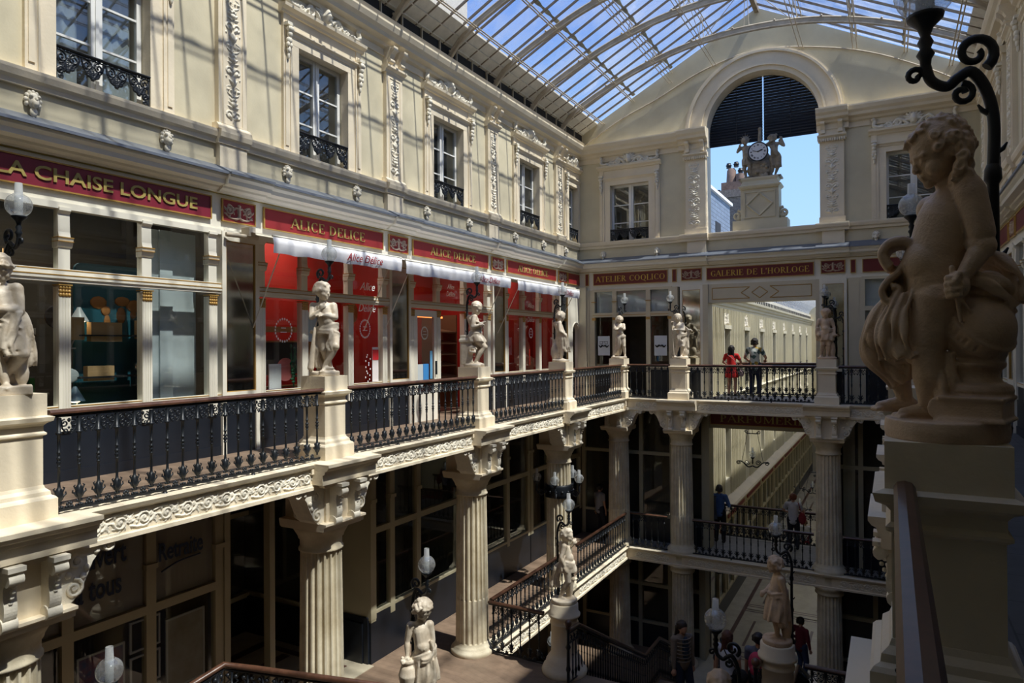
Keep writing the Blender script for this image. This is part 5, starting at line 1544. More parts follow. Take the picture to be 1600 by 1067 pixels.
b.box(-.7, 2, -.05, .06, 2.52, 2.64); b.box(-.7, 2, -.05, .05, 3.36, 3.44); b.build('frame', M['paint_shade'], t)
b = MB(); b.box(-1.05, 2, -.045, .05, 0, .88); b.build('stall_riser', M['plinth'], t)
for a, c in ((-.62, .08), (.22, 1.13), (1.27, 1.83)): glazing(t, a, c, .9, 2.52); glazing(t, a, c, 2.64, 3.36)
MB().box(-.62, .08, .08, .09, 1.0, 3.36).build('blind', M['curtain'], t)
room('wall_shop_far.001', -.7, 2, .1, 1.4, 0, 3.6, M['room'], FE)
# right wall shops (a sliver in view)
FR1 = fr(19.65)
pier(fr(19.65), 'mirrored pier at the far end of the right gallery', red='red3')
pier(fr(15.6), 'mirrored pier in the middle of the right gallery', red='red3')
for i, y in enumerate((19.65, 15.6, 11.55, 7.5)):
    t = shop_bay(fr(y), 'right gallery shopfront, ' + ['farthest bay beside the lamp post', 'second bay from the far end', 'third bay from the far end', 'bay nearest the camera'][i], 4.05, [.42, 1.38, 2.5, 3.55], None, red='red3')
    room('wall_shop_right' + ('' if i == 0 else '.%03d' % i), .05, 4.0, .1, 1.2, 0, 3.9, M['room'], fr(y))
room('wall_shop_corner', .05, 1.3, .1, .8, 0, 3.9, M['room'], fl(19.65))

# ================================================================ MIDDLE LEVEL (dark arcades under the gallery)
def mid_front(F, label, L, posts, sill=-3.63, tr=-1.95, texts=(), top=-.36):
    t = empty('shopfront', **F); tag(t, label, 'shopfront', 'dark shopfronts of the middle level')
    b = MB()
    for x in posts: b.box(x - .07, x + .07, -.05, .06, MZ + .8, top); b.box(x - .085, x + .085, -.08, .05, tr + .55, tr + .62)
    b.box(posts[0], posts[-1], -.05, .05, tr - .06, tr + .06); b.box(posts[0], posts[-1], -.05, .05, sill - .06, sill)
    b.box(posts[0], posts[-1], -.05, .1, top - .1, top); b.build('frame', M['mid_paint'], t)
    for a, c in zip(posts[:-1], posts[1:]): glazing(t, a + .07, c - .07, sill, tr - .06); glazing(t, a + .07, c - .07, tr + .06, top)
    MB().box(posts[0] - .07, posts[-1] + .07, -.04, .08, MZ, sill - .05).build('stall_riser', M['plinth'], t)
    b = MB(); b.add([(0, .1, MZ), (L, .1, MZ), (L, 1.6, MZ), (0, 1.6, MZ), (0, .1, top), (L, .1, top), (L, 1.6, top), (0, 1.6, top)], [(0, 3, 2, 1), (4, 5, 6, 7), (1, 2, 6, 5), (2, 3, 7, 6), (3, 0, 4, 7)])
    b.build('dark_interior', M['room'], t)
    return t
t = mid_front(fl(2.6), 'middle-level office front with blue lettering and poster displays', 4.55, [.4, 2.25, 3.35, 4.45])
MB().box(.45, 4.38, .02, .03, -1.88, -.36).build('grey_blind', mat('grey_brown_blind', (.42, .37, .34), .9), t)
put('blue_lettering', text_mesh('blue_lettering', 'Ouvert\nà tous', .40, M['blueink'], ext=.002, width=.72, offset=.006), t, (2.66, -.01, -1.27))
put('blue_lettering', text_mesh('blue_lettering', 'Retraite', .36, M['blueink'], ext=.002, width=.70, offset=.006), t, (3.84, -.01, -1.24))
MB().tube(curvepts([(3.53, -.01, -1.50), (3.8, -.01, -1.42), (4.15, -.01, -1.40)], 6), .012, 5).build('swash', M['blueink'], t)
pf = mat('grey_frame', (.42, .42, .45), .5)
def framed(F, x, z, w_, h_, m_, label, y=.02):
    t = empty('framed_poster', **loc_in(F, x, y, z)); tag(t, label, 'poster')
    b = MB(); q = .025
    b.box(-w_ / 2, w_ / 2, -.012, .012, h_ / 2 - q, h_ / 2); b.box(-w_ / 2, w_ / 2, -.012, .012, -h_ / 2, -h_ / 2 + q); b.box(-w_ / 2, -w_ / 2 + q, -.012, .012, -h_ / 2, h_ / 2); b.box(w_ / 2 - q, w_ / 2, -.012, .012, -h_ / 2, h_ / 2); b.build('frame', pf, t)
    if m_: MB().box(-w_ / 2 + q, w_ / 2 - q, -.004, .004, -h_ / 2 + q, h_ / 2 - q).build('print', m_, t)
FM = fl(2.6)
framed(FM, 3.92, -2.72, .62, 1.02, mat('faded_print', (.36, .33, .30), .7, col2=(.24, .2, .17), vscale=3), 'large pale poster in a silver frame in the office window')
framed(FM, 3.30, -2.28, .44, .42, None, 'empty silver frame, top of the stack beside the large poster')
framed(FM, 3.30, -2.76, .44, .42, None, 'empty silver frame, middle of the stack')
framed(FM, 3.30, -3.24, .44, .42, None, 'empty silver frame, bottom of the stack')
framed(FM, 2.70, -2.78, .62, 1.0, mat('blue_red_print', (.05, .08, .22), .6, col2=(.35, .06, .05), vscale=4), 'blue and red poster in a silver frame at the left of the office window')
t = mid_front(fl(10.42, 0, .12), 'middle-level shopfront with a projecting cream corner post', 3.3, [.03, .62, 1.5, 3.2], sill=-3.5)
MB().box(-.06, .1, -.06, 1.4, MZ + .85, -.36).box(-.06, .1, -.06, 1.4, -3.62, -3.5).build('corner_post', M['mid_paint'], t)
MB().box(-.09, .03, 0.0, 1.4, MZ, -3.6).build('side_riser', M['plinth'], t)
mid_front(fl(13.75), 'middle-level shopfront behind the ring of lamps', 3.6, [.03, 1.1, 2.3, 3.5], sill=-3.55)
mid_front(fl(17.4), 'middle-level shopfront nearest the far left corner', 3.6, [.03, 1.1, 2.3, 3.5], sill=-3.55)
# passage recess between
t = empty('wall_passage', (0, 0, 0)); tag(t, kind='structure')
b = MB(); b.box(-12.6, -12.4, 7.2, 10.4, MZ, 0); b.box(-12.5, -9.0, 7.10, 7.22, MZ, 0); b.box(-12.5, -9.05, 10.42, 10.5, MZ, 0); b.build('passage_wall', M['room'], t)
b = MB()
for y in (7.25, 7.9, 9.4): b.box(-12.3, -12.2, y, y + .1, MZ + .8, -.4)
b.box(-12.35, -12.25, 7.2, 10.4, -2.0, -1.9); b.box(-12.35, -12.2, 7.2, 10.4, MZ + .75, MZ + .85)
for x in (-11.6, -10.6, -9.7): b.box(x, x + .1, 10.36, 10.42, MZ + .8, -.4); b.box(x, x + .1, 7.22, 7.28, MZ + .8, -.4)
b.box(-12.4, -9, 10.36, 10.42, MZ + .78, MZ + .88)
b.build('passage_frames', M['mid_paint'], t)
MB().box(-12.38, -12.36, 7.2, 10.4, MZ + .8, -.4).box(-12.4, -9.0, 10.40, 10.41, MZ + .8, -.4).build('passage_glass', M['winglass'], t)
MB().box(-12.4, -9, 10.3, 10.42, MZ, MZ + .78).box(-12.4, -12.25, 7.2, 10.4, MZ, MZ + .78).build('passage_riser', M['plinth'], t)
# tall cream frames beside the passage
for i, y in enumerate((7.18, 8.05)):
    t = MB().box(-.05, .05, -.07, .07, MZ, -.36).build('trim_%d' % (90 + i), M['mid_paint'], **fl(y)); tag(t, kind='structure')
# end wall of the middle and lower levels
for (nm, x0, x1, z0, z1) in (('wall_back_lower', -9, -4.85, MZ, -.34), ('wall_back_lower.001', -1.75, 2, MZ, -.34), ('wall_back_lower.002', -12, -4.95, GZ, MZ - .35), ('wall_back_lower.003', -1.7, 4, GZ, MZ - .35)):
    tag(MB().box(x0, x1, 21.5, 21.7, z0, z1).build(nm, M['room']), kind='structure')
def low_front(x0, x1, z0, z1, n, label):
    t = empty('shopfront', (0, 21.1, 0)); tag(t, label, 'shopfront', 'dark shopfronts of the far wall')
    b = MB()
    for k in range(n + 1): x = x0 + (x1 - x0) * k / n; b.box(x - .06, x + .06, -.05, .08, z0, z1)
    zt = z0 + (z1 - z0) * .66
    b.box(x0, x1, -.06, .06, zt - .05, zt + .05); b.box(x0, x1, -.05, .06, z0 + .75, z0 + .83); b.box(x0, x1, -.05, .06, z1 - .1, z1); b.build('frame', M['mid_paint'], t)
    for k in range(n): glazing(t, x0 + (x1 - x0) * k / n + .06, x0 + (x1 - x0) * (k + 1) / n - .06, z0 + .83, z1 - .1)
    MB().box(x0, x1, -.04, .05, z0, z0 + .75).build('stall_riser', M['plinth'], t)
low_front(-8.9, -5.0, MZ, -.36, 4, 'dark clothes shop front on the far wall at the middle level')
low_front(-1.65, 1.9, MZ, -.36, 4, 'dark shop front at the right of the far wall, middle level')
low_front(-8.9, -5.1, GZ, MZ - .36, 4, 'dark shop front on the far wall at ground level, left')
low_front(-1.6, 1.9, GZ, MZ - .36, 3, 'dark shop front on the far wall at ground level, right')
t = empty('passage_portal', (0, 21, 0)); tag(t, 'middle-level passage portal with a dark red name board', 'portal')
signboard(t, -4.75, -1.95, -.74, -.40, 'red3'); put_text('sign_lettering', sign_text('sign_lettering', 'PARFUMERIE', 2.35, .2, M['gilt']), t, (-3.3, -.04, -.57))
b = MB(); b.box(-5.02, -4.8, -.08, .5, MZ, -.36); b.box(-1.86, -1.65, -.08, .5, MZ, -.36); b.box(-4.8, -1.86, -.03, .4, -.86, -.34); b.build('portal_frame', M['mid_paint'], t)
b = MB(); b.box(-5.1, -4.95, 20.95, 21.5, GZ, MZ - .36); b.box(-1.75, -1.6, 20.95, 21.5, GZ, MZ - .36); tag(b.build('trim_95', M['mid_paint']), kind='structure')
# left and right walls of the ground level
tag(MB().box(-9.6, -9.4, 2, 21.5, GZ, MZ - .35).build('wall_left_lower', M['room']), kind='structure')
tag(MB().box(2.4, 2.6, 2, 21.5, GZ, -.34).build('wall_right_lower', M['room']), kind='structure')
tag(MB().box(-12.6, 2.6, 1.8, 2.0, GZ, -.34).build('wall_front_lower', M['room']), kind='structure')
tag(MB().box(-12.7, -12.5, 2, 21.5, MZ, 0).build('wall_left_mid', M['room']), kind='structure')

# ================================================================ THE FAR PASSAGE (bright arcade)
XG0, XG1 = -5.28, -1.22
gw = [25.4 + 3.82 * k for k in range(8)]
PL = M['paint']
gl_h = [(y, y + .95, .1, 2.18) for y in gw] + [(y, y + .95, -3.3, -1.35) for y in gw]
G = dict(loc=(XG0, 0, 0), rz=PI / 2)
arc_wall = mat('bright_cream_wall', (.74, .70, .55), .8, var=.08, vscale=1.2)
wall_strips('wall_passage_left', 21.5, 56, 0, .3, -4.2, 3.75, gl_h, arc_wall, **G)
tag(MB().box(XG1, XG1 + .3, 21.5, 56, -4.2, 3.75).build('wall_passage_right', arc_wall), kind='structure')
tag(MB().box(XG0 - .2, XG1 + .2, 56, 56.2, GZ, 5.0).build('wall_passage_end', M['stone_wall']), kind='structure')
b = MB(); y = 21.6
while y < 56:
    if not any(a - .05 < y < c + .05 for a, c, _, _ in gl_h): b.box(y, y + .04, -.06, 0, -3.9, 2.9)
    else: b.box(y, y + .04, -.06, 0, 2.75, 2.9)
    y += .30
tag(b.build('trim_96', arc_wall, **G), kind='structure')
t = mould('trim_97', [(0, 3.0), (-.04, 3.0), (-.05, 3.1), (-.12, 3.14), (-.14, 3.22), (-.22, 3.27), (-.24, 3.36), (0, 3.4)], [(21.5, 56, 0)], arc_wall, G)
t = mould('trim_98', [(0, -.35), (-.05, -.35), (-.10, -.28), (-.14, -.22), (0, -.16)], [(21.5, 56, 0)], arc_wall, G)
t = mould('trim_99', [(0, -4.25), (-.3, -4.25), (-.34, -4.15), (-.30, -4.08), (0, -3.92)], [(21.5, 56, 0)], M['stone'], G)
crest2 = Relief()
for k in range(9): crest2.leaf(0, .02 + .04 * k, .22 - .015 * k, PI / 2 + .9 * (-1) ** k, .03); crest2.dot(.12 * math.sin(k * 2.3), .05 + .05 * k, .035)
crest2.line([(-.35, .03), (0, .06), (.35, .03)], .04, .04)
for sg in (-1, 1): crest2.spiral(sg * .25, .12, .08, .02, 0, 1.3, .025)
c2me = crest2.mesh('window_crest', M['carved'], -.42, .42, 0, .52, .03, .07)
for k, y in enumerate(gw):
    for z, zz in ((.1, 2.18), (-3.3, -1.35)):
        t = empty('window_%d' % (20 + k * 2 + (z < 0)), loc=(XG0, y + .475, z), rz=PI / 2); tag(t, kind='structure')
        h_ = zz - z
        put('crest', c2me, t, (0, 0, h_ + .15))
        b = MB(); b.box(-.58, -.48, -.04, .05, 0, h_ + .1); b.box(.48, .58, -.04, .05, 0, h_ + .1); b.box(-.62, .62, -.08, .05, h_, h_ + .14); b.build('surround', arc_wall, t)
        b = MB(); b.box(-.48, .48, .2, .24, 0, h_); b.build('pane', M['winglass'], t)
        b = MB(); b.box(-.04, .04, .18, .24, 0, h_); b.box(-.48, .48, .18, .24, h_ * .5 - .02, h_ * .5 + .02); b.build('frame', M['paint_shade'], t)
        MB().box(-.5, .5, .29, .31, -.1, h_ + .1).build('backing', M['room'], t)
        if z > 0: MB().box(-.48, .48, -.06, -.04, .30, .34).box(-.48, .48, -.06, -.04, .0, .03).box(-.2, -.17, -.06, -.04, 0, .3).box(.17, .2, -.06, -.04, 0, .3).build('balcony_grille', M['iron'], t)
# arcade shops below
nb = 9
for k in range(nb):
    y0 = 21.6 + 3.82 * k; y1 = y0 + 3.82
    for side in (0, 1):
        F = dict(loc=(XG0 + .02, y0, 0), rz=PI / 2) if side == 0 else dict(loc=(XG1 - .02, y1, 0), rz=-PI / 2)
        t = empty('shopfront', **F); tag(t, 'passage shopfront with red sign over dark glass, ' + ('left' if side == 0 else 'right') + ' side', 'shopfront', 'small shopfronts lining the far passage, ' + ('left' if side == 0 else 'right'))
        L = 3.82
        MB().box(.35, L - .35, -.03, 0, -4.70, -4.35).build('sign_panel', M['red2'], t)
        b = MB(); b.box(0, L, 0, .1, -4.85, -4.2)
        for x in (.12, 1.2, 2.5, 3.55): b.box(x - .06, x + .06, -.05, .05, GZ + .6, -4.8)
        b.box(0, L, -.04, .05, -5.9, -5.8); b.box(0, L, -.04, .05, GZ + .6, GZ + .68); b.build('frame', mat('passage_cream', (.60, .52, .32), .5, var=.1) if k + side == 0 else bpy.data.materials['passage_cream'], t)
        MB().box(0, L, -.03, .05, GZ, GZ + .6).build('stall_riser', M['plinth'], t)
        MB().box(0, L, .02, .03, GZ + .68, -4.85).build('pane', M['winglass'], t)
        MB().box(0, L, .15, .18, GZ, -4.2).build('dark_interior', M['room'], t)
# arched glass roof of the passage
t = empty('ceiling_passage', (0, 0, 0)); tag(t, kind='structure')
cxg = (XG0 + XG1) / 2; rg = (XG1 - XG0) / 2
def garc(a, r=1.0): return (cxg + (rg + .1) * r * math.cos(a), 3.75 + .95 * r * math.sin(a))
b = MB(); v = []; f = []
for k in range(17):
    x, z = garc(PI * k / 16, 1.02); v += [(x, 21.55, z), (x, 56, z)]
f = [(2 * k, 2 * k + 1, 2 * k + 3, 2 * k + 2) for k in range(16)]
b.add(v, f, True); b.build('pane', M['roofglass2'], t)
b = MB()
for k in range(16):
    (xa, za), (xb, zb) = garc(PI * k / 16), garc(PI * (k + 1) / 16)
    b.tube([(xa, 0, za), (xb, 0, zb)], .028, 5)
gr = b.mesh('rib', M['white'])
y = 22
while y < 56: put('rib', gr, t, (0, y, 0)); y += .62
b = MB()
for k in range(1, 16, 2): x, z = garc(PI * k / 16); b.tube([(x, 21.5, z), (x, 56, z)], .012, 4)
b.build('purlin', M['white'], t)
b = MB(); b.box(XG0 - .1, XG0, 21.5, 56, 3.4, 3.75); b.build('clerestory', M['paint'], t)
y = 22; b = MB()
while y < 56: b.box(XG0 - .02, XG0 + .02, y, y + .25, 3.42, 3.6); y += .5
b.build('clerestory_slots', M['dark'], t)

# ---------------------------------------------------------------- above: blinds, clock group, neighbours
t = empty('arch_blind', (AC, YE + .42, 0)); tag(t, 'black slatted blind filling the top of the great arch', 'blind')
for sg in (-1, 1):
    b = MB(); z = 7.62
    while z < 9.6:
        hw_ = math.sqrt(max(0, (AR + .02) ** 2 - max(z - AZ, 0) ** 2)) if z > AZ else AR
        if hw_ > .05:
            x0, x1 = sorted((sg * .018, sg * hw_)); b.prof([(0, z), (.045, z + .095), (.050, z + .093), (.005, z - .002)], x0, x1, 'x')
        z += .085
    b.box(*sorted((sg * .75, sg * .77)), -.005, 0, 7.62, 9.3)
    b.build('slats', M['dark'], t)
t = empty('clock_plinth', (-3.35, 21.42, 4.85)); tag(t, 'stone plinth with a lozenge panel carrying the clock', 'plinth')
b = MB()
b.box(-.76, .76, -.28, .35, 0, .42); b.box(-.53, .53, -.24, .30, .42, 1.33); b.lathe([(.5, 1.33), (.56, 1.38), (.58, 1.42), (.50, 1.46), (.46, 1.56), (.50, 1.62), (.50, 1.66)], 4, mtx=Matrix.Diagonal((1.04, .55, 1, 1)))
for z0, z1, w_ in ((.48, .52, .43), (1.22, 1.26, .43)): b.box(-w_, w_, -.262, -.24, z0, z1)
for x in (-.43, .41): b.box(x, x + .03, -.262, -.24, .48, 1.26)
for p, q in (((-.36, .87), (0, 1.2)), ((0, 1.2), (.36, .87)), ((.36, .87), (0, .54)), ((0, .54), (-.36, .87))): b.tube([(p[0], -.25, p[1]), (q[0], -.25, q[1])], .028, 6)
b.build('block', M['stone_wall'], t)
b = MB()
for sg in (-1, 1): b.tube([(p[0], -.1, p[2]) for p in spiral(sg * .64, .60, .16, .03, PI / 2, 1.4 * sg, 16)], .045, 6); b.ell((sg * .60, -.05, .52), (.1, .1, .12))
b.build('scrolls', M['stone_wall'], t)
# neighbours seen through the arch
t = empty('building', (0, 0, 0)); tag(t, 'grey slate-hung roof and attic window seen through the arch', 'building')
MB().box(-9.5, -6.0, 24.5, 30.3, GZ, 7.5).build('slate_wall', M['slateroof'], t)
b = MB(); b.box(-9.6, -5.9, 24.4, 30.4, 7.5, 7.62); b.build('ridge_cap', M['white'], t)
MB().box(-6.06, -5.98, 27.5, 28.4, 5.4, 6.45).build('attic_window', M['dark'], t)
t = MB().box(-8.5, -5.75, 33.6, 37, GZ, 8.55).box(-8.5, -5.75, 33.5, 37, 8.55, 8.9).build('building', M['rubble']); tag(t, 'rough masonry building with a pale roof edge beyond the slate roof', 'building')
t = empty('chimney_stack', (-6.55, 34.3, 8.75)); t.scale = (1.25, 1.25, 1.1); tag(t, 'cluster of terracotta chimneys with metal caps seen through the arch', 'chimney')
MB().box(-.45, .45, -.3, .3, 0, .55).lathe([(.2, .5), (.17, 1.1), (.12, 1.2)], 12, (-.12, 0, 0)).lathe([(.17, .5), (.15, .9)], 12, (.22, -.1, 0)).build('stack', mat('sooty_brick', (.22, .15, .12), .9, var=.4, vscale=8), t)
for i, (x, z) in enumerate(((-.22, 1.22), (.06, 1.25), (.22, .95), (.38, .55), (-.62, .1))): MB().lathe([(.09, z), (.09, z + .1), (.11, z + .1), (.11, z + .14), (.08, z + .16), (.08, z + .22)], 10, (x, 0, 0)).build('chimney_pot', M['iron'], t)
tag(MB().prof([(-8, 10.3), (-3, 10.6), (1.5, 10.9), (1.5, GZ), (-8, GZ)], 58, 62, 'y').build('building', M['terracotta']), 'low terracotta roof line at the right of the clock', 'building')
# tall neighbour behind the glass roof on the left
t = empty('building', (0, 0, 0)); tag(t, 'beige neighbouring building blurred behind the glass roof', 'building')
MB().box(-22, -15.5, 4, 24.5, GZ, 22).build('facade', M['beige'], t)
for y in (8, 12.5, 17.2):
    MB().box(-15.5, -15.42, y, y + 1.3, 10.5, 20).build('window', mat('blue_white_glass', (.5, .62, .72), .2, var=.3) if y == 8 else bpy.data.materials['blue_white_glass'], t)
# ================================================================ FIGURES
V3 = lambda *a: Vector(a)
def remesh(b, name, material, voxel, smooth=3, tris=False):
    me = b.mesh(name, material)
    o = bpy.data.objects.new('tmp', me); COL.objects.link(o)
    m_ = o.modifiers.new('r', 'REMESH'); m_.mode = 'VOXEL'; m_.voxel_size = voxel; m_.use_smooth_shade = True
    dg = bpy.context.evaluated_depsgraph_get(); dg.update()
    out = bpy.data.meshes.new_from_object(o.evaluated_get(dg))
    bpy.data.objects.remove(o)
    bm_ = bmesh.new(); bm_.from_mesh(out)
    for _ in range(smooth): bmesh.ops.smooth_vert(bm_, verts=bm_.verts, factor=0.5, use_axis_x=True, use_axis_y=True, use_axis_z=True)
    for f in bm_.faces: f.smooth = True
    bm_.to_mesh(out); bm_.free()
    out.name = name; out.materials.clear(); out.materials.append(material)
    return out
def mid_joint(a, c, l1, l2, hint):
    """two-bone joint position"""
    d = c - a; L = d.length
    if L > (l1 + l2) * .999: c = a + d * ((l1 + l2) * .999 / L); d = c - a; L = d.length
    x = (l1 * l1 - l2 * l2 + L * L) / (2 * L); h = math.sqrt(max(l1 * l1 - x * x, 0))
    u = d.normalized(); n = (Vector(hint) - u * Vector(hint).dot(u))
    n = n.normalized() if n.length > 1e-5 else u.orthogonal().normalized()
    return a + u * x + n * h
def basis(f):
    f = Vector(f).normalized(); r = f.cross(Vector((0, 0, 1))).normalized(); u = r.cross(f)
    return f, r, u            # forward, figure's right, up
def head(b, c, face, r=.115, hair='curly', seed=1, fine=True, ears=True):
    f, rt, u = basis(face); c = Vector(c)
    Rm = Matrix((rt, f, u)).transposed()
    P = lambda x, y, z: c + rt * x * r + f * y * r + u * z * r
    b.ell(c + u * r * .12, (r * .86, r * .98, r * .98), 20, 14, Rm)
    b.ell(P(0, .30, -.45), (r * .62, r * .62, r * .58), 16, 12, Rm)          # jaw
    for s_ in (-1, 1): b.ell(P(s_ * .42, .52, -.38), r * .34, 12, 8)          # cheeks
    b.ell(P(0, .78, -.82), r * .20, 10, 8)                                   # chin
    b.cap(P(0, .90, .10), P(0, 1.05, -.22), r * .07, r * .12, 8)            # nose
    b.ell(P(0, 1.02, -.26), (r * .16, r * .12, r * .10), 10, 8, Rm)
    b.ell(P(0, .93, -.50), (r * .20, r * .10, r * .055), 10, 6, Rm); b.ell(P(0, .91, -.62), (r * .17, r * .10, r * .06), 10, 6, Rm)
    for s_ in (-1, 1):
        b.cap(P(s_ * .14, .93, .16), P(s_ * .56, .76, .16), r * .09, r * .08, 8)   # brow
        b.ell(P(s_ * .36, .82, -.02), (r * .15, r * .09, r * .085), 10, 8, Rm)     # eye
        if ears: b.ell(P(s_ * .86, 0, -.15), (r * .09, r * .17, r * .24), 10, 8, Rm)
    rs = random.Random(seed)
    if hair:
        b.ell(P(0, -.10, .28), (r * .98, r * .98, r * .92), 18, 12, Rm)
        n = {'curly': 85, 'short': 40, 'long': 90, 'bob': 80, 'crown': 60}[hair]
        for k in range(n):
            a = rs.uniform(0, 2 * PI); z = rs.uniform(-.75 if hair in ('long', 'bob', 'curly') else -.35, 1.0)
            x, y = math.cos(a), math.sin(a)
            if y > .45 and z < .50: continue
            q = math.sqrt(max(1 - min(abs(z), 1) ** 2, .04)) if z > 0 else 1.0
            if z < -.3 and y > 0.1: continue
            rr = r * (rs.uniform(.13, .24) if hair != 'short' else .12)
            p0 = P(x * q * .98, y * q * .98 - .05, .22 + z * .86)
            b.ell(p0, rr, 8, 6)
            if hair in ('curly', 'long', 'bob') and fine:
                t = rs.uniform(0, 6.28); w = rr * 1.15; nn = (p0 - c).normalized(); t1 = nn.cross(u + rt * .3).normalized(); t2 = nn.cross(t1); dr_ = 1 if rs.random() > .5 else -1
                b.tube([p0 + (t1 * math.cos(t + q_ * .75 * dr_) + t2 * math.sin(t + q_ * .75 * dr_)) * w * (1 - q_ * .09) + nn * rr * (.45 + .06 * q_) for q_ in range(10)], rr * .34, 6)
        if hair == 'crown':
            for k in range(26):
                a = k / 26 * 2 * PI; p0 = P(math.cos(a) * 1.02, math.sin(a) * 1.0, .42 + .1 * math.sin(a) + rs.uniform(-.08, .12))
                b.ell(p0, (r * .20, r * .07, r * .13), 8, 6, Euler((rs.random() * 3, rs.random() * 3, rs.random() * 3)).to_matrix())
def hand(b, w, d, palm, s=1.0, curl=.9, side=1):
    """w wrist, d finger direction, palm normal; five separate fingers"""
    d = Vector(d).normalized(); palm = Vector(palm); palm = (palm - d * palm.dot(d)).normalized(); sd = d.cross(palm) * side
    w = Vector(w)
    b.cap(w, w + d * .045 * s, .024 * s, .028 * s, 8)
    for off in (-.018, 0, .018): b.cap(w + d * .012 * s + sd * off * s, w + d * .05 * s + sd * off * 1.1 * s, .017 * s, .016 * s, 7)
    for i, (off, L) in enumerate(((-.027, .046), (-.009, .054), (.009, .051), (.026, .040))):
        p0 = w + d * .055 * s + sd * off * s; dr = d.copy(); rr = .0098 * s
        for q in range(3):
            dr = (dr * math.cos(curl * (.5 + .1 * i)) + palm * math.sin(curl * (.5 + .1 * i))).normalized()
            p1 = p0 + dr * L * s * (.42, .32, .26)[q]; b.cap(p0, p1, rr, rr * .9, 7); p0 = p1; rr *= .92
    p0 = w + d * .018 * s - sd * .026 * s; p1 = p0 + (d * .6 - sd * .8 + palm * .3).normalized() * .026 * s
    p2 = p1 + (d * .8 + palm * .6 * curl).normalized() * .024 * s
    b.cap(p0, p1, .0125 * s, .011 * s, 7); b.cap(p1, p2, .011 * s, .009 * s, 7)
def fist(b, c, axis, arm, s=1.0):
    """closed hand around a rod: four finger loops of different size and a thumb"""
    c = Vector(c); ax = Vector(axis).normalized(); a_ = Vector(arm); a_ = (a_ - ax * a_.dot(ax)).normalized(); o_ = ax.cross(a_)
    b.ell(c + a_ * .022 * s, (.030 * s, .030 * s, .036 * s), 14, 10, ax.to_track_quat('Z', 'Y').to_matrix())
    for i, k in enumerate((-1.5, -.5, .5, 1.5)):
        rr = (.021, .024, .023, .019)[i] * s
        pts = [c + ax * k * .0185 * s + (a_ * math.cos(t) + o_ * math.sin(t)) * rr for t in [R(20 + 38 * q) for q in range(8)]]
        b.tube(pts, [.0105 * s] * 3 + [.010 * s] * 3 + [.009 * s] * 2, 9)
        b.ell(pts[1], .0125 * s, 9, 7); b.ell(pts[4], .0112 * s, 9, 7)
    p0 = c + a_ * .03 * s + ax * .026 * s; p1 = c - o_ * .024 * s + ax * .034 * s; p2 = c - a_ * .012 * s - o_ * .026 * s + ax * .018 * s
    b.cap(p0, p1, .014 * s, .0125 * s, 9); b.cap(p1, p2, .012 * s, .010 * s, 9)
def foot(b, a, d, s=1.0):
    d = Vector(d); d.z = 0; d.normalize(); sd = Vector((-d.y, d.x, 0)); a = Vector(a)
    h = a - Vector((0, 0, .032 * s))
    b.cap(h - d * .022 * s, h + d * .05 * s + V3(0, 0, -.002), .030 * s, .026 * s, 10)
    b.cap(h + d * .03 * s, h + d * .09 * s + V3(0, 0, -.008 * s), .028 * s, .020 * s, 10)
    for i, off in enumerate((-.026, -.013, 0, .012, .023)):
        L = (.030, .027, .024, .021, .017)[i]; r_ = (.0125, .010, .009, .0085, .008)[i]
        b.cap(h + d * .085 * s + sd * off * s + V3(0, 0, -.014 * s), h + d * (.085 + L) * s + sd * off * s + V3(0, 0, -.018 * s), r_ * s, r_ * s, 6)
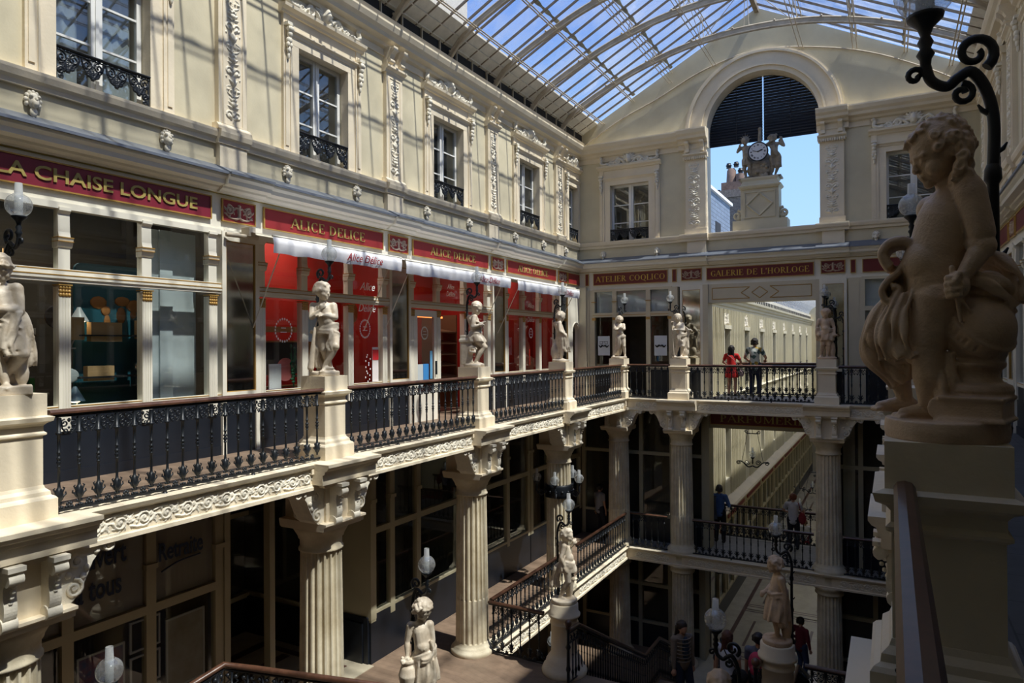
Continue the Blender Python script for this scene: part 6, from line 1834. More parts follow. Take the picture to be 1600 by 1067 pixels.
def body(b, J, s=1.0, fat=1.0, hands=True, feet=True):
    """J: pelvis, chest, neck, head, s1,s2 shoulders, e1,h1,e2,h2 arms, p1,k1,f1,p2,k2,f2 legs; optional d1,d2 foot directions, fr front direction"""
    g = {k: Vector(v) for k, v in J.items() if isinstance(v, (tuple, Vector))}
    fr_ = Vector(J.get('fr', (0, -1, 0))).normalized(); w = s * fat
    sp = (g['s1'] - g['s2'])
    bel = g['pelvis'].lerp(g['chest'], .42) + fr_ * .030 * s
    b.cap(g['pelvis'], bel, .112 * w, .112 * w, 16); b.cap(bel, g['chest'], .108 * w, .112 * w, 16)
    b.ell(bel + fr_ * .025 * s, (.10 * w, .10 * w, .10 * w), 14, 10)
    for t in (.28, .72): b.ell(g['s2'].lerp(g['s1'], t).lerp(g['chest'], .55), (.085 * w, .085 * w, .095 * w), 12, 10)
    for t in (.27, .73): b.ell(g['s2'].lerp(g['s1'], t).lerp(g['chest'], .70) + fr_ * .055 * w, .050 * w, 12, 8); b.ell(g['s2'].lerp(g['s1'], t).lerp(g['chest'], .85) + fr_ * .103 * w, .010 * w, 8, 6)
    b.cap(g['s1'], g['s2'], .052 * w, .052 * w, 12)
    b.cap(g['chest'], g['neck'], .085 * w, .052 * w, 12); b.cap(g['neck'], g['head'], .048 * w, .052 * w, 12)
    b.ell(bel + fr_ * .124 * w + V3(0, 0, -.01), .008 * w, 6, 5)
    for sh, el, ha, k in (('s1', 'e1', 'h1', 1), ('s2', 'e2', 'h2', 2)):
        S_, E_, H_ = g[sh], g[el], g[ha]
        b.ell(S_, .058 * w, 12, 10); b.cap(S_, S_.lerp(E_, .55), .056 * w, .050 * w, 12); b.cap(S_.lerp(E_, .5), E_, .050 * w, .040 * w, 12)
        b.cap(E_, E_.lerp(H_, .35), .040 * w, .041 * w, 12); b.cap(E_.lerp(H_, .3), H_, .041 * w, .026 * w, 12)
        if hands and not J.get('nohand%d' % k):
            hd = Vector(J.get('hd%d' % k, (H_ - E_))); pn = Vector(J.get('pn%d' % k, (0, .3, -1)))
            hand(b, H_, hd, pn, s * J.get('hs', 1.15), J.get('curl%d' % k, .8), side=1 if k == 1 else -1)
    back = -fr_
    for hp, kn, ft, k in (('p1', 'k1', 'f1', 1), ('p2', 'k2', 'f2', 2)):
        P_, K_, F_ = g[hp], g[kn], g[ft]
        b.ell(P_ + back * .045 * s + V3(0, 0, -.01), .082 * w, 12, 10)
        b.cap(P_, P_.lerp(K_, .5), .094 * w, .084 * w, 14); b.cap(P_.lerp(K_, .45), K_, .085 * w, .057 * w, 14)
        b.ell(K_ + fr_ * .012, .056 * w, 10, 8)
        b.cap(K_, K_.lerp(F_, .4) + back * .012 * s, .053 * w, .056 * w, 12); b.cap(K_.lerp(F_, .38) + back * .012 * s, F_, .055 * w, .034 * w, 12)
        if feet: foot(b, F_, J.get('d%d' % k, tuple(fr_)), s * 1.15)
def skirt(b, c0, c1, r0, r1, folds=9, amp=.016, n=54, m_=8, sq=(1, 1), tw=.6, ph=0):
    v = []; f = []
    c0 = Vector(c0); c1 = Vector(c1)
    for j in range(m_ + 1):
        t = j / m_; c = c0.lerp(c1, t); r = r0 + (r1 - r0) * t + .012 * math.sin(t * PI)
        for i in range(n):
            a = 2 * PI * i / n
            rr = r + amp * (.35 + t) * math.sin(folds * a + tw * t * 4 + ph) + amp * .5 * math.sin(folds * 1.7 * a + 2 * t)
            v.append((c.x + rr * sq[0] * math.cos(a), c.y + rr * sq[1] * math.sin(a), c.z + .012 * math.sin(3 * a + ph)))
    for j in range(m_):
        for i in range(n): f.append((j * n + i, j * n + (i + 1) % n, (j + 1) * n + (i + 1) % n, (j + 1) * n + i))
    b.add(v, f, True); b.add(v, [tuple(range(n))[::-1], tuple(range(m_ * n, (m_ + 1) * n))])
def cloth(b, path, width, folds=4, r=.018, wave=.012, side=(1, 0, 0), seed=0, deep=1.0):
    """hanging cloth made of side-by-side folds that run along the path"""
    rs = random.Random(seed); side = Vector(side).normalized()
    P = curvepts(path, 5)
    for k in range(folds):
        o_ = (k / (folds - 1) - .5) if folds > 1 else 0
        ph = rs.uniform(0, 6)
        pts = [p + side * width * o_ * (.7 + .6 * i / len(P)) + V3(0, wave * math.sin(i * .8 + ph) - (k % 2) * r * .75, 0) for i, p in enumerate(P)]
        b.tube(pts, [r * (.8 + .35 * math.sin(i * .7 + ph)) for i in range(len(pts))], 8)
def belt(b, c, rx, ry, tilt, r=.022, n=3, seed=0):
    rs = random.Random(seed); c = Vector(c)
    for k in range(n):
        ph = rs.uniform(0, 6); dz = (k - (n - 1) / 2) * r * 1.25
        b.tube([c + V3(rx * math.cos(a), ry * math.sin(a), dz + tilt * math.cos(a) + .008 * math.sin(3 * a + ph)) for a in [2 * PI * q / 28 for q in range(28)]], r * (.8 + .3 * rs.random()), 7, closed=True)
def J_(**k):
    d = dict(pelvis=(0, 0, .64), chest=(0, 0, .93), neck=(0, .01, 1.08), head=(0, 0, 1.22), s1=(-.135, 0, 1.03), s2=(.135, 0, 1.03),
             e1=(-.18, 0, .85), h1=(-.18, -.05, .68), e2=(.18, 0, .85), h2=(.18, -.05, .68), p1=(-.065, 0, .60), p2=(.065, 0, .60), k1=(-.07, -.02, .35), k2=(.07, -.02, .35),
             f1=(-.07, 0, .10), f2=(.07, 0, .10))
    d.update(k); return d
def plinth(b, r=.2, h=.06, sq=None):
    if sq: b.box(-sq[0], sq[0], -sq[1], sq[1], 0, h)
    else: b.lathe([(r, 0), (r * 1.01, h * .8), (r * .97, h)], 32)
CAMV = Vector((0, 0))
def statue(x, y, z, builder, label, voxel, material='marble', group=None, sm=2, rz=None, hair=None):
    rz = math.atan2(x, y) * -1 if rz is None else rz        # turned so that local -y looks back along the sight line
    b = MB(); builder(b)
    o = put('statue', remesh(b, 'statue', M[material], voxel, sm), None, (x, y, z), rz)
    return tag(o, label, 'statue', group)

# ---- foreground boy with globe
def s_globe(b):
    J = J_(pelvis=(.005, .0, .70), chest=(.055, .0, 1.04), neck=(.075, .015, 1.19), head=(.03, -.01, 1.36),
           s1=(-.015, .12, 1.12), s2=(.150, -.085, 1.175), e1=(.03, .22, .97), h1=(-.10, .16, .84), e2=(.215, -.11, .90), h2=(.115, -.16, .745),
           p1=(-.055, .05, .66), p2=(.02, -.035, .66), k1=(-.235, .10, .45), k2=(-.025, -.06, .42), f1=(-.15, .15, .185), f2=(-.03, -.03, .170),
           fr=(-.85, -.52, 0), d1=(-1, -.1, 0), d2=(-1, -.25, 0), nohand2=1, hs=1.45)
    MB.Q = 1.8
    body(b, J, 1.18, 1.04)
    b.ell((-.02, .0, .83), (.135, .125, .14), 18, 14); b.ell((.035, .02, .70), (.135, .125, .125), 18, 14)
    b.cap((.015, -.04, .66), (-.03, -.055, .47), .128, .085, 18)
    b.cap((-.028, -.055, .42), (-.025, -.045, .30), .078, .082, 16); b.cap((-.025, -.045, .30), (-.03, -.035, .185), .080, .052, 16)
    b.cap((.20, -.10, .91), (.215, -.11, .90), .064, .06, 12); b.cap((.16, -.09, 1.15), (.205, -.105, .96), .076, .066, 14)
    head(b, (.028, -.01, 1.375), (-.86, -.35, -.42), .138, 'curly', 3)
    fist(b, (.088, -.185, .715), (-.12, -.05, 1), (.4, .35, .5), 1.5); b.cap((.115, -.16, .745), (.10, -.17, .725), .038, .036, 14)
    # tree of loose curls at the nape
    rs = random.Random(5)
    for k in range(34):
        a = rs.uniform(0, 6.28); rr = rs.uniform(.03, .045)
        p = V3(.10 + .06 * rs.random(), -.02 + .11 * math.cos(a), 1.30 + .10 * math.sin(a)); b.ell(p, rr, 8, 6)
        b.tube([p + V3(.030 * math.cos(q * .8 + a) * (1 - q * .08), -.034, .030 * math.sin(q * .8 + a) * (1 - q * .08)) for q in range(9)], .0095, 6)
    # plinth disc, book, drum, globe, dividers
    b.lathe([(.285, 0), (.29, .045), (.285, .09), (.278, .095)], 48, (.045, .02, 0))
    bk = Matrix.Rotation(R(-14), 4, 'Z')
    b.box(.05, .34, -.16, .15, .095, .110, mtx=bk); b.box(.065, .325, -.145, .14, .108, .20, mtx=bk); b.box(.05, .34, -.16, .15, .195, .212, mtx=bk); b.tube([(.055, -.15, .153), (.055, .14, .153)], .056, 12, mtx=bk)
    for q in range(7): b.tube([(.07, -.150, .118 + .011 * q), (.33, -.150, .118 + .011 * q)], .003, 4, mtx=bk)
    b.lathe([(.150, .21), (.160, .235), (.150, .26), (.110, .275), (.10, .30), (.105, .33), (.125, .345), (.128, .365), (.09, .38), (.10, .40)], 32, (.19, 0, 0))
    b.ell((.195, 0, .52), .168, 32, 24)
    q_ = Euler((R(28), R(38), 0)).to_matrix()
    for dz, r_ in ((.030, .011), (-.030, .011)): b.tube([Vector((.195, 0, .52)) + q_ @ V3(.168 * math.cos(a), .168 * math.sin(a), dz) for a in [2 * PI * k / 40 for k in range(40)]], r_, 6, closed=True)
    for k in range(11):
        a = -2.4 + k * .17; p = Vector((.195, 0, .52)) + q_ @ V3(.170 * math.cos(a), .170 * math.sin(a), 0)
        pu = q_ @ V3(0, 0, 1); b.tube([p - pu * .018, p + pu * .018], .0075, 5)
        if k % 2: tdir = q_ @ V3(-math.sin(a), math.cos(a), 0); b.tube([p - pu * .014, p + tdir * .018 + pu * .012], .0065, 5)
    b.cap((.078, -.19, .80), (.115, -.165, .555), .014, .010, 8); b.cap((.088, -.185, .70), (.155, -.150, .60), .011, .008, 8)
    MB.Q = 1.0
    # drapery: over the globe
    cloth(b, [(.13, .02, .72), (.22, -.03, .735), (.30, .0, .68), (.34, .05, .60)], .10, 6, .024, .014, (.25, .4, 1), 1)
    cloth(b, [(.20, .10, .88), (.28, .08, .82), (.34, .04, .73), (.36, .03, .63)], .12, 6, .030, .012, (.5, -.7, .3), 2)
    cloth(b, [(.12, -.06, .76), (.22, -.10, .74), (.30, -.06, .70), (.35, .0, .63)], .07, 4, .022, .010, (.1, .6, 1), 12)
    # fall between leg and globe
    cloth(b, [(.09, .02, .70), (.03, -.02, .58), (.0, -.06, .44), (.05, -.08, .30), (.075, -.09, .15)], .085, 5, .020, .010, (1, .35, 0), 3)
    cloth(b, [(.03, -.05, .42), (.04, -.07, .34), (.055, -.09, .26)], .10, 4, .020, .010, (1, 0, -.2), 7)
    # rolled scroll at the left with cloth below
    for y0, y1 in ((-.03, .12),):
        pts = [(-.10, 0, .93), (-.15, 0, .955), (-.21, 0, .945), (-.245, 0, .90), (-.225, 0, .85), (-.205, 0, .83)]
        for yy in [y0 - .03 + .028 * k for k in range(8)]:
            b.tube([V3(p.x + .04 * abs(yy - .05), yy, p.z) for p in curvepts(pts, 5)], .027, 8)
            b.tube([V3(p.x, yy, p.z) for p in curvepts([(-.10, 0, .93), (-.13, 0, .86), (-.17, 0, .80), (-.215, 0, .765), (-.245, 0, .715), (-.22, 0, .665), (-.17, 0, .68), (-.165, 0, .725), (-.20, 0, .735)], 5)], .019, 8)
    cloth(b, [(-.13, .05, .84), (-.16, .05, .74), (-.15, .03, .62), (-.17, .02, .52)], .13, 6, .024, .012, (1, -.3, .1), 4)
    cloth(b, [(-.10, .0, .70), (-.14, -.01, .60), (-.15, -.02, .48), (-.14, -.01, .36)], .10, 5, .022, .012, (1, -.4, 0), 5)
    cloth(b, [(-.18, .04, .72), (-.26, .04, .60), (-.31, .04, .48), (-.25, .06, .37), (-.15, .10, .26)], .10, 6, .032, .012, (1, -.2, .5), 6)
    cloth(b, [(-.14, -.06, .70), (-.19, -.09, .58), (-.20, -.10, .46), (-.17, -.09, .38)], .13, 6, .022, .010, (1, -.3, .1), 9)
    cloth(b, [(-.10, .04, .5), (-.09, .03, .38), (-.10, .05, .28)], .10, 5, .026, .012, (1, -.3, 0), 8)
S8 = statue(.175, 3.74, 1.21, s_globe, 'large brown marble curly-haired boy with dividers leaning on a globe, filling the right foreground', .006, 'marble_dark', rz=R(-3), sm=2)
S8.scale = (.86, .9, .955)

# ---- left row
def s_crown(b):
    J = J_(pelvis=(-.01, 0, .66), chest=(-.05, 0, .92), neck=(-.07, .01, 1.05), s1=(-.19, .03, .99), s2=(.075, -.03, 1.0), e1=(-.19, -.10, .80), h1=(-.115, -.19, .98), e2=(.10, -.08, .80), h2=(-.06, -.18, .80),
           p1=(-.07, 0, .62), p2=(.055, 0, .62), k1=(-.09, -.10, .36), k2=(.12, -.10, .38), f1=(-.01, -.06, .12), f2=(-.05, .08, .14), fr=(.25, -1, 0), d1=(.3, -1, 0), d2=(-.5, -.7, 0), hd1=(.1, -.1, 1), hd2=(-1, -.1, .1), hs=1.2)
    body(b, J, 1.05, 1.06); head(b, (-.075, -.03, 1.19), (.72, -.62, -.36), .128, 'crown', 2)
    plinth(b, sq=(.20, .20), h=.08)
    skirt(b, (-.01, 0, .78), (.0, -.02, .42), .135, .185, 8, .014, sq=(1, .9))
    cloth(b, [(.10, -.13, .78), (.05, -.17, .62), (.01, -.18, .48), (.03, -.17, .36)], .07, 5, .016, .01, (1, 0, 0), 1)
    cloth(b, [(.12, -.05, .78), (.18, -.06, .6), (.19, -.04, .42), (.20, 0, .26)], .06, 4, .018, .01, (1, .3, 0), 2)
    b.ell((.12, .0, .20), (.06, .06, .13), 12, 10); b.ell((.0, .12, .2), (.14, .06, .16), 12, 10)
    for k in range(5): b.tube([(-.12, -.135 + .003 * k, .74 - .05 * k), (.0, -.155, .68 - .06 * k), (.12, -.13, .62 - .07 * k)], .010, 6)
def s_oar(b):
    J = J_(pelvis=(.05, 0, .68), chest=(.0, 0, .97), neck=(-.02, .01, 1.10), s1=(-.155, .02, 1.03), s2=(.135, -.02, 1.03), e1=(-.175, -.09, .86), h1=(-.04, -.17, .97), e2=(.165, -.08, .86), h2=(.0, -.17, .89),
           p1=(-.01, 0, .64), p2=(.115, 0, .64), k1=(.0, -.05, .38), k2=(.16, -.13, .43), f1=(.09, .02, .12), f2=(.0, -.09, .13), fr=(.15, -1, 0), d1=(.5, -1, 0), d2=(-.2, -1, 0), hd1=(.15, -.1, 1), hd2=(-1, 0, .2), hs=1.15)
    body(b, J, 1.05, 1.0); head(b, (-.025, -.02, 1.25), (.78, -.60, -.12), .118, 'long', 4)
    plinth(b, .22, .07)
    belt(b, (.05, 0, .70), .150, .135, .035, .02, 4, 1); belt(b, (.05, -.01, .64), .165, .14, -.03, .018, 3, 2)
    cloth(b, [(.10, -.14, .68), (.10, -.17, .58), (.07, -.17, .46), (.09, -.16, .36)], .07, 5, .015, .01, (1, 0, 0), 1)
    cloth(b, [(-.11, -.02, .68), (-.10, -.03, .5), (-.12, -.02, .34), (-.08, 0, .12)], .08, 5, .020, .012, (1, 0, 0), 3)
    b.cap((-.03, -.18, 1.0), (-.13, -.14, .70), .012, .014, 8); b.cap((-.13, -.14, .70), (-.20, -.12, .12), .022, .04, 10); b.cap((-.14, -.14, .62), (-.17, -.12, .12), .02, .03, 10)
    b.ell((-.05, .10, .3), (.10, .07, .25), 12, 10); b.tube([(-.2, .05, .66), (-.12, .05, .62), (-.1, .02, .55)], .03, 8); b.ell((.06, -.13, .11), (.09, .04, .03))
def s_book(b):
    J = J_(pelvis=(.02, 0, .64), chest=(-.01, 0, .94), neck=(.01, 0, 1.06), s1=(-.09, .09, 1.0), s2=(.02, -.11, 1.0), e1=(-.05, .12, .82), h1=(.10, -.03, .83), e2=(-.03, -.18, .80), h2=(.11, -.16, .84),
           p1=(.0, .06, .61), p2=(.03, -.06, .61), k1=(.10, .04, .36), k2=(.21, -.09, .40), f1=(.07, .05, .10), f2=(.03, -.08, .11), fr=(1, -.25, 0), d1=(1, -.2, 0), d2=(1, -.3, 0), hs=1.1)
    body(b, J, 1.02, .98); head(b, (.055, -.02, 1.19), (.80, -.38, -.5), .118, 'short', 6)
    plinth(b, .21, .06)
    b.box(-.27, -.03, -.10, .10, .05, .50); b.box(-.30, -.01, -.12, .12, .50, .56); b.box(-.28, -.04, -.10, .10, .56, .64); b.lathe([(.07, -.02), (.07, .02)], 16, (-.03, -.12, .3), mtx=None)
    b.tube([(p[0], -.12, p[2]) for p in spiral(-.03, .34, .085, .02, 0, 1.4, 18)], .018, 7)
    [b.box(-.002, .10, -.075, .075, -.012, .012, mtx=Matrix.Translation((.145, -.10, .885)) @ Matrix.Rotation(R(a_), 4, 'Y')) for a_ in (-12, 192)]
    belt(b, (.03, 0, .64), .125, .14, .02, .02, 4, 3); cloth(b, [(-.06, -.1, .72), (-.08, -.12, .6), (-.06, -.12, .5)], .06, 4, .018, .01, (1, 0, 0), 1); skirt(b, (.04, -.02, .64), (.10, -.03, .50), .13, .15, 7, .01)
def s_folded(b):
    J = J_(pelvis=(.0, 0, .62), chest=(-.05, 0, .90), neck=(-.04, 0, 1.03), s1=(-.13, .07, .98), s2=(-.02, -.10, .98), e1=(-.08, .10, .80), h1=(.08, -.08, .72), e2=(-.02, -.17, .78), h2=(.09, -.14, .70),
           p1=(-.03, .05, .59), p2=(.03, -.05, .59), k1=(-.03, .03, .34), k2=(.05, -.08, .34), f1=(-.05, .03, .10), f2=(.02, -.05, .10), fr=(.85, -.5, 0), d1=(.8, -.5, 0), d2=(.8, -.6, 0), hs=1.1)
    body(b, J, 1.0, .96); head(b, (.0, -.01, 1.15), (.72, -.52, -.5), .118, 'curly', 7, fine=False)
    plinth(b, .22, .06)
    cloth(b, [(.10, -.12, .72), (.14, -.12, .56), (.15, -.10, .38), (.18, -.08, .24)], .12, 6, .02, .012, (1, .3, 0), 1)
    cloth(b, [(.05, -.12, .70), (.06, -.12, .56), (.07, -.1, .42)], .08, 5, .018, .01, (1, .3, 0), 2)
    b.ell((-.16, .05, .26), (.09, .09, .24), 12, 10); b.tube([(-.14, .05, .5), (-.20, .03, .58), (-.26, .02, .62)], [.04, .025, .01], 7)
def s_crossed(b):
    J = J_(pelvis=(.05, 0, .68), chest=(.02, 0, .97), neck=(.02, .02, 1.09), s1=(-.11, .0, 1.03), s2=(.145, 0, 1.03), e1=(-.14, -.09, .90), h1=(.06, -.16, .95), e2=(.17, -.09, .90), h2=(-.02, -.15, .91),
           p1=(-.01, 0, .64), p2=(.11, 0, .64), k1=(-.06, -.05, .40), k2=(.15, -.04, .38), f1=(-.17, 0, .11), f2=(.18, 0, .11), hs=1.1)
    body(b, J, 1.02, .95); head(b, (.02, .0, 1.20), (.15, -.75, .62), .112, 'curly', 8, fine=False)
    plinth(b, .24, .06); belt(b, (.05, 0, .66), .145, .125, .03, .02, 3, 3)
    cloth(b, [(-.04, -.1, .72), (.0, -.12, .56), (-.02, -.08, .36), (-.1, 0, .1)], .10, 6, .022, .012, (1, 0, 0), 1); b.ell((-.02, .08, .3), (.12, .08, .26), 12, 10)
def s_staff(b):
    J = J_(pelvis=(.03, 0, .66), chest=(-.03, 0, .95), neck=(-.05, .01, 1.08), s1=(-.16, 0, 1.03), s2=(.085, 0, 1.02), e1=(-.22, -.08, .88), h1=(-.21, -.15, 1.02), e2=(.11, -.09, .84), h2=(-.10, -.17, .86),
           p1=(-.03, 0, .62), p2=(.09, 0, .62), k1=(-.06, -.05, .37), k2=(.08, -.10, .37), f1=(-.14, 0, .11), f2=(.03, -.02, .11), hs=1.1)
    body(b, J, 1.02, .95); head(b, (-.065, -.01, 1.215), (-.1, -.95, -.15), .112, 'curly', 9, fine=False)
    plinth(b, .24, .06); b.cap((-.24, -.16, 1.1), (-.18, -.14, .1), .016, .02, 8)
    belt(b, (.03, 0, .68), .15, .13, .04, .02, 4, 3); cloth(b, [(.12, -.02, .95), (.22, .02, .82), (.20, .04, .6), (.18, .04, .3)], .10, 6, .024, .012, (1, 0, 0), 2)
    cloth(b, [(-.05, -.12, .68), (-.02, -.13, .55), (.05, -.1, .35)], .12, 6, .02, .012, (1, 0, 0), 4); b.tube([(.2, 0, .82), (.3, -.02, .86), (.36, 0, .80)], .025, 7); b.ell((.14, .06, .2), (.12, .08, .16)); b.tube([(-.2, 0, .1), (-.28, 0, .16), (-.26, 0, .24)], .025, 6)
def s_skirt(b):
    J = J_(pelvis=(-.02, 0, .70), chest=(-.04, 0, .98), neck=(-.03, .01, 1.10), s1=(-.18, 0, 1.05), s2=(.105, 0, 1.05), e1=(-.25, -.02, .87), h1=(-.20, -.10, .70), e2=(.17, 0, .87), h2=(.18, -.06, .70),
           p1=(-.08, 0, .66), p2=(.045, 0, .66), k1=(-.10, -.05, .39), k2=(.04, -.05, .39), f1=(-.15, 0, .11), f2=(.0, -.04, .11), fr=(-.1, -1, 0), hs=1.1)
    body(b, J, 1.05, 1.0); head(b, (-.025, -.02, 1.24), (-.35, -.85, -.35), .118, 'curly', 10, fine=False)
    plinth(b, .24, .06); belt(b, (-.02, 0, .74), .16, .135, .05, .022, 3, 5); skirt(b, (-.02, 0, .75), (-.02, 0, .50), .145, .19, 9, .014, sq=(1, .85))
    cloth(b, [(-.22, -.08, .86), (-.25, -.06, .7), (-.20, -.02, .5)], .07, 4, .028, .01, (1, 0, 0), 1); b.ell((.12, .06, .25), (.09, .08, .25)); b.tube([(.18, -.08, .66), (.26, -.10, .64)], .02, 6)
def s_spear(b):
    J = J_(pelvis=(.06, 0, .72), chest=(.01, 0, 1.0), neck=(.03, 0, 1.13), s1=(-.05, .10, 1.06), s2=(.02, -.12, 1.07), e1=(.10, .12, .98), h1=(.18, .02, 1.08), e2=(-.05, -.16, .88), h2=(.02, -.16, .70),
           p1=(.04, .06, .69), p2=(.07, -.06, .69), k1=(.15, .02, .43), k2=(.08, -.10, .42), f1=(.12, .02, .12), f2=(-.06, -.04, .13), fr=(.9, -.45, 0), d1=(1, -.3, 0), d2=(.8, -.5, 0), hs=1.15, hd1=(.2, 0, 1))
    body(b, J, 1.05, .95); head(b, (.065, -.01, 1.26), (.9, -.3, -.12), .112, 'curly', 11)
    plinth(b, .24, .08); belt(b, (.06, 0, .74), .14, .15, -.03, .022, 4, 5); skirt(b, (.06, 0, .74), (.07, 0, .58), .135, .165, 8, .014)
    cloth(b, [(-.04, -.12, .78), (-.12, -.10, .66), (-.16, -.06, .45), (-.17, -.02, .28)], .14, 7, .024, .014, (1, .2, 0), 2); cloth(b, [(.0, -.14, .9), (-.03, -.15, .75), (-.02, -.14, .6)], .08, 4, .02, .01, (1, 0, 0), 3); b.ell((.1, .08, .24), (.08, .08, .22))
def s_basket(b):
    J = J_(pelvis=(.02, 0, .74), chest=(.03, 0, 1.0), neck=(.0, 0, 1.13), s1=(-.0, .12, 1.06), s2=(.06, -.12, 1.06), e1=(-.08, .14, .88), h1=(-.18, .04, .80), e2=(.13, -.13, .84), h2=(.11, -.12, .62),
           p1=(.0, .06, .70), p2=(.03, -.06, .70), k1=(-.06, .04, .44), k2=(-.03, -.06, .42), f1=(.0, .06, .12), f2=(.0, -.04, .12), fr=(-1, -.1, 0), d1=(-1, 0, 0), d2=(-1, -.2, 0), hs=1.15)
    body(b, J, 1.05, .95); head(b, (-.03, -.01, 1.26), (-.95, -.15, -.2), .118, 'bob', 12)
    plinth(b, .23, .08); skirt(b, (.02, 0, .80), (-.01, -.01, .38), .145, .20, 9, .016, sq=(1, 1)); belt(b, (.02, 0, .80), .14, .15, .03, .022, 3, 6)
    cloth(b, [(.08, -.14, .78), (.10, -.15, .6), (.09, -.14, .40), (.10, -.1, .28)], .10, 5, .022, .012, (1, .2, 0), 2); b.ell((-.10, -.06, .80), (.05, .05, .05)); b.ell((.14, .04, .3), (.09, .09, .28))
def s_urn(b):
    J = J_(pelvis=(.03, 0, .64), chest=(.0, 0, .95), neck=(.0, .01, 1.08), s1=(-.135, 0, 1.02), s2=(.115, 0, 1.02), e1=(-.18, 0, .82), h1=(-.18, -.05, .63), e2=(.15, -.02, .83), h2=(.13, -.09, .62),
           p1=(-.03, 0, .60), p2=(.09, 0, .60), k1=(-.04, -.05, .36), k2=(.12, -.08, .37), f1=(-.05, 0, .1), f2=(.08, 0, .1), fr=(.15, -1, 0), hs=1.2)
    body(b, J, 1.05, .98); head(b, (.025, -.02, 1.24), (.55, -.62, -.56), .120, 'bob', 13)
    plinth(b, .24, .06); b.lathe([(.08, 0), (.05, .05), (.10, .2), (.13, .36), (.10, .46), (.07, .50), (.09, .53), (.085, .56)], 20, (-.17, -.04, .04))
    for k in range(12): b.ell((-.2 + .05 * math.cos(k), -.06 + .05 * math.sin(k * 1.7), .60 + .02 * math.sin(k * 3)), .026, 7, 5)
    belt(b, (.04, 0, .62), .15, .135, .05, .024, 5, 7); skirt(b, (.04, 0, .62), (.05, 0, .30), .145, .18, 9, .016); cloth(b, [(.12, -.1, .84), (.16, -.12, .72), (.10, -.15, .62), (.0, -.15, .60)], .05, 4, .018, .008, (0, 0, 1), 2)
    cloth(b, [(.14, -.12, .62), (.15, -.12, .48), (.14, -.1, .34)], .08, 5, .02, .01, (1, 0, 0), 3)
G_S = None
statue(-7.38, 3.45, 1.21, s_crown, 'marble child in a leaf crown with a hand at the chin, at the left edge', .010)
statue(-7.38, 7.65, 1.21, s_oar, 'marble long-haired boy with a finger at his lips leaning on an oar', .011)
statue(-7.38, 11.85, 1.21, s_book, 'marble boy reading an open book against a small pillar', .012)
statue(-7.38, 16.02, 1.21, s_folded, 'marble boy with folded hands and cloth hanging in front, fourth on the left', .014)
statue(-7.36, 20.25, 1.21, s_crossed, 'marble boy with crossed arms and raised face on the corner pedestal', .016)
statue(-5.5, 20.38, 1.21, s_staff, 'marble boy holding a staff on the far balustrade, nearest the corner', .016)
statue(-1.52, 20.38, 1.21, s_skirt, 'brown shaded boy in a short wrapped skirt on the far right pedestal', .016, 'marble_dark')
# round pedestals of the stairs
def round_ped(x, y, label, zt=-3.2):
    b = MB()
    b.lathe([(.42, MZ), (.43, MZ + .05), (.40, MZ + .12), (.36, MZ + .16), (.34, MZ + .24), (.27, MZ + .34), (.25, MZ + .38), (.245, zt - .40), (.27, zt - .38), (.27, zt - .36), (.255, zt - .33), (.255, zt - .27), (.30, zt - .24), (.305, zt - .20), (.27, zt - .17), (.265, zt - .02), (.25, zt)], 40)
    o = b.build('round_pedestal', M['stone'], None, (x, y, 0)); tag(o, label, 'pedestal')
round_ped(-5.45, 11.9, 'round sunlit stone pedestal under the boy with the raised hand')
round_ped(-1.66, 11.9, 'round shaded stone pedestal under the skirted child, right of the stairs')
round_ped(-5.5, 7.46, 'round pedestal under the child with the urn at the bottom edge', -3.08)
round_ped(-1.62, 7.35, 'round pedestal beneath the curly head at the bottom edge', -3.08)
statue(-5.45, 11.9, -3.2, s_spear, 'sunlit marble boy with one hand raised, on the round stair pedestal', .012)
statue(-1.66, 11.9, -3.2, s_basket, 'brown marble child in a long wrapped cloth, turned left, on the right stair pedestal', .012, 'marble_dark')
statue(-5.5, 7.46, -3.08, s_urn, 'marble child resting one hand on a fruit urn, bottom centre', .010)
statue(-1.62, 7.35, -3.08, s_crossed, 'curly marble head just above the bottom edge, beside the big globe lamp', .012, 'marble_dark')

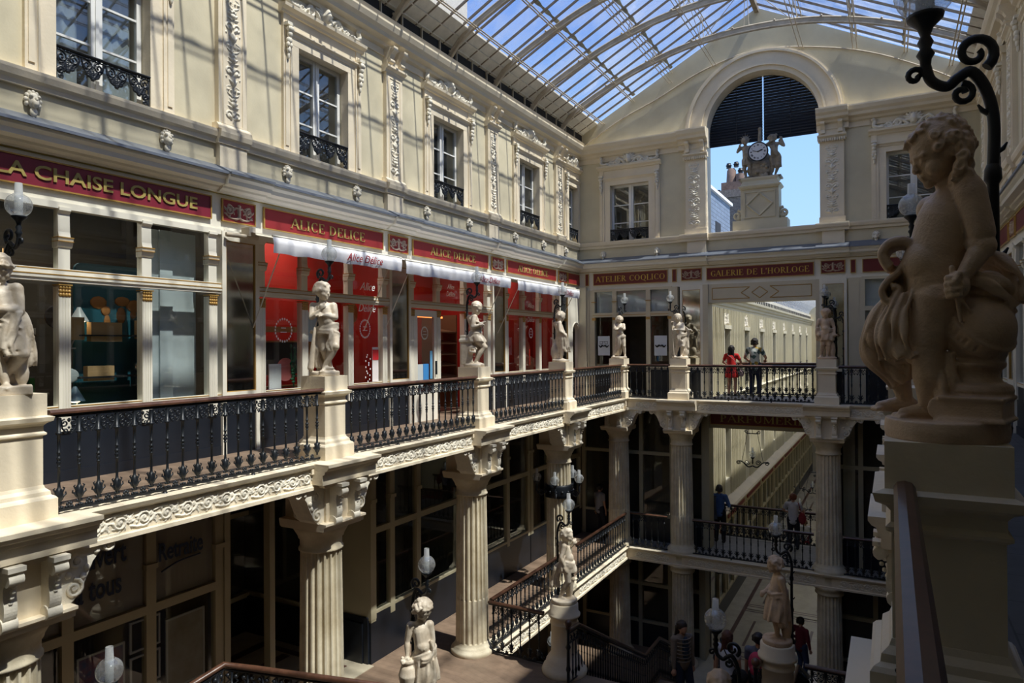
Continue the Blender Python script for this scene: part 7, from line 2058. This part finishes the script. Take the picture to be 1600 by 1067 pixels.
# ---------------------------------------------------------------- globe lamps
def lamp_parts():
    P = {}
    b = MB()
    b.lathe([(.055, 0), (.06, .03), (.035, .06), (.026, .10), (.024, .5), (.034, .52), (.034, .55), (.022, .58), (.021, 1.0), (.032, 1.02), (.03, 1.06), (.022, 1.08)], 12)
    b.tube(curvepts([(0, 0, 1.05), (-.005, 0, 1.25), (.02, 0, 1.38), (.07, 0, 1.46), (.12, 0, 1.44), (.16, 0, 1.41), (.215, 0, 1.44), (.235, 0, 1.50)], 6), [.022] * 20 + [.021] * 23, 9)
    b.tube([(p[0], 0, p[2]) for p in spiral(.060, 1.535, .075, .018, -PI / 2 - .6, -1.25, 22)], [.021 - .0004 * k for k in range(23)], 8)
    b.tube([(p[0], 0, p[2]) for p in spiral(.105, 1.375, .045, .012, PI / 2, 1.2, 16)], .013, 7)
    b.tube([(p[0], 0, p[2]) for p in spiral(.275, 1.465, .035, .010, PI, -1.1, 14)], .012, 7)
    for k, z in enumerate((.3, .7, .92, 1.12, 1.28)): b.tube([(0, 0, z), ((-1) ** k * .035, 0, z + .02), ((-1) ** k * .05, 0, z + .045)], [.014, .010, .004], 6)
    P['bracket'] = b.mesh('bracket', M['iron'])
    b = MB(); b.lathe([(.018, 1.48), (.022, 1.53), (.034, 1.55), (.020, 1.575), (.030, 1.60), (.018, 1.625), (.03, 1.66), (.066, 1.695), (.07, 1.71), (.03, 1.715)], 16, (.235, 0, 0)); P['burner'] = b.mesh('burner', M['iron'])
    b = MB(); v = [(.05, 1.705)] + [(.115 * math.cos(t), 1.815 + .115 * math.sin(t)) for t in [(-1.1 + 2.2 * k / 14) for k in range(15)]] + [(.045, 1.925)]
    b.lathe(v, 24, (.235, 0, 0), caps=False); P['glass_globe'] = b.mesh('glass_globe', M['lampglass'])
    b = MB(); b.lathe([(.034, 1.71), (.036, 1.90), (.032, 2.03)], 16, (.235, 0, 0), caps=False); P['glass_chimney'] = b.mesh('glass_chimney', M['chimney'])
    return P
LP = lamp_parts()
def lamp(x, y, z, rz, label, s=1.0, group='globe lamps behind the statues', leg=True):
    t = empty('globe_lamp', (x, y, z), rz); t.scale = (s, s, s); tag(t, label, 'lamp', group)
    for k, me in LP.items(): put(k, me, t)
    return t
NM = ['at the left edge behind the leaf-crowned child', 'behind the oar boy', 'behind the reading boy', 'behind the boy with folded hands']
for k, y in enumerate(PED): lamp(-7.60, y + .10, 1.21, 0, 'globe lamp on a black scrolled post ' + NM[k])
lamp(-7.42, 20.42, 1.21, R(60), 'globe lamp on the corner pedestal, above the boy with raised face')
lamp(-5.60, 20.55, 1.21, R(180), 'globe lamp behind the boy with the staff')
lamp(-1.36, 20.56, 1.21, R(180), 'globe lamp beside the skirted boy on the far right pedestal')
lamp(-1.15, 21.3 - .35, .98, R(180), 'smaller copy of the globe lamp standing in for its reflection beside the far right pedestal', .95)  # extra lamp built in place of a mirror reflection
lamp(.43, 3.99, 1.21, R(192), 'big dark foreground lamp post with hooked scroll and globe at the top right', 1.19)
lamp(.42, 8.0, 1.21, R(180), 'globe lamp seen between the foreground boy and his chin')
lamp(.42, 12.1, 1.21, R(180), 'globe lamp half hidden by the foreground boy, farther back', 1.0)
lamp(-5.62, 12.0, -3.2, 0, 'globe lamp behind the boy with the raised hand on the stair pedestal')
lamp(-1.45, 12.0, -3.2, R(180), 'globe lamp rising over the child in the long cloth')
lamp(-5.68, 7.52, -3.08, 0, 'globe lamp above the child with the urn')
lamp(-1.42, 7.45, -3.08, R(180), 'large globe lamp near the bottom edge, right of centre')
lamp(-6.44, 3.72, -3.08, 0, 'globe lamp low at the bottom left in front of the posters')
# ring of lamps around the fourth column
t = empty('lamp_ring', (-7.46, 16.02, -2.05)); tag(t, 'black iron ring with three globe lamps around the fourth column', 'lamp')
b = MB(); b.lathe([(.33, -.16), (.36, -.15), (.345, -.10), (.37, -.06), (.345, 0), (.37, .06), (.345, .10), (.36, .15), (.33, .16)], 36)
for k in range(14): a = 2 * PI * k / 14; b.ell((.36 * math.cos(a), .36 * math.sin(a), 0), .035, 8, 6)
b.build('ring', M['iron'], t)
for a in (-150, -75, 0, 75):
    c, s_ = math.cos(R(a)), math.sin(R(a))
    b = MB(); b.tube(curvepts([(.36 * c, .36 * s_, -.05), (.46 * c, .46 * s_, -.12), (.56 * c, .56 * s_, -.02), (.56 * c, .56 * s_, .06)], 5), .018, 7); b.tube([(.46 * c + p[0] * c, .46 * s_ + p[0] * s_, p[2] - .04) for p in spiral(0, 0, .06, .015, 0, 1.4, 14)], .012, 6)
    br = b.build('bracket', M['iron'], t)
    for k in ('burner', 'glass_globe', 'glass_chimney'):
        put(k, LP[k], br, (.56 * c - .235, .56 * s_, -1.48 + .0))
def small_lamp(x, y, z, label, dirx=1):
    t = empty('wall_lamp', (x, y, z)); tag(t, label, 'lamp')
    b = MB(); b.tube(curvepts([(-.4 * dirx, 0, .05), (-.25 * dirx, 0, -.12), (-.1 * dirx, 0, -.1), (0, 0, 0)], 6), .02, 7)
    for q in (-.3, -.15): b.tube([(q * dirx + p[0], 0, p[2] - .05) for p in spiral(0, 0, .07, .015, q * 5, 1.5, 14)], .014, 6)
    b.build('bracket', M['iron'], t)
    for k in ('burner', 'glass_globe', 'glass_chimney'): put(k, LP[k], t, (-.235, 0, -1.48))
small_lamp(-4.55, 21.9, -5.35, 'scrolled wall lamp at the left mouth of the lower passage')
small_lamp(-2.1, 21.9, -5.30, 'scrolled wall lamp at the right mouth of the lower passage', -1)
small_lamp(-7.0, 14.6, -5.6, 'globe lamp hanging under the middle gallery behind the stairs')
# chandelier + arcade lamps
def chandelier(x, y, z, label, s=1.0, group=None):
    t = empty('hanging_lamp', (x, y, z)); t.scale = (s, s, s); tag(t, label, 'lamp', group)
    b = MB()
    b.tube([(0, 0, .95), (0, 0, 2.0)], .008, 5); b.tube([(-.18, 0, .95), (.18, 0, .95)], .018, 6)
    for sg in (-1, 1):
        b.tube([(sg * .16, 0, .95), (sg * .34, 0, 0)], .008, 5); b.tube([(p[0], 0, p[2]) for p in spiral(sg * .2, 1.0, .06, .02, PI, 1.2 * sg, 12)], .014, 5)
        b.tube(curvepts([(0, 0, -.12), (sg * .15, 0, -.16), (sg * .34, 0, 0), (sg * .5, 0, .0)], 5), .022, 6); b.tube([(p[0], 0, p[2]) for p in spiral(sg * .18, -.02, .09, .02, 0, 1.5 * sg, 14)], .014, 6); b.tube([(p[0], 0, p[2]) for p in spiral(sg * .46, -.03, .07, .02, 0, 1.5 * sg, 14)], .014, 6)
    b.build('frame', M['iron'], t)
    for k in ('burner', 'glass_globe', 'glass_chimney'): put(k, LP[k], t, (-.235, 0, -1.55))
chandelier(-4.08, 24, -2.3, 'black iron hanging lamp in the bright opening of the passage')
for k in range(6): chandelier(-3.6 + .12 * k, 27.5 + 4.2 * k, -5.4, 'small scrolled lamp in the row above the passage floor', .9, 'row of scrolled lamps in the passage')

# ---------------------------------------------------------------- clock group
t = empty('clock_group', (-3.35, 21.36, 6.50)); tag(t, 'sooty stone clock held by two children, one with a rayed crown', 'clock')
def s_clockL(b):
    J = J_(pelvis=(.04, 0, .62), chest=(.02, 0, .9), neck=(0, 0, 1.02), s1=(-.13, 0, .97), s2=(.13, 0, .97), e1=(-.22, -.03, .86), h1=(-.16, -.06, 1.0), e2=(.24, -.03, .93), h2=(.34, -.06, .90), p1=(-.02, 0, .58), p2=(.1, 0, .58), k1=(-.02, -.04, .33), k2=(.14, -.08, .34), f1=(.02, 0, .08), f2=(.18, 0, .08))
    body(b, J, 1.0, .95); head(b, (0, -.02, 1.15), (.1, -1, -.05), .11, 'short', 21, fine=False)
    for k in range(7): a = PI * (.05 + .9 * k / 6); b.cap((.1 * math.cos(a), 0, 1.2 + .1 * math.sin(a)), (.2 * math.cos(a), 0, 1.2 + .22 * math.sin(a)), .018, .006, 6)
    cloth(b, [(.08, -.1, .8), (.05, -.12, .6), (.02, -.1, .42)], .12, 5, .025, .012, (1, 0, 0), 1)
def s_clockR(b):
    J = J_(pelvis=(-.04, 0, .60), chest=(-.05, 0, .9), neck=(-.08, 0, 1.02), s1=(-.16, 0, .96), s2=(.12, 0, .97), e1=(-.28, -.04, .95), h1=(-.16, -.08, 1.02), e2=(.22, 0, .88), h2=(.16, 0, 1.08), p1=(-.1, 0, .58), p2=(.02, 0, .58), k1=(-.08, -.06, .33), k2=(.08, -.08, .34), f1=(-.14, 0, .08), f2=(-.02, 0, .08))
    body(b, J, 1.0, .95); head(b, (-.10, -.03, 1.12), (-.2, -.9, -.4), .11, 'curly', 22, fine=False)
    cloth(b, [(-.1, -.12, .9), (0, -.13, .7), (.08, -.1, .5), (.06, -.06, .25)], .14, 6, .028, .012, (1, 0, 0), 1); b.tube([(.1, .08, 1.1), (.2, .06, .9)], .06, 8)
for nm, x, bd in (('child_figure', -.42, s_clockL), ('child_figure', .44, s_clockR)):
    b = MB(); bd(b); put(nm, remesh(b, nm, M['clockstone'], .016, 1), t, (x, 0, .0))
b = MB(); b.ell((0, .1, .3), (.40, .2, .32)); b.ell((0, .12, .55), (.3, .16, .3)); rs = random.Random(3)
for k in range(30): b.ell((rs.uniform(-.36, .36), -.08 + rs.uniform(0, .1), rs.uniform(.05, .5)), (rs.uniform(.03, .08), .06, rs.uniform(.03, .06)), 8, 6)
b.cap((-.02, .02, .9), (.0, 0, 1.42), .07, .045, 10); b.ell((.0, 0, 1.46), .06); b.box(-.6, .6, -.2, .3, -.03, .03)
put('rock_base', remesh(b, 'rock_base', M['clockstone'], .018, 1), t)
dial = MB().lathe([(.27, 0), (.27, .04), (.25, .05)], 40, mtx=Matrix.Translation((-.02, -.20, .74)) @ Matrix.Rotation(PI / 2, 4, 'X')).build('dial', mat('clock_enamel', (.72, .72, .74), .35), t)
b = MB(); b.tube([(-.02 + .27 * math.cos(2 * PI * k / 36), -.24, .74 + .27 * math.sin(2 * PI * k / 36)) for k in range(36)], .02, 6, closed=True)
for k in range(12):
    a = 2 * PI * k / 12; n_ = (3, 1, 2, 3, 2, 1, 2, 3, 4, 2, 1, 2)[k]; c, s_ = math.cos(a), math.sin(a)
    for q in range(n_):
        o_ = (q - (n_ - 1) / 2) * .018; b.tube([(-.02 + .17 * s_ + o_ * c, -.255, .74 + .17 * c - o_ * s_), (-.02 + .215 * s_ + o_ * c, -.255, .74 + .215 * c - o_ * s_)], .0055, 4)
b.tube([(-.02, -.26, .74), (.11, -.26, .79)], .013, 5); b.tube([(-.02, -.262, .74), (-.17, -.262, .78)], .009, 5); b.ell((-.02, -.26, .74), .02, 8, 6); b.ell((.07, -.26, .775), (.03, .006, .02), 8, 5)
b.build('numerals_and_hands', M['iron'], dial)

# ================================================================ PEOPLE
SK = mat('skin', (.50, .27, .18), .55, var=.08)
HK = {}
def hm(c):
    if c not in HK: HK[c] = mat('hair_%d' % len(HK), c, .6, var=.3, vscale=30)
    return HK[c]
CK = {}
def cm(c):
    if c not in CK: CK[c] = mat('cloth_%d' % len(CK), c, .85, var=.08, vscale=8, bump=.2, bscale=30)
    return CK[c]
def person(x, y, z, rz, label, h=1.70, top=(.5, .5, .5), bottom=(.02, .02, .03), hair=(.02, .012, .01), style='short', lean=.0, arms='rail', skirt_=False, topm=None, vox=.016, seat=None, group=None, longhair=False, sleeve=True):
    """adult, local -y is forward; origin between the feet"""
    t = empty('person', (x, y, z), rz); tag(t, label, 'person', group)
    s = h / 1.70; V = lambda a, b_, c: Vector((a * s, b_ * s, c * s))
    ly_ = -lean
    pel = V(0, .0, .93); ch = V(0, ly_ * .7, 1.27); nk = V(0, ly_, 1.45); hd = V(0, ly_ - .02, 1.58)
    sh = {1: V(-.18, ly_ * .85, 1.38), -1: V(.18, ly_ * .85, 1.38)}
    if arms == 'rail': hnd = {1: V(-.24, -.32, 1.06), -1: V(.24, -.32, 1.06)}
    elif arms == 'bag': hnd = {1: V(-.24, -.08, .86), -1: V(.24, -.16, 1.02)}
    elif arms == 'jacket': hnd = {1: V(-.14, -.12, 1.30), -1: V(.25, -.05, .84)}
    else: hnd = {1: V(-.23, -.08, .82), -1: V(.23, -.04, .80)}
    el = {k: mid_joint(sh[k], hnd[k], .28 * s, .26 * s, (k * -.5, .6, -.4)) for k in (1, -1)}
    ft = {1: V(-.12, .02, .08), -1: V(.11, -.06, .08)}
    hp = {1: V(-.09, 0, .90), -1: V(.09, 0, .90)}
    kn = {k: mid_joint(hp[k], ft[k], .43 * s, .42 * s, (0, -1, 0)) for k in (1, -1)}
    b = MB()                                   # continuous body
    b.cap(pel, ch, .125 * s, .13 * s, 14); b.cap(sh[1], sh[-1], .06 * s, .06 * s, 10); b.cap(ch, nk, .09 * s, .055 * s, 10); b.cap(nk, hd, .05 * s, .055 * s, 10)
    head(b, hd + V(0, 0, .0), (0, -1, -.12), .098 * s, None)
    for k in (1, -1):
        b.cap(sh[k], el[k], .052 * s, .040 * s, 10); b.cap(el[k], hnd[k], .040 * s, .027 * s, 10); hand(b, hnd[k], hnd[k] - el[k], (0, 0, -1), 1.25 * s, .7, side=k)
        b.cap(hp[k], kn[k], .088 * s, .060 * s, 12); b.cap(kn[k], kn[k].lerp(ft[k], .35) + V(0, .015, 0), .058 * s, .058 * s, 12); b.cap(kn[k].lerp(ft[k], .35) + V(0, .015, 0), ft[k], .058 * s, .038 * s, 12)
        b.cap(ft[k] + V(0, .03, -.04), ft[k] + V(0, -.14, -.05), .042 * s, .034 * s, 10)
    put('body', remesh(b, 'body', SK, vox, 1), t)
    b = MB()                                   # top garment
    b.cap(pel + V(0, 0, .02), ch, .145 * s, .148 * s, 16); b.cap(sh[1] + V(0, 0, -.01), sh[-1] + V(0, 0, -.01), .072 * s, .072 * s, 12)
    for q in (.3, .7): b.ell(sh[1].lerp(sh[-1], q).lerp(ch, .4), (.11 * s, .11 * s, .13 * s), 12, 10)
    for k in (1, -1):
        e_ = el[k] if sleeve == 'long' else sh[k].lerp(el[k], .55)
        b.cap(sh[k], e_, .066 * s, .060 * s, 12)
        if sleeve == 'long': b.cap(el[k], el[k].lerp(hnd[k], .85), .055 * s, .040 * s, 12)
    if skirt_: skirt(b, pel + V(0, 0, .1), V(0, -.01, .62), .15 * s, .20 * s, 8, .012)
    else: b.cap(pel + V(0, 0, .0), pel + V(0, 0, -.04), .155 * s, .15 * s, 16)
    put('top', remesh(b, 'top', topm if topm else cm(top), vox, 1), t)
    if not skirt_:
        b = MB()
        for k in (1, -1):
            b.cap(hp[k] + V(0, 0, .02), kn[k], .108 * s, .080 * s, 12); b.cap(kn[k], ft[k] + V(0, 0, .03), .078 * s, .062 * s, 12)
        b.ell(pel + V(0, .02, -.02), (.155 * s, .13 * s, .13 * s), 12, 10)
        put('trousers', remesh(b, 'trousers', cm(bottom), vox, 1), t)
    b = MB()
    for k in (1, -1): b.cap(ft[k] + V(0, .035, -.045), ft[k] + V(0, -.15, -.05), .048 * s, .038 * s, 10)
    put('shoes', b.mesh('shoes', cm((.03, .03, .03))), t)
    b = MB(); rs = random.Random(int(x * 10) + 5)
    b.ell(hd + V(0, .02, .035), (.102 * s, .112 * s, .108 * s), 16, 12)
    for k in range(26): a = rs.uniform(.15, PI - .15); b.ell(hd + V(.09 * math.cos(a), .02 + .09 * math.sin(a), rs.uniform(-.05, .08)), .03 * s, 7, 5)
    if longhair:
        for k in range(30): b.cap(hd + V(rs.uniform(-.09, .09), .07 + rs.uniform(-.03, .03), .0), hd + V(rs.uniform(-.11, .11), .10, -.24 + rs.uniform(-.05, .03)), .035 * s, .022 * s, 6)
    put('hair', remesh(b, 'hair', hm(hair), .012, 1), t)
    return t
shirt = bpy.data.materials.new('patterned_shirt'); shirt.use_nodes = True
n_ = shirt.node_tree; bs = n_.nodes['Principled BSDF']; g_ = n_.nodes.new('ShaderNodeNewGeometry'); vo = n_.nodes.new('ShaderNodeTexVoronoi'); vo.inputs['Scale'].default_value = 10
n_.links.new(g_.outputs['Position'], vo.inputs['Vector']); rp = n_.nodes.new('ShaderNodeValToRGB'); ee = rp.color_ramp.elements
ee[0].color = (.55, .60, .58, 1); ee[1].color = (.6, .62, .6, 1); rp.color_ramp.interpolation = 'CONSTANT'
for p_, c_ in ((.22, (.05, .10, .10, 1)), (.36, (.6, .65, .62, 1)), (.55, (.45, .30, .04, 1)), (.62, (.6, .65, .62, 1)), (.78, (.08, .16, .14, 1)), (.86, (.58, .62, .6, 1))): q_ = ee.new(p_); q_.color = c_
sx = n_.nodes.new('ShaderNodeSeparateColor'); n_.links.new(vo.outputs['Color'], sx.inputs[0]); n_.links.new(sx.outputs[0], rp.inputs[0]); n_.links.new(rp.outputs[0], bs.inputs['Base Color'])
t = person(-4.42, 22.40, 0, PI, 'woman in a red playsuit seen from behind, leaning on the rear balustrade', 1.58, top=(.62, .02, .02), hair=(.015, .01, .01), longhair=True, skirt_=True)
b = MB(); b.ell((-.30, .08, .72), (.10, .05, .11)); b.tube([(.1, .1, 1.3), (-.1, .17, 1.15), (-.28, .08, .85)], .008, 5); b.build('handbag', cm((.45, .32, .32)), t)
person(-3.72, 22.40, 0, PI, 'man in a white patterned shirt seen from behind, beside the woman in red', 1.80, topm=shirt, bottom=(.015, .02, .05))
t = person(-4.72, 21.9, MZ, PI, 'man in a blue shirt with a grey jacket over his shoulder on the middle level', 1.76, top=(.08, .16, .38), bottom=(.01, .01, .015), hair=(.12, .10, .09), arms='jacket', sleeve='long')
b = MB(); cloth(b, [(.16, .06, 1.42), (.2, .17, 1.3), (.22, .2, 1.0), (.2, .18, .72)], .26, 7, .035, .02, (1, .2, 0), 3); put('jacket', remesh(b, 'jacket', cm((.10, .11, .12)), .014, 1), t)
t = person(-2.62, 22.2, MZ, PI, 'red-haired woman in a white tee with a red bag at the middle-level rear rail', 1.64, top=(.60, .60, .68), hair=(.20, .05, .025), arms='rail')
b = MB(); b.ell((-.26, .1, .95), (.11, .07, .18)); b.tube([(-.14, .06, 1.42), (-.24, .1, 1.1)], .012, 5); b.build('red_bag', cm((.25, .02, .03)), t)
person(-3.42, 33.2, GZ + .012, PI, 'small distant walker in a white top and red trousers on the marble floor', 1.62, top=(.6, .6, .62), bottom=(.28, .03, .05), hair=(.25, .12, .06), sleeve='long', arms='')
person(-2.9, 44, GZ + .012, PI, 'distant dark-haired walker far down the passage', 1.7, top=(.02, .02, .03), arms='')
t = person(-3.51, 12.98, MZ - 4 * 2.17 / 12, R(48), 'long-haired woman in a quilted tan jacket coming up the stairs', 1.64, top=(.21, .165, .13), bottom=(.015, .02, .04), hair=(.03, .015, .01), longhair=True, sleeve='long', arms='')
b = MB(); b.ell((0, -.115, 1.16), (.075, .05, .24), 14, 10); b.build('blouse', cm((.03, .05, .08)), t)
b = MB()
for q_ in range(7): b.tube([(.155 * math.cos(a), .0 + .155 * math.sin(a), .93 + .07 * q_) for a in [2 * PI * k / 20 for k in range(20)]], .012, 5, closed=True)
b.build('quilting', cm((.21, .165, .13)), t)
t = person(-2.68, 13.02, MZ - 4 * 2.17 / 12, PI, 'woman in a white tee with auburn hair seen from behind on the stairs', 1.60, top=(.62, .64, .75), hair=(.10, .035, .02), longhair=True, arms='')
b = MB(); b.tube([(.14, -.02, 1.42), (0, .15, 1.25), (-.2, .1, .95)], .012, 5); b.ell((-.27, .05, .85), (.1, .06, .13)); b.build('shoulder_bag', cm((.02, .02, .02)), t)
t = person(-2.2, 13.38, MZ - 5 * 2.17 / 12, PI, 'person in a grey top with a pink backpack seen from behind', 1.70, top=(.12, .13, .17), bottom=(.01, .01, .01), arms='')
b = MB(); b.ell((0, .2, 1.22), (.15, .10, .22)); b.ell((0, .27, 1.12), (.11, .06, .1)); put('backpack', remesh(b, 'backpack', cm((.60, .06, .12)), .014, 1), t)
person(-3.04, 14.6, MZ - 9 * 2.17 / 12, PI, 'dark-haired person partly hidden behind the big globe lamp', 1.74, top=(.03, .03, .05), arms='')
t = person(-2.32, 21.1, GZ + .012, R(150), 'person in dark red with a rainbow bag beside the right column', 1.72, top=(.16, .015, .03), bottom=(.03, .05, .12), arms='bag', sleeve='long')
b = MB(); b.prof([(.14, .70), (.40, .72), (.42, 1.0), (.16, 1.02)], -.02, .06, 'y'); bg_ = b.build('bag', mat('rainbow_bag', (.35, .16, .02), .6, col2=(.03, .25, .12), vscale=7), t)
person(-8.25, 20.8, MZ, R(150), 'dim figure in a pale top behind the corner column', 1.66, top=(.30, .30, .32), arms='')
# waste ends: yellow note on the dark shop base
tag(MB().box(-.02, .02, -.003, .003, -.03, .03).build('yellow_sticker', mat('yellow_note', (.7, .6, .02), .5), **fl(13.9, MZ + .55, .06)), 'tiny yellow sticker on the dark middle-level shop base', 'sticker')
